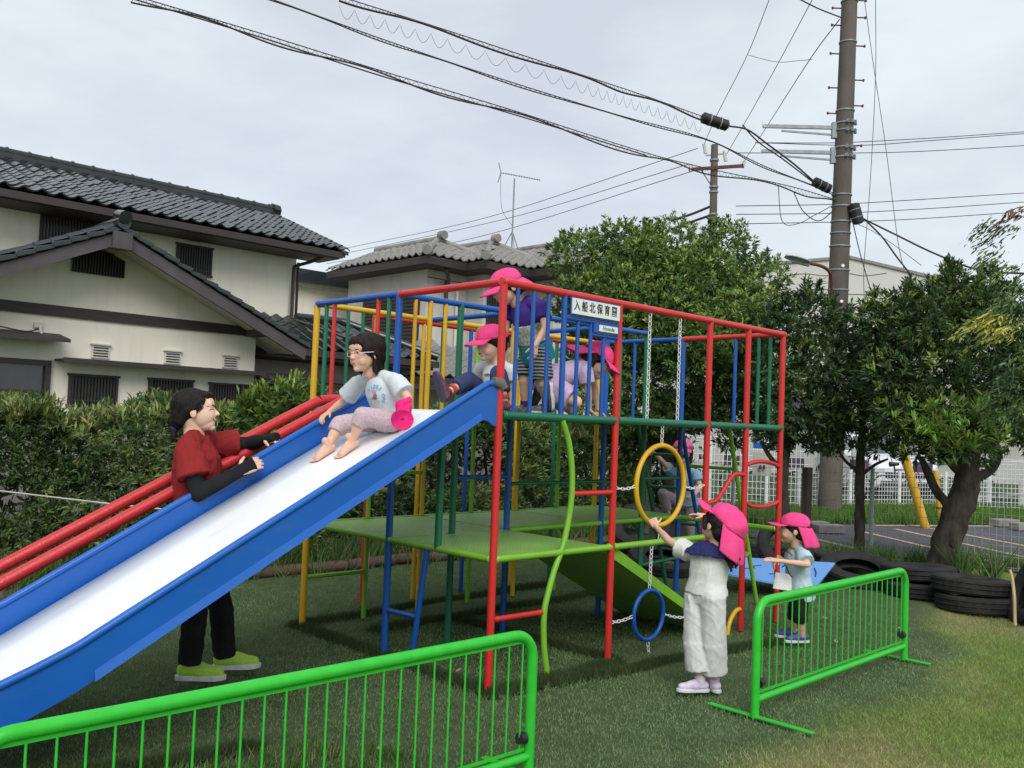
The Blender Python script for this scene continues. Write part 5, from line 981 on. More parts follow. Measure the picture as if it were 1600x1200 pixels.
# 5: feathery tree at the right edge
t5 = thing('feathery_tree', 'tree with drooping pale compound leaves reaching in from the right edge', 'tree', K(1680, 780, 9)); 
rough_tube('trunk', [(7.4, -1.9, 0), (7.35, -1.8, 1.5), (7.3, -1.75, 3.0)], [.09, .07, .05], M['bark'], t5)
P = []; N = []; dd5 = []
for (a, b_, d, yl, ln_) in [(1570, 400, 8.6, 0, .3), (1585, 360, 8.6, 0, .3), (1600, 420, 8.6, 0, .3), (1560, 345, 8.7, 0, .2), (1595, 335, 8.5, 2, .2), (1580, 480, 8.5, 0, .35), (1600, 470, 8.5, 0, .3), (1565, 500, 8.4, 1, .35), (1585, 520, 8.4, 1, .35), (1600, 500, 8.4, 1, .3), (1550, 510, 8.4, 1, .3), (1600, 560, 8.4, 0, .3), (1590, 610, 8.4, 0, .3), (1605, 640, 8.4, 0, .3), (1575, 640, 8.6, 0, .25), (1615, 580, 8.4, 0, .3), (1620, 450, 8.4, 0, .3)]:
    for r in range(5):
        c = K(a + NR.normal(0, 9), b_ + NR.normal(0, 7), d); an_ = NR.uniform(-.9, .9) + math.pi; dx = -LR * math.cos(an_ - math.pi) + Vector((CF.x, CF.y, 0)) * NR.normal(0, .4)
        for k in range(9):
            s = k / 8; p = c + dx * (s * ln_) + Vector((0, 0, .10 * s - .22 * s * s))
            for sg in (-1, 1): P.append(p); nv = dx * .6 + Vector((-dx.y, dx.x, 0)) * sg * .7 + Vector((0, 0, -.45)); N.append(nv.normalized()); dd5.append(yl)
P = np.array(P); N = np.array([tuple(v) for v in N]); dd5 = np.array(dd5)
for yl, cl in ((0, (.11, .19, .06)), (1, (.30, .34, .08)), (2, (.30, .14, .06))):
    k_ = dd5 == yl; o = leaves('drooping_leaves', P[k_], N[k_], 1, .085, .02, LEAF, t5, cl, py=0, cone=.25)

# the hedge
hd_ = thing('hedge', 'long unclipped evergreen hedge between the playground and the houses', 'hedge', (2, 4.6, 0))
def htop(x): return 1.31 + .07 * np.sin(x * 2.1) + .05 * np.sin(x * 5.3 + 1) + .05 * np.sin(x * 11.0) - .02 * (x > 0)
k = 20000; hx_ = NR.uniform(-3.2, 7.4, k); side = NR.uniform(0, 1, k)
yy = np.where(side < .62, 4.05 + .10 * np.sin(hx_ * 4) + NR.normal(0, .10, k), NR.uniform(4.05, 5.1, k)); tz = htop(hx_)
zz = np.where(side < .62, NR.uniform(.08, 1, k) * tz, tz + NR.normal(0, .05, k)); gap = (vnoise(hx_, zz, 3.5, 9) > .75) & (side < .62); 
P = np.stack([hx_, yy, zz], 1)[~gap]; N = np.stack([NR.normal(0, .35, k), np.where(side < .62, -.7, NR.normal(0, .3, k)), np.where(side < .62, .55, 1.0) + NR.normal(0, .2, k)], 1)[~gap]; N /= np.linalg.norm(N, axis=1, keepdims=True)
hgt = zz[~gap] / tz[~gap]; yg = .06
leaves('foliage', P, N, 9, .070, .017, LEAFH, hd_, (.090, .155, .048), (.24, .31, .08), .06 )
kk = 2600; hx2 = NR.uniform(-3.2, 7.0, kk); P = np.stack([hx2, NR.uniform(3.95, 4.9, kk), htop(hx2) + NR.uniform(-.06, .09, kk)], 1); N = np.stack([NR.normal(0, .3, kk), NR.normal(-.1, .3, kk), np.ones(kk)], 1); N /= np.linalg.norm(N, axis=1, keepdims=True)
leaves('top_shoots', P, N, 10, .10, .020, LEAFH, hd_, (.20, .28, .07), (.32, .33, .12), .25)
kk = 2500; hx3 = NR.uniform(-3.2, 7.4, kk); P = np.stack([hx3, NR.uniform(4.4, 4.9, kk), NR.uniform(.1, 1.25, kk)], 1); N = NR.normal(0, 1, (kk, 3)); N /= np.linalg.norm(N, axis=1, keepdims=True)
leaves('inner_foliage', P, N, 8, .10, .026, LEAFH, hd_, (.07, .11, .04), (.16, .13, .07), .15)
for i in range(34): x = -3 + i * .32 + R0.uniform(-.1, .1); rough_tube('stem', [(x, 4.5, 0), (x + R0.uniform(-.15, .15), 4.5, .5), (x + R0.uniform(-.25, .25), 4.4, 1.15)], [.025, .02, .012], M['bark'], hd_, 6, n=3)
sb_ = thing('shrub', 'leafy shrub with bright upright leaves rising behind the top of the red handrails', 'shrub', (2.6, 5.2, 0))
bs = [(Kt(465, 640, 8.0), (.22, .22, .16)), (Kt(430, 650, 8.0), (.2, .2, .16)), (Kt(490, 660, 8.0), (.22, .2, .2)), (Kt(440, 690, 8), (.3, .25, .2)), (Kt(400, 655, 7.9), (.15, .15, .12))]
crown(sb_, bs, 700, .12, .028, (.10, .19, .04), 9, .2, 5, inner=.2, name='foliage'); rough_tube('stem', [(2.0, 4.8, 0), (2.0, 4.8, .7), (1.9, 4.8, 1.3)], [.03, .025, .02], M['bark'], sb_, 6)
# block wall of the house plot, seen through the hedge
bw = thing('block_wall', 'grey concrete block wall glimpsed behind the hedge', 'wall', (2, 6.4, 0))
for j in range(6):
    for i in range(20): 
        x = -1.0 + i * .405 + (.2 if j % 2 else 0); MB().box((x, 6.4, j * .2), (x + .395, 6.52, j * .2 + .192)).build('block', M['cblock'], bw)

# ================================================================== PEOPLE
from mathutils.bvhtree import BVHTree
def nrm(v): return Vector(v).normalized()
def capsule(mb, p, q, r1, r2, seg=12):
    p = Vector(p); q = Vector(q); d = q - p; L = d.length
    if L < 1e-6: d = Vector((0, 0, 1)); L = 1e-6
    d = d.normalized(); pts = []; rr = []
    for a in (85, 65, 40, 15): pts.append(p - d * r1 * math.sin(math.radians(a))); rr.append(max(1e-4, r1 * math.cos(math.radians(a))))
    for a in (15, 40, 65, 85): pts.append(q + d * r2 * math.sin(math.radians(a))); rr.append(max(1e-4, r2 * math.cos(math.radians(a))))
    mb.tube(pts, rr, seg)
def ellips(mb, c, X, Y_, Z_, n=12):
    c = Vector(c); vs = []; fs = []
    for i in range(1, n):
        t = math.pi * i / n
        for k in range(2 * n): a = math.pi * k / n; vs.append(c + X * (math.sin(t) * math.cos(a)) + Y_ * (math.sin(t) * math.sin(a)) + Z_ * math.cos(t))
    m_ = 2 * n
    for i in range(n - 2):
        for k in range(m_): fs.append((i * m_ + k, (i + 1) * m_ + k, (i + 1) * m_ + (k + 1) % m_, i * m_ + (k + 1) % m_))
    vs += [c + Z_, c - Z_]; T_, B_ = len(vs) - 2, len(vs) - 1
    for k in range(m_): fs.append((T_, k, (k + 1) % m_)); fs.append((B_, (n - 2) * m_ + (k + 1) % m_, (n - 2) * m_ + k))
    mb.add(vs, fs)
def etube(mb, pts, ra, rb, side, seg=20):
    pts = [Vector(p) for p in pts]; n = len(pts); vs = []
    for i in range(n):
        t = (pts[min(i + 1, n - 1)] - pts[max(i - 1, 0)]).normalized(); s = Vector(side); s = (s - t * s.dot(t)).normalized(); b_ = t.cross(s)
        for k in range(seg): a = 2 * math.pi * k / seg; vs.append(pts[i] + s * math.cos(a) * ra[i] + b_ * math.sin(a) * rb[i])
    fs = [(i * seg + k, i * seg + (k + 1) % seg, (i + 1) * seg + (k + 1) % seg, (i + 1) * seg + k) for i in range(n - 1) for k in range(seg)]
    fs += [tuple(range(seg - 1, -1, -1)), tuple((n - 1) * seg + k for k in range(seg))]; mb.add(vs, fs)
def remesh(mb, vox, sm=4, fold=0, seed=0, ff=1.0, dz=.55):
    me = mb.mesh('tmp'); o = bpy.data.objects.new('tmp', me); COL.objects.link(o)
    md = o.modifiers.new('r', 'REMESH'); md.mode = 'VOXEL'; md.voxel_size = vox; md.adaptivity = 0
    if sm: s = o.modifiers.new('s', 'SMOOTH'); s.factor = .5; s.iterations = sm
    dg = bpy.context.evaluated_depsgraph_get(); dg.update(); out_ = bpy.data.meshes.new_from_object(o.evaluated_get(dg)); bpy.data.objects.remove(o); bpy.data.meshes.remove(me)
    if fold:
        n = len(out_.vertices); co = np.empty(n * 3, np.float32); out_.vertices.foreach_get('co', co); co = co.reshape(-1, 3).astype(float); no = np.empty(n * 3, np.float32); out_.vertices.foreach_get('normal', no); no = no.reshape(-1, 3)
        g = np.random.default_rng(seed); h = np.zeros(n)
        for k in range(6):
            d = g.normal(0, 1, 3); d[2] *= dz; d /= np.linalg.norm(d); e = g.normal(0, 1, 3); fr = g.uniform(24, 62) * ff
            w = np.sin(co @ d * fr + 1.6 * np.sin(co @ e * 17 * ff + k) + g.uniform(0, 6)); h += (1 - np.abs(w)) ** 2 * g.uniform(.4, 1)
        co += no * ((h / 3 - .35) * fold)[:, None]; out_.vertices.foreach_set('co', co.astype(np.float32).ravel()); out_.update()
    return out_
def join(name, meshes, m, parent):
    V = []; F = []; n = 0; vs_all = []; loops = []; starts = []; tot = []; off = 0; ls = 0
    for me in meshes:
        v = np.empty(len(me.vertices) * 3, np.float32); me.vertices.foreach_get('co', v); vs_all.append(v)
        l = np.empty(len(me.loops), np.int32); me.loops.foreach_get('vertex_index', l); loops.append(l + off)
        s = np.empty(len(me.polygons), np.int32); me.polygons.foreach_get('loop_start', s); starts.append(s + ls); t = np.empty(len(me.polygons), np.int32); me.polygons.foreach_get('loop_total', t); tot.append(t)
        off += len(me.vertices); ls += len(me.loops); bpy.data.meshes.remove(me)
    me = bpy.data.meshes.new(name); v = np.concatenate(vs_all); me.vertices.add(len(v) // 3); me.vertices.foreach_set('co', v)
    l = np.concatenate(loops); me.loops.add(len(l)); me.loops.foreach_set('vertex_index', l); s = np.concatenate(starts); me.polygons.add(len(s)); me.polygons.foreach_set('loop_start', s)
    try: me.polygons.foreach_set('loop_total', np.concatenate(tot))
    except Exception: pass
    me.update(calc_edges=True); return link(name, me, m, parent, True)

class Head:
    def __init__(s, c, f, u, h): s.c = Vector(c); s.f = nrm(f); u = Vector(u); s.u = (u - s.f * u.dot(s.f)).normalized(); s.r = s.f.cross(s.u); s.h = h
    def P(s, x, y, z): return s.c + (s.r * x + s.f * y + s.u * z) * s.h
    def E(s, mb, x, y, z, a, b_, c_, n=12): ellips(mb, s.P(x, y, z), s.r * a * s.h, s.f * b_ * s.h, s.u * c_ * s.h, n)
    def C(s, mb, p, q, r1, r2): capsule(mb, s.P(*p), s.P(*q), r1 * s.h, r2 * s.h)
def head_mesh(H, child=True, smile=False):
    mb = MB()
    if child:
        H.E(mb, 0, -.07, .12, .360, .43, .36, 16); H.E(mb, 0, .10, -.10, .295, .31, .33, 16); H.E(mb, 0, .15, -.30, .19, .21, .155); H.E(mb, 0, .27, -.385, .10, .10, .075)
        for s in (-1, 1): H.E(mb, s * .145, .215, -.19, .125, .135, .13)
        H.E(mb, 0, .30, .14, .25, .10, .16)
    else:
        H.E(mb, 0, -.07, .13, .335, .43, .35, 16); H.E(mb, 0, .10, -.08, .28, .31, .33, 16); H.E(mb, 0, .17, -.30, .17, .21, .165); H.E(mb, 0, .30, -.405, .085, .085, .07)
        for s in (-1, 1): H.E(mb, s * .13, .235, -.13, .10, .12, .10)
        H.E(mb, 0, .29, .14, .22, .10, .16)
    ny = .415 if child else .41
    H.C(mb, (0, ny - .045, .02), (0, ny + (.02 if child else .045), -.10), .03, .046 if child else .042)
    for s in (-1, 1): H.E(mb, s * .045, ny - .005, -.115, .035, .035, .026); H.E(mb, s * (.358 if child else .335), -.05, -.05, .035, .075, .11)
    H.E(mb, 0, ny - .050, -.215, .10, .045, .026); H.E(mb, 0, ny - .060, -.265, .085, .045, .028)
    H.C(mb, (0, -.12, -.25), (0, -.14, -.50), .20, .19)
    return remesh(mb, H.h * .0165, 3)
def face_parts(H, par, body, child=True, smile=False, eyes=True):
    def F(x, z, lift=.0):
        h = H.bv.ray_cast(H.P(x, 1.0, z), -H.f); return (h[0] if h[0] else H.P(x, .38, z)) + H.f * (lift * H.h)
    def line(name, pts, r, m, n=4, lift=.002, parent=par):
        k = (len(pts) - 1) * n; P = bez([F(x, z, lift) for x, z in pts], n); tubeobj(name, P, [max(.0003, H.h * r * (.35 + .65 * math.sin(math.pi * (i + .5) / (k + 1)))) for i in range(len(P))], M[m], parent, 6)
    for s in (-1, 1):
        if eyes:
            if not smile:
                mb = MB(); ellips(mb, F(s * .145, .0, -.012), H.r * .056 * H.h, H.f * .022 * H.h, H.u * .024 * H.h, 8); e_ = mb.build('eye', M['eyew'], par, True)
                mb = MB(); ellips(mb, F(s * .148, .001, -.004), H.r * .027 * H.h, H.f * .020 * H.h, H.u * .026 * H.h, 8); mb.build('iris', M['eye'], e_, True)
            line('upper_lid', [(s * .085, .002), (s * .125, .024), (s * .17, .022), (s * .212, -.004)] if not smile else [(s * .085, -.004), (s * .13, .018), (s * .175, .014), (s * .215, -.012)], .011, 'eye')
        line('eyebrow', [(s * .075, .083), (s * .14, .106), (s * .225, .082)], .014, 'brow')
    if smile:
        line('lips', [(-.125, -.195), (-.07, -.212), (0, -.216), (.07, -.212), (.125, -.195)], .014, 'lip'); line('lips', [(-.125, -.195), (-.07, -.256), (0, -.275), (.07, -.256), (.125, -.195)], .016, 'lip'); line('teeth', [(-.10, -.207), (-.05, -.232), (0, -.238), (.05, -.232), (.10, -.207)], .022, 'tooth', lift=.004)
    else:
        line('lips', [(-.075, -.235), (-.03, -.228), (0, -.232), (.03, -.228), (.075, -.235)], .012, 'lip'); line('lips', [(-.06, -.243), (0, -.256), (.06, -.243)], .015, 'lip', lift=0)
def strands(o, H, n, L, lift=.0015, back=.25, seed=1, w=.0016, toward=None):
    """thin locks lying on the hair and breaking its outline"""
    g = np.random.default_rng(seed); vs = o.data.vertices; ids = g.integers(0, len(vs), n); bv = BVHTree.FromPolygons([v.co for v in vs], [tuple(q.vertices) for q in o.data.polygons]); V = []; F = []
    for i in ids:
        p = vs[i].co.copy(); nn = vs[i].normal.copy(); d = (-H.u + (-H.f) * back * g.uniform(.2, 1.6) + H.r * g.normal(0, .10)) if toward is None else (toward - p).normalized() + H.r * g.normal(0, .06) - H.u * .1
        q = p; ps = []
        for k in range(5):
            ps.append(q + nn * lift * g.uniform(.3, 1.6)); d2 = (d - nn * d.dot(nn)); 
            if d2.length < 1e-4: break
            q = q + d2.normalized() * L * g.uniform(.7, 1.2) / 4; h = bv.find_nearest(q)
            if h[0] is None: break
            if k < 3: q = h[0]; nn = h[1]
        if len(ps) < 5: continue
        b0 = len(V); sd_2 = (ps[2] - ps[0]).cross(nn).normalized() * w
        for k, q in enumerate(ps): ww = sd_2 * (1 - k / 5.5); V += [q - ww, q + ww]
        F += [(b0 + 2*k, b0 + 2*k + 1, b0 + 2*k + 3, b0 + 2*k + 2) for k in range(4)]
    l_ = MB().add(V, F).build('hair_strands', o.data.materials[0], o, True); l_['kind'] = 'stuff'
def cap(H, par, m='pink', rot=0, flap=True, crumple=0.012, flapdir=None, flaplen=.72, brim_up=0.0, name='cap', sc=1.0, band=None):
    c = (0, -.05, .15); ra, rb, rc = .420 * sc, .485 * sc, .385 * sc; ca, sa = math.cos(rot), math.sin(rot)
    def RP(x, y, z): return H.P(x * ca - y * sa, x * sa + y * ca, z)
    w = lambda a, e: 1 + crumple * (math.sin(a * 5 + e * 4) + .7 * math.sin(a * 9 - e * 7)) / (H.h ** 0)
    def dome(i, j):
        a = i * 2 * math.pi; e = -.06 + (math.pi / 2 + .06) * j; k = w(a, e)
        return RP(c[0] + ra * k * math.cos(e) ** .85 * math.sin(a) if e > 0 else c[0] + ra * k * math.sin(a), c[1] + rb * k * (math.cos(e) ** .85 if e > 0 else 1) * math.cos(a), c[2] + rc * k * math.sin(e))
    d = MB().grid(dome, 40, 12).build(name, M[m], par, True, solid=.003)
    for k in range(6):   # seams of the six panels
        a = k / 6; tubeobj('seam', [dome(a, j / 10) for j in range(11)], .0012, M[m], d, 4)
    def brim(i, j):
        a = (i - .5) * 2.1; L = .40 * (math.cos(a * .95) ** .6 if abs(a) < 1.5 else 0) * sc
        x = (ra * 1.0) * math.sin(a); y = c[1] + rb * math.cos(a); return RP(x * (1 + .12 * j), y + L * j, c[2] - .02 - (.10 - brim_up) * j * j - .05 * abs(a) * j)
    MB().grid(brim, 16, 8).build('brim', M[m], d, True, solid=.004)
    if flap:
        fd = Vector(flapdir) if flapdir else -H.u * .75 + Vector((0, 0, -.5)) - (H.f * ca) * .12
        fd = fd.normalized()
        def fl(i, j):
            a = math.pi + (i - .5) * 2.9; p = RP(ra * 1.0 * math.sin(a), c[1] + rb * 1.0 * math.cos(a), c[2] - .02)
            o = (p - H.P(0, 0, c[2])); o = (o - fd * o.dot(fd)).normalized() if o.length > 0 else o
            return p + fd * (flaplen * H.h * j) + o * H.h * (.06 * math.sin(j * 2.2) + .028 * math.sin(i * 19) * j)
        MB().grid(fl, 30, 12).build('neck_flap', M[m], d, True, solid=.0035)
    return d
def hand(mbl, w, d, n, s, curl=.35, thumb=1, spread=.05, curls=None):
    """five fingers and palm; w wrist, d finger direction, n back of the hand, s hand length"""
    d = nrm(d); n = Vector(n); n = (n - d * n.dot(d)).normalized(); sd = d.cross(n) * thumb; mb = MB()
    for k, x in enumerate((-.17, -.06, .06, .17)):
        capsule(mb, w + sd * x * s * .55, w + d * s * .46 + sd * x * s, s * .105, s * .088)
    for k, (x, L) in enumerate(((.185, .40), (.065, .46), (-.06, .43), (-.18, .33))):
        p = w + d * s * .47 + sd * x * s; a = 0; r = s * .062; cc = curls[k] if curls else curl
        fd = (d + sd * x * spread * 4).normalized()
        for q_, f in enumerate((.45, .31, .24)):
            a += cc * (1.0 if q_ else .7); dv = fd * math.cos(a) - n * math.sin(a); e = p + dv * L * f * s; capsule(mb, p, e, r, r * .92, 8); p = e; r *= .92
    p = w + d * s * .12 + sd * s * .15; dv = (d * .62 + sd * .72 - n * .3).normalized(); e = p + dv * s * .26; capsule(mb, p, e, s * .085, s * .068, 8); dv = (dv + d * .5 - n * .25).normalized(); capsule(mb, e, e + dv * s * .22, s * .064, s * .052, 8)
    return remesh(mb, s * .022, 2)
def shoe(par, a, f, u, L, m, ms='sole', lace=True, name='shoe'):
    f = nrm(f); u = Vector(u); u = (u - f * u.dot(f)).normalized(); r = f.cross(u); a = Vector(a); h = .30 * L
    P = lambda x, y, z: a + f * x * L + r * y * L + u * z * L; mb = MB()
    capsule(mb, P(-.10, 0, -.15), P(.22, 0, -.165), .145 * L, .155 * L); capsule(mb, P(.22, .01, -.17), P(.56, .01, -.20), .155 * L, .115 * L); capsule(mb, P(.0, 0, .03), P(.02, 0, -.12), .115 * L, .15 * L); capsule(mb, P(.08, 0, -.02), P(.36, 0, -.12), .085 * L, .09 * L)
    me = remesh(mb, L * .028, 3)
    for v in me.vertices:
        z = (v.co - a).dot(u)
        if z < -.27 * L: v.co += u * (-.27 * L - z)
    me.update(); o = link(name, me, M[m], par, True)
    out_ = [(-.27, .0), (-.24, .09), (-.12, .13), (.1, .125), (.3, .155), (.5, .16), (.64, .11), (.72, .02), (.68, -.08), (.55, -.135), (.35, -.145), (.1, -.12), (-.12, -.12), (-.24, -.08)]
    MB().prism([P(x, y, -.34 + .03 * max(0, x - .45)) for x, y in out_], u * .10 * L).build('sole', M[ms], o, bevel=.004)
    if lace:
        for k in range(4): x = .12 + k * .075; tubeobj('lace', bez([P(x, -.075, -.055 - k * .02), P(x + .03, 0, -.02 - k * .023), P(x, .075, -.055 - k * .02)], 4), .007 * L * 1.6, M[ms] if m != 'shoe_lime' else M[m], o, 5)
    tubeobj('heel_tab', bez([P(-.10, -.03, .04), P(-.15, 0, .10), P(-.10, .03, .04)], 4), .012 * L, M[m], o, 5)
    return o
def bare_foot(a, f, u, L):
    f = nrm(f); u = Vector(u); u = (u - f * u.dot(f)).normalized(); r = f.cross(u); P = lambda x, y, z: Vector(a) + f * x * L + r * y * L + u * z * L; mb = MB()
    capsule(mb, P(0, 0, .18), P(-.02, 0, -.06), .13 * L, .155 * L); capsule(mb, P(-.10, 0, -.09), P(.25, 0, -.10), .15 * L, .145 * L); capsule(mb, P(0, 0, .05), P(.40, 0, -.12), .12 * L, .10 * L)
    for y in (-.07, 0, .07): capsule(mb, P(.1, y * .6, -.12), P(.50, y * 1.1, -.165), .11 * L, .085 * L)
    for k, y in enumerate((.115, .055, .0, -.055, -.105)): capsule(mb, P(.50 - k * .02, y, -.20), P(.68 - abs(k - .5) * .035, y * 1.1, -.205), (.055 if k == 0 else .042) * L, (.055 if k == 0 else .036) * L, 8)
    return remesh(mb, L * .022, 2)
def person(label, J, H, k, skin='skin', group=None, adult=False, hands=(), feet=None, noface=False, smile=False, body_vox=.0065, eyes=True):
    """J: joint places. One continuous body (torso, neck, limbs, head, hands) as a single mesh."""
    t = thing('person', label, 'person', J['base'], group); mb = MB(); side = J['sR'] - J['sL']
    nb_ = J['neck']; A = 1.28 if adult else 1.0
    etube(mb, [nb_ - (nb_ - J['chest']) * .12, J['chest'].lerp(nb_, .55), J['chest'], J['pelvis'].lerp(J['chest'], .45), J['pelvis']], [.05*k*A, .085*k*A, .088*k*A, .078*k*A, .085*k*A], [.04*k*A, .055*k*A, .065*k*A, .06*k*A, .062*k*A], side)
    capsule(mb, J['chest'].lerp(nb_, .8), H.P(0, -.13, -.22), .037*k*A, .042*k*A)
    for s in 'LR':
        capsule(mb, J['s' + s].lerp(nb_, .55), J['s' + s], .036*k*A, .036*k*A); capsule(mb, J['s' + s], J['e' + s], .032*k*A, .0245*k*A); capsule(mb, J['e' + s], J['w' + s], .0245*k*A, .0175*k*A)
        capsule(mb, J['e' + s].lerp(J['w' + s], .1), J['e' + s].lerp(J['w' + s], .45), .0255*k*A, .0235*k*A)
        capsule(mb, J['h' + s], J['k' + s], .056*k*A, .040*k*A); capsule(mb, J['k' + s], J['a' + s], .038*k*A, .024*k*A); capsule(mb, J['k' + s].lerp(J['a' + s], .15), J['k' + s].lerp(J['a' + s], .5), .038*k*A, .034*k*A)
    hm_ = head_mesh(H, not adult, smile); H.bv = BVHTree.FromPolygons([v.co.copy() for v in hm_.vertices], [tuple(q.vertices) for q in hm_.polygons]); ms = [remesh(mb, body_vox, 4), hm_]
    for h_ in hands: ms.append(hand(ms, *h_[0], **h_[1]))
    for f_ in (feet or []): ms.append(bare_foot(*f_))
    b_ = join('body', ms, M[skin], t)
    if not noface: face_parts(H, t, b_, not adult, smile, eyes)
    return t, b_
def cloth(name, par, prims, m, vox=.0065, sm=4, fold=.004, seed=1, ff=1.0, dz=.55):
    mb = MB()
    for p in prims:
        if p[0] == 'c': capsule(mb, *p[1:])
        elif p[0] == 'k': mb.tube([p[1], Vector(p[1]).lerp(Vector(p[2]), .5), p[2]], [p[3], (p[3] + p[4]) / 2, p[4]], 18)
        elif p[0] == 't': etube(mb, *p[1:])
        elif p[0] == 'e': ellips(mb, *p[1:])
    return link(name, remesh(mb, vox, sm, fold, seed, ff, dz), M[m], par, True)
def shirt(par, J, k, m, A=1.0, slv=.55, ease=1.22, hemext=.10, hemf=1.1, name='tshirt', seed=1, fold=.005, slr=(.048, .050), vox=.006, neck=.10, deep=1.0):
    side = J['sR'] - J['sL']; nb_ = J['neck']; ch = J['chest']; pv = J['pelvis']; hem = pv + (pv - ch).normalized() * hemext
    pr = [('t', [nb_ - (nb_ - ch) * neck, nb_.lerp(ch, .28), nb_.lerp(ch, .7), ch, ch.lerp(pv, .5), pv, hem], [x * k * A * ease for x in (.042, .070, .086, .086, .083, .088 * hemf, .092 * hemf)], [x * k * A * ease * (deep if q > 1 else 1) for q, x in enumerate((.040, .050, .062, .066, .066, .068 * hemf, .070 * hemf))], side)]
    for s in 'LR':
        e = J['s' + s].lerp(J['e' + s], slv)
        pr += [('c', J['s' + s].lerp(nb_, .6), J['s' + s], .042 * k * A, .044 * k * A), ('k', J['s' + s], e, slr[0] * k * A, slr[1] * k * A * 1.06)]
    return cloth(name, par, pr, m, vox=vox, fold=fold, seed=seed)
def trousers(par, J, k, m, A=1.0, to=.55, ease=1.15, flare=1.0, name='trousers', seed=2, fold=.004, vox=.0065, dz=.4):
    """to: 0..2 along thigh then shin"""
    side = J['hR'] - J['hL']; ch = J['chest']; pv = J['pelvis']
    pr = [('t', [pv.lerp(ch, .32), pv, pv - (ch - pv).normalized() * .05 * k], [.082 * k * A * ease, .092 * k * A * ease, .088 * k * A * ease], [.064 * k * A * ease, .072 * k * A * ease, .066 * k * A * ease], side)]
    for s in 'LR':
        pr.append(('c', J['h' + s], J['h' + s].lerp(J['k' + s], .5), .060 * k * A * ease, .055 * k * A * ease))
        if to <= 1: pr.append(('k', J['h' + s].lerp(J['k' + s], .2), J['h' + s].lerp(J['k' + s], to), .060 * k * A * ease, .050 * k * A * ease * flare))
        else:
            pr.append(('c', J['h' + s].lerp(J['k' + s], .2), J['k' + s], .060 * k * A * ease, .045 * k * A * ease * (1 + (flare - 1) * .5)))
            pr.append(('k', J['k' + s], J['k' + s].lerp(J['a' + s], to - 1), .045 * k * A * ease * (1 + (flare - 1) * .5), .038 * k * A * ease * flare))
    return cloth(name, par, pr, m, vox=vox, fold=fold, seed=seed, dz=dz)
VW = Vector((CF.x, CF.y, 0)).normalized()      # away from the camera, level
UPZ = Vector((0, 0, 1))
def onturf(a, L, z=.014): return Vector((a.x, a.y, z + .34 * L))
def joints(**kw):
    return {a: (v if isinstance(v, Vector) else K(*v)) for a, v in kw.items()}

# --- the woman beside the slide
J = joints(neck=(308, 680, 4.78), chest=(308, 730, 4.77), pelvis=(307, 850, 4.78), sR=(292, 698, 4.62), sL=(334, 694, 4.92), eR=(309, 771, 4.55), wR=(374, 737, 4.66), eL=(386, 694, 5.02), wL=(413, 687, 4.95),
           hR=(300, 860, 4.70), hL=(320, 860, 4.88), kR=(305, 955, 4.66), kL=(345, 948, 4.90), aR=(296, 1042, 4.68), aL=(352, 1032, 4.90)); J['base'] = Vector((-1.05, 1.0, 0))
wf_ = nrm(LR * .96 + VW * .22 + UPZ * .10)
H = Head(K(308, 642, 4.76), wf_, UPZ * 1 - wf_ * .02, .228)
t, body = person('smiling woman in maroon t-shirt and lime shoes leaning on the slide edge', J, H, 1.0, 'skin_w', adult=True, smile=True,
    hands=[((J['wR'], nrm(J['wR'] - J['eR']) + VW * .1, -VW * .9 + UPZ * .3, .155), dict(curl=.28, thumb=-1, spread=.05)), ((J['wL'], LR * .85 - VW * .25 - UPZ * .05, UPZ, .150), dict(curl=.5, thumb=1, spread=.06))])
shirt(t, J, 1.0, 'maroon', 1.28, slv=.66, ease=1.16, hemext=.03, slr=(.052, .062), seed=3, fold=.011, deep=1.28, neck=.02)
trousers(t, J, 1.0, 'blackcloth', 1.25, to=1.93, ease=1.08, flare=1.12, seed=4, fold=.008)
for s in 'RL':
    cloth('arm_sleeve', t, [('c', J['s' + s].lerp(J['e' + s], .55), J['e' + s], .047, .043), ('c', J['e' + s], J['e' + s].lerp(J['w' + s], .55), .043, .041), ('c', J['e' + s].lerp(J['w' + s], .55), J['w' + s], .041, .030), ('t', [J['w' + s].lerp(J['e' + s], .1), J['w' + s] + (J['w' + s] - J['e' + s]).normalized() * .04, J['w' + s] + (J['w' + s] - J['e' + s]).normalized() * .088], [.032, .038, .042], [.028, .026, .027], UPZ if s == 'R' else VW)], 'blackcloth', fold=.003, seed=7)
mb = MB(); H.E(mb, 0, -.13, .16, .375, .44, .375, 16); H.E(mb, 0, -.30, -.02, .30, .27, .30, 14); H.E(mb, 0, .16, .345, .24, .22, .10); H.C(mb, (0, -.50, -.20), (0, -.46, -.30), .15, .13)
for s in (-1, 1): H.C(mb, (s * .28, .13, .24), (s * .31, -.05, .06), .075, .08); H.C(mb, (s * .30, -.16, .05), (s * .20, -.36, -.18), .10, .12)
hr = link('hair', remesh(mb, .004, 5, .0035, 5, 2.0), M['hair'], t); strands(hr, H, 1400, .09, toward=H.P(0, -.50, -.25), seed=2); mb = MB(); H.C(mb, (0, -.52, -.36), (0, -.58, -.66), .10, .05); H.C(mb, (.03, -.52, -.40), (.06, -.52, -.60), .07, .04); link('ponytail', remesh(mb, .004, 3, .004, 6, 2.0), M['hair'], t)
MB().tube([H.P(0, -.50, -.34), H.P(0, -.53, -.385)], [.11 * H.h, .11 * H.h], 14).build('hair_tie', M['sock_v'], t, True)
shoe(t, onturf(J['aR'], .262), LR * 1 + VW * .12, UPZ, .262, 'shoe_lime'); shoe(t, onturf(J['aL'], .262), LR * .95 + VW * .30, UPZ, .262, 'shoe_lime')

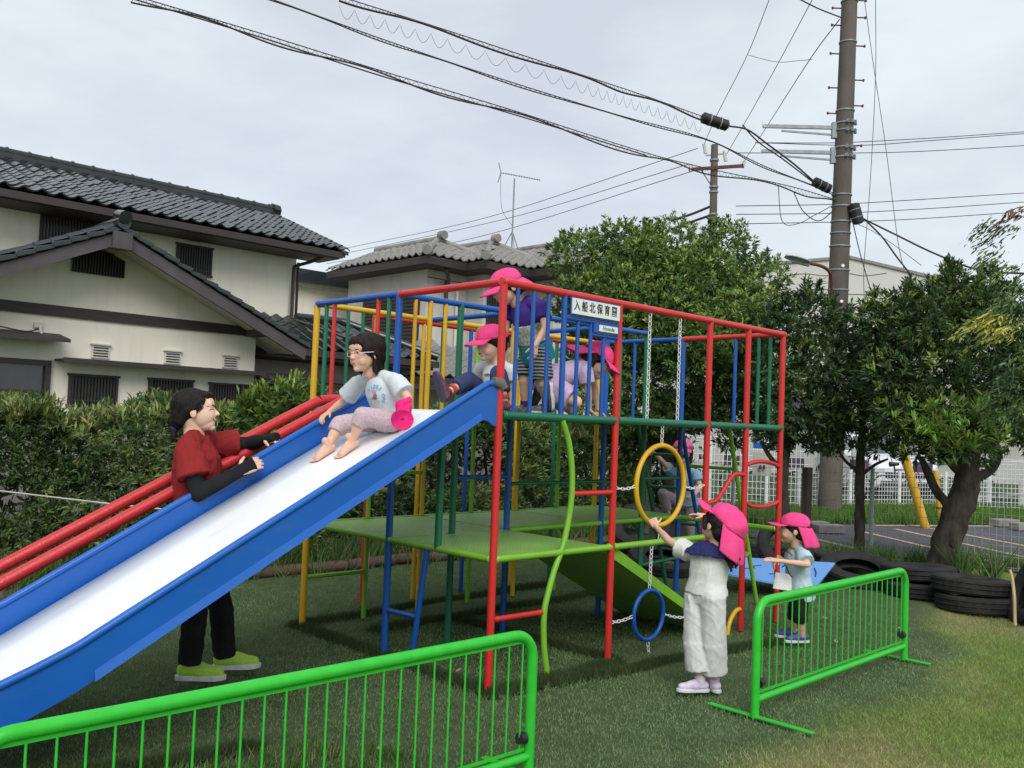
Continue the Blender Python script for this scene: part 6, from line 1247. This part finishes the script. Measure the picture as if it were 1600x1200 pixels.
# --- the girl on the slide
sl = nrm((-1, 0, -.5625)); sn = nrm((-.5, 0, 1))
J = joints(neck=(590, 586, 4.83), chest=(597, 612, 4.83), pelvis=(611, 650, 4.88), sL=(617, 594, 4.74), sR=(562, 597, 5.0), eL=(638, 622, 4.68), wL=(635, 643, 4.66), eR=(535, 628, 5.07), wR=(514, 644, 5.07),
           hL=(611, 658, 4.79), hR=(598, 656, 4.93), kL=(567, 650, 4.72), kR=(531, 663, 4.86), aL=(549, 690, 4.735), aR=(512, 697, 4.80)); J['base'] = Vector((-.40, .45, 1.27))
gf = nrm(Vector((-1, -.05, -.10))); H = Head(K(571, 552, 4.80), gf, UPZ + gf * .08, .208)
t, body = person('barefoot girl in pink glasses and a pale printed t-shirt sliding down the slide', J, H, .93, 'skin',
    hands=[((J['wR'], -LR * .35 - VW * .5 - UPZ * .35, UPZ * .9 - LR * .3, .105), dict(curl=.5, thumb=-1)), ((J['wL'], -UPZ * 1 - LR * .1, LR * .6 - VW * .5, .10), dict(curl=.95, thumb=1))],
    feet=[(J['aL'], sl * .8 - LR * .15 - UPZ * .1, sn, .165), (J['aR'], sl * .8 - LR * .15 - UPZ * .05, sn, .165)])
gs = shirt(t, J, .93, 'tee', 1.0, slv=.72, ease=1.30, hemext=.05, hemf=1.15, seed=8, fold=.006, slr=(.052, .058))
trousers(t, J, .93, 'pinkpants', 1.0, to=1.36, ease=1.12, flare=1.15, seed=9, name='leggings')
mb = MB(); H.E(mb, 0, -.10, .15, .425, .47, .395, 16); H.E(mb, 0, -.24, -.10, .37, .28, .34, 14); H.E(mb, 0, .27, .30, .27, .125, .14)
for s in (-1, 1): H.C(mb, (s * .34, .08, .16), (s * .37, -.06, -.02), .085, .075); H.C(mb, (s * .33, -.14, -.04), (s * .30, -.06, -.42), .12, .075); H.C(mb, (s * .22, -.30, -.1), (s * .2, -.26, -.48), .13, .08); H.C(mb, (s * .22, .28, .28), (s * .29, .22, .12), .07, .05)
hr = link('hair', remesh(mb, .004, 4, .004, 5, 2.2), M['hair_b'], t); strands(hr, H, 1500, .10, seed=3)
for s in (-1, 1):
    c = (s * .15, .405, -.005); pts = [H.P(c[0] + .095 * math.cos(a), c[1] - .02 * abs(math.cos(a)) * (1 if math.cos(a) * s > 0 else .2), c[2] + .075 * math.sin(a)) for a in [2 * math.pi * q / 16 for q in range(16)]]; gl = tubeobj('glasses_rim', pts, .0017, M['frame_pink'], t, 6, closed=True)
    tubeobj('glasses_arm', [H.P(s * .245, .37, .01), H.P(s * .36, .22, .02), H.P(s * .415, -.02, .03), H.P(s * .42, -.10, -.04)], .0030, M['frame_pink'], gl, 6)
tubeobj('glasses_bridge', [H.P(-.06, .41, .01), H.P(0, .435, .02), H.P(.06, .41, .01)], .0017, M['frame_pink'], t, 6)
# print on the shirt: arc of letters and a plain splash, laid on the chest
chn = nrm(-LR * .35 - VW * 1.0 + UPZ * .25); chr_ = nrm(LR * 1.0 - VW * .35); chu = chn.cross(chr_) * 1
if chu.z < 0: chu = -chu
from mathutils.bvhtree import BVHTree
def onto(o, p, n):
    """the point of a garment's surface under p, looking along -n"""
    bv = BVHTree.FromPolygons([v.co for v in o.data.vertices], [tuple(q.vertices) for q in o.data.polygons]); h = bv.ray_cast(p + n * .4, -n); return (h[0], h[1]) if h[0] else (p, n)
def patch(o, c, n, rx, ry, X, m, name='print_patch', par=None, lift=.0015):
    Yv = n.cross(X); mb = MB(); bv = BVHTree.FromPolygons([v.co for v in o.data.vertices], [tuple(q.vertices) for q in o.data.polygons])
    def f(i, j):
        p = c + (X * math.cos(i * 6.2832) * rx + Yv * math.sin(i * 6.2832) * ry) * (.02 + j * (1 + .18 * math.sin(i * 31))); h = bv.ray_cast(p + n * .4, -n); return (h[0] + n * lift) if h[0] else p
    return mb.grid(f, 18, 4).build(name, M[m], par, True)
cc = J['chest'].lerp(J['pelvis'], .30) - LR * .012
for i, ch in enumerate('VIBES ON'):
    a = math.radians(132 - i * 21); p0_ = cc + chr_ * math.cos(a) * .050 + chu * (math.sin(a) * .050 - .012); p, nn_ = onto(gs, p0_, chn)
    nn_ = (nn_ + chn).normalized(); X_ = (chr_ - nn_ * chr_.dot(nn_)).normalized(); rr = Matrix((X_, nn_.cross(X_), nn_)).transposed() @ Matrix.Rotation(a - math.pi / 2, 3, 'Z')
    if ch != ' ': text(ch, .026, p + nn_ * .001, rr, M['print_blue'], gs, 'printed_letter', ext=.0015, off=.0008)
for dx, dz, rx, ry, m in ((-.002, .012, .014, .010, 'print_pink'), (.004, -.012, .012, .016, 'print_grey'), (-.012, -.020, .006, .006, 'print_grey')): patch(gs, cc + chr_ * dx + chu * dz, chn, rx, ry, chr_, m, par=gs)

# the cap she carries: separate thing
ct = thing('pink_cap', 'hot pink cap hanging crumpled from the hand of the girl on the slide', 'cap', K(630, 648, 4.55))
cloth('crown', ct, [('c', K(637, 627, 4.60), K(626, 632, 4.58), .020, .024), ('c', K(625, 632, 4.58), K(629, 650, 4.57), .026, .040), ('c', K(638, 630, 4.60), K(636, 648, 4.58), .016, .028)], 'pink_hot', vox=.0035, sm=2, fold=.014, seed=41, ff=1.3)
br_ = K(629, 656, 4.53); MB().grid(lambda i, j: br_ + (LR * math.cos(i * 6.2832) * .056 + UPZ * math.sin(i * 6.2832) * .052) * (.12 + .88 * j) + VW * (.010 * math.sin(i * 12.566) * j - .016 * j * j), 48, 8).build('brim', M['pink_hot'], ct, True, solid=.004)

def hairshort(H, t, m='hair', bob=False, low=0):
    mb = MB(); H.E(mb, 0, -.10, .13, .40, .455, .365, 14); H.E(mb, 0, -.22, -.08, .34, .26, .26, 12)
    for s in (-1, 1): H.C(mb, (s * .34, .10, .12), (s * .35, .05, -.0), .07, .05)
    H.E(mb, 0, .27, .22, .26, .13, .12)
    if bob:
        for s in (-1, 1): H.C(mb, (s * .34, -.08, 0), (s * .33, -.02, -.42), .10, .07)
    hr = link('hair', remesh(mb, .0045, 3, .003, 3, 2), M[m], t); strands(hr, H, 500, .06, seed=5)

# --- boy sitting at the top of the slide
J = joints(neck=(772, 567, 5.22), chest=(774, 592, 5.22), pelvis=(783, 630, 5.28), sR=(752, 576, 5.34), sL=(795, 578, 5.08), eL=(799, 610, 5.10), wL=(797, 632, 5.10), eR=(757, 604, 5.40), wR=(748, 625, 5.42),
           hL=(781, 628, 5.16), hR=(772, 628, 5.32), kL=(779, 585, 5.02), kR=(733, 594, 5.20), aL=(788, 625, 4.98), aR=(704, 610, 5.08)); J['base'] = Vector((.3, .4, 1.45))
sf = nrm(-LR * .80 - VW * .55 - UPZ * .16); H = Head(K(767, 537, 5.18), sf, UPZ + sf * .16, .205)
t, body = person('boy in pink cap and navy trousers sitting at the top of the slide', J, H, .93, 'skin', hands=[((J['wL'], -UPZ * .5 - LR * .8, UPZ, .095), dict(curl=.15, thumb=1)), ((J['wR'], -UPZ * .5 - LR * .8, UPZ, .095), dict(curl=.15, thumb=-1))])
bs_ = shirt(t, J, .93, 'tee_w', 1.0, slv=.5, ease=1.16, hemext=.02, seed=12); trousers(t, J, .93, 'navy', 1.0, to=1.72, ease=1.12, flare=1.2, seed=13, fold=.006)
n_ = nrm(-LR * .6 - VW * .8)
for q_, rx, ry, m in ((J['chest'].lerp(J['neck'], .2), .030, .008, 'print_grey'), (J['chest'].lerp(J['pelvis'], .15), .014, .010, 'print_pink'), (J['chest'].lerp(J['pelvis'], .45), .020, .020, 'print_grey')): patch(bs_, q_, n_, rx, ry, nrm(LR * .8 - VW * .6), m, par=bs_)
hairshort(H, t, 'hair_b'); cap(H, t, 'pink', flap=False)
for s in 'RL': a = J['a' + s]; MB().tube([a.lerp(J['k' + s], .02), a.lerp(J['k' + s], .16)], .032, 12).build('sock', M['sock_r'], t, True)
shoe(t, J['aR'] + nrm(J['aR'] - J['kR']) * .02, UPZ * .9 - LR * .30 - VW * .1, nrm(J['kR'] - J['aR']) + UPZ * .1, .185, 'shoe_dark', 'sole_dark'); shoe(t, J['aL'] + Vector((0, 0, -.01)), -LR * .8 - VW * .4, UPZ, .175, 'shoe_dark', 'sole_dark')

# --- boy standing bent forward on the deck
J = joints(neck=(814, 468, 5.30), chest=(822, 497, 5.30), pelvis=(838, 548, 5.36), sL=(845, 478, 5.18), sR=(796, 474, 5.42), eL=(853, 512, 5.12), wL=(836, 540, 5.08), eR=(789, 520, 5.36), wR=(790, 556, 5.26),
           hL=(843, 556, 5.28), hR=(826, 556, 5.44), kL=(848, 598, 5.28), kR=(820, 596, 5.38), aL=(855, 632, 5.36), aR=(820, 634, 5.40)); J['base'] = Vector((.55, .3, 1.45))
bf = nrm(-LR * .82 - VW * .35 - UPZ * .42); H = Head(K(791, 450, 5.26), bf, UPZ + bf * .4, .205)
t, body = person('boy in pink cap, purple t-shirt and striped shorts bending over on the deck', J, H, .93, 'skin', hands=[((J['wL'], -UPZ * .9 - LR * .1, LR * .5 - VW * .6, .10), dict(curl=.45, thumb=1)), ((J['wR'], -UPZ * .95 + LR * .1, VW * .2 - LR * .8, .10), dict(curl=.25, thumb=-1))])
shirt(t, J, .93, 'purple', 1.0, slv=.62, ease=1.26, hemext=.05, seed=15, fold=.006); trousers(t, J, .93, 'stripe', 1.0, to=.86, ease=1.16, flare=1.25, seed=16, name='shorts', fold=.006)
side = J['sR'] - J['sL']; a_, b_ = J['chest'].lerp(J['pelvis'], .12), J['chest'].lerp(J['pelvis'], .72); cloth('print_panel', t, [('t', [a_, a_.lerp(b_, .5), b_], [.089 * 1.16] * 3, [.070 * 1.24] * 3, side)], 'print', fold=.004, seed=15)
a_, b_ = J['chest'].lerp(J['pelvis'], .72), J['pelvis'] + nrm(J['pelvis'] - J['chest']) * .055; cloth('hem_panel', t, [('t', [a_, a_.lerp(b_, .5), b_], [.112, .118, .122], [.088, .094, .098], side)], 'teal', fold=.003, seed=15)
hairshort(H, t, 'hair_b'); cap(H, t, 'pink', flap=True, flaplen=.5, flapdir=LR * .75 - UPZ * .55)
for s in 'RL': a = J['a' + s]; MB().tube([a, a.lerp(J['k' + s], .22)], .028, 12).build('sock', M['sock_v'], t, True)
shoe(t, J['aR'] + Vector((0, 0, -.0)), -LR * .7 - VW * .6, UPZ, .175, 'shoe_grey'); shoe(t, J['aL'] + Vector((0, 0, -.0)), -LR * .8 - VW * .3, UPZ, .175, 'shoe_grey')

# --- girl on hands and knees on the deck
J = joints(neck=(922, 566, 5.52), chest=(903, 579, 5.52), pelvis=(860, 592, 5.42), sR=(915, 580, 5.42), sL=(920, 574, 5.64), eR=(919, 612, 5.42), wR=(921, 640, 5.46), eL=(930, 610, 5.64), wL=(934, 640, 5.64),
           hR=(855, 600, 5.32), hL=(862, 598, 5.50), kR=(900, 628, 5.24), kL=(893, 640, 5.55), aR=(868, 611, 5.26), aL=(851, 613, 5.50)); J['base'] = Vector((.85, .35, 1.45))
cf_ = nrm(LR * .80 - UPZ * .50 - VW * .10); H = Head(K(933, 563, 5.50), cf_, UPZ * .8 + LR * .3, .205)
t, body = person('girl in lilac t-shirt and shorts crawling on the deck behind the blue bars', J, H, .93, 'skin', hands=[((J['wR'], LR * .6 - UPZ * .5, UPZ, .095), dict(curl=.15, thumb=-1)), ((J['wL'], LR * .6 - UPZ * .5, UPZ, .095), dict(curl=.15, thumb=1))])
shirt(t, J, .93, 'lilac', 1.0, slv=.6, ease=1.22, hemext=.02, seed=18, fold=.006); trousers(t, J, .93, 'lilac2', 1.0, to=.85, ease=1.32, flare=1.2, seed=19, name='shorts', fold=.006)
hairshort(H, t, 'hair_b', bob=True); cap(H, t, 'pink', flap=True, flaplen=.55, flapdir=-LR * .95 - UPZ * .1)
shoe(t, J['aR'] + Vector((0, 0, .01)), -UPZ * .9 + LR * .1, LR * .7 + VW * .3, .185, 'shoe_white', 'sole_dark'); shoe(t, J['aL'] + Vector((0, 0, .02)), -LR * .2 - UPZ * .9, LR, .185, 'shoe_grey', 'sole_dark')

# --- girl in white holding the yellow ring
J = joints(neck=(1112, 852, 4.84), chest=(1108, 884, 4.84), pelvis=(1103, 928, 4.84), sL=(1078, 864, 4.93), sR=(1143, 868, 4.77), eL=(1045, 845, 5.06), wL=(1024, 822, 5.30), eR=(1140, 862, 5.02), wR=(1104, 806, 5.16),
           hL=(1088, 936, 4.86), hR=(1114, 936, 4.78), kL=(1087, 1002, 4.84), kR=(1114, 1002, 4.80), aL=(1095, 1068, 4.82), aR=(1116, 1072, 4.84)); J['base'] = Vector((.86, -.75, 0))
vf = nrm(-LR * .42 + VW * .85 + UPZ * .15); H = Head(K(1124, 822, 4.83), vf, LR * .20 + UPZ * .95, .212); HC = Head(K(1128, 822, 4.82), -LR * .60 + VW * .50 + UPZ * .62, LR * .45 + UPZ * .80 - VW * .10, .212)
t, body = person('girl in white blouse and wide white trousers reaching up to the yellow ring', J, H, .93, 'skin',
    hands=[((J['wL'], UPZ * .62 + VW * .70 - LR * .22, -VW * .7 + UPZ * .55 - LR * .3, .108), dict(curl=1.15, thumb=1)), ((J['wR'], -LR * .9 + VW * .3 + UPZ * .1, UPZ * .9, .108), dict(curl=.5, thumb=-1, curls=(.15, .4, .6, .7)))])
shirt(t, J, .93, 'blouse', 1.0, slv=.48, ease=1.34, hemext=.0, hemf=1.12, name='blouse', seed=22, fold=.008, slr=(.056, .062)); trousers(t, J, .93, 'whitepants', 1.0, to=1.68, ease=1.28, flare=1.62, seed=23, fold=.0075, dz=.08)
sd2 = J['sR'] - J['sL']; cloth('ruffle_collar', t, [('t', [J['neck'] + UPZ * .020, J['neck'] - UPZ * .016, J['neck'] - UPZ * .046], [.060, .118, .150], [.056, .098, .118], sd2)], 'navy_lace', fold=.012, seed=24, ff=1.5, vox=.005)
mb = MB(); H.E(mb, 0, -.10, .10, .40, .44, .33, 14); H.E(mb, 0, -.24, -.10, .34, .26, .28, 12)
for s in (-1, 1): H.C(mb, (s * .35, .20, .12), (s * .36, .10, -.14), .07, .05)
H.E(mb, 0, .25, .18, .30, .15, .16); link('hair', remesh(mb, .0045, 3, .003, 3, 2), M['hair'], t)
mb = MB(); q0_, q1_ = K(1139, 866, 4.73), K(1150, 882, 4.70); capsule(mb, K(1132, 850, 4.76), q0_, .030, .034); capsule(mb, q0_, q1_, .032, .010); capsule(mb, q0_, K(1142, 886, 4.70), .028, .007); capsule(mb, q0_, K(1156, 874, 4.71), .024, .005); hr = link('ponytail', remesh(mb, .0035, 2, .006, 4, 2), M['hair'], t); strands(hr, H, 500, .09, seed=4)
cap(HC, t, 'pink', flap=True, crumple=.030, flaplen=.66, flapdir=-UPZ * .98 - LR * .12 - VW * .12, sc=1.10, brim_up=.06)
for s, m in (('L', 'sock_p'), ('R', 'sock_p')): a = J['a' + s]; MB().tube([a, a.lerp(J['k' + s], .20)], [.028, .029], 12).build('sock', M[m], t, True)
shoe(t, onturf(J['aL'], .185), -LR * .92 - VW * .12, UPZ, .185, 'shoe_lilac'); shoe(t, onturf(J['aR'], .185), -LR * .35 + VW * .85, UPZ, .185, 'shoe_lilac')

# --- small boy at the right
J = joints(neck=(1246, 853, 6.12), chest=(1246, 880, 6.12), pelvis=(1248, 922, 6.12), sL=(1254, 866, 6.00), sR=(1238, 865, 6.22), eL=(1262, 882, 5.92), wL=(1215, 876, 5.90), eR=(1236, 884, 6.24), wR=(1216, 870, 6.20),
           hL=(1250, 928, 6.05), hR=(1247, 928, 6.18), kL=(1250, 962, 6.02), kR=(1242, 960, 6.16), aL=(1254, 998, 6.05), aR=(1240, 992, 6.17)); J['base'] = Vector((2.34, -.45, 0))
rf = nrm(-LR * .93 + VW * .25 + UPZ * .06); H = Head(K(1240, 827, 6.10), rf, UPZ - rf * .05, .208)
t, body = person('small boy in a pink cap and pale blue t-shirt standing behind the right barrier', J, H, .90, 'skin', hands=[((J['wL'], -LR * .9 + UPZ * .1, UPZ * .9 - VW * .3, .10), dict(curl=.25, thumb=1)), ((J['wR'], -LR * .5 - UPZ * .8, -LR * .6 + UPZ * .4, .10), dict(curl=.35, thumb=-1))])
shirt(t, J, .90, 'ltblue', 1.0, slv=.72, ease=1.30, hemext=.055, hemf=1.25, seed=26, fold=.007, slr=(.054, .060)); trousers(t, J, .90, 'blackcloth', 1.0, to=1.25, ease=1.1, flare=1.25, seed=27, name='shorts')
hairshort(H, t, 'hair'); cap(H, t, 'pink', flap=True, flaplen=.68, flapdir=-UPZ * .9 + LR * .32, brim_up=.10)
cloth('white_pocket', t, [('t', [K(1224, 896, 6.02), K(1222, 922, 6.0)], [.055, .065], [.02, .024], LR)], 'tee_w', fold=.004, seed=28, vox=.004, sm=2)
tubeobj('printed_line', bez([K(1228, 860, 5.99), K(1234, 864, 5.98), K(1238, 868, 5.97)], 4), .004, M['ink'], t, 5); tubeobj('printed_line', bez([K(1222, 886, 5.98), K(1228, 884, 5.96), K(1233, 896, 5.95), K(1238, 902, 5.95)], 4), .004, M['ink'], t, 5)
shoe(t, onturf(J['aL'], .18), -LR * .95 - VW * .15, UPZ, .18, 'shoe_purple'); shoe(t, onturf(J['aR'], .18), -LR * .95 + VW * .1, UPZ, .18, 'shoe_purple')

# --- child climbing the end ladder, seen through the ring
J = joints(neck=(1074, 736, 8.0), chest=(1070, 750, 8.0), pelvis=(1072, 785, 8.02), sL=(1050, 738, 8.05), sR=(1088, 740, 7.95), eL=(1036, 722, 7.95), wL=(1022, 708, 7.80), eR=(1094, 762, 7.88), wR=(1082, 775, 7.76),
           hL=(1064, 788, 8.03), hR=(1080, 788, 8.0), kL=(1036, 772, 7.90), kR=(1077, 822, 7.98), aL=(1044, 802, 7.92), aR=(1078, 858, 8.02)); J['base'] = Vector((3.4, 1.2, .25))
kf = nrm(-LR * .25 - VW * .9 + UPZ * .0); H = Head(K(1067, 706, 7.95), kf, UPZ, .205)
t, body = person('child in grey and pink cap and mauve leggings climbing the end ladder', J, H, .93, 'skin', hands=[((J['wL'], -LR * .5 - VW * .6 + UPZ * .2, UPZ, .10), dict(curl=.9, thumb=1)), ((J['wR'], -LR * .7 - VW * .5, UPZ, .10), dict(curl=.9, thumb=-1))], noface=False)
shirt(t, J, .93, 'teeblue2', 1.0, slv=.55, ease=1.22, hemext=.02, seed=31); trousers(t, J, .93, 'greypinkpants', 1.0, to=1.85, ease=1.12, flare=1.05, seed=32, name='leggings')
hairshort(H, t, 'hair_b', bob=True); c_ = cap(H, t, 'pink', flap=False, crumple=.0); 
br = MB().grid(lambda i, j: H.P(.45 * math.sin((i - .5) * 2.6), -.05 + .525 * math.cos((i - .5) * 2.6), .10 + .16 * j), 14, 3).build('cap_panel', M['grey_cap'], t, True, solid=.004)
shoe(t, J['aL'], -LR * .2 - VW * .9, UPZ, .17, 'shoe_grey'); shoe(t, J['aR'], -LR * .2 - VW * .9, UPZ, .17, 'shoe_grey')
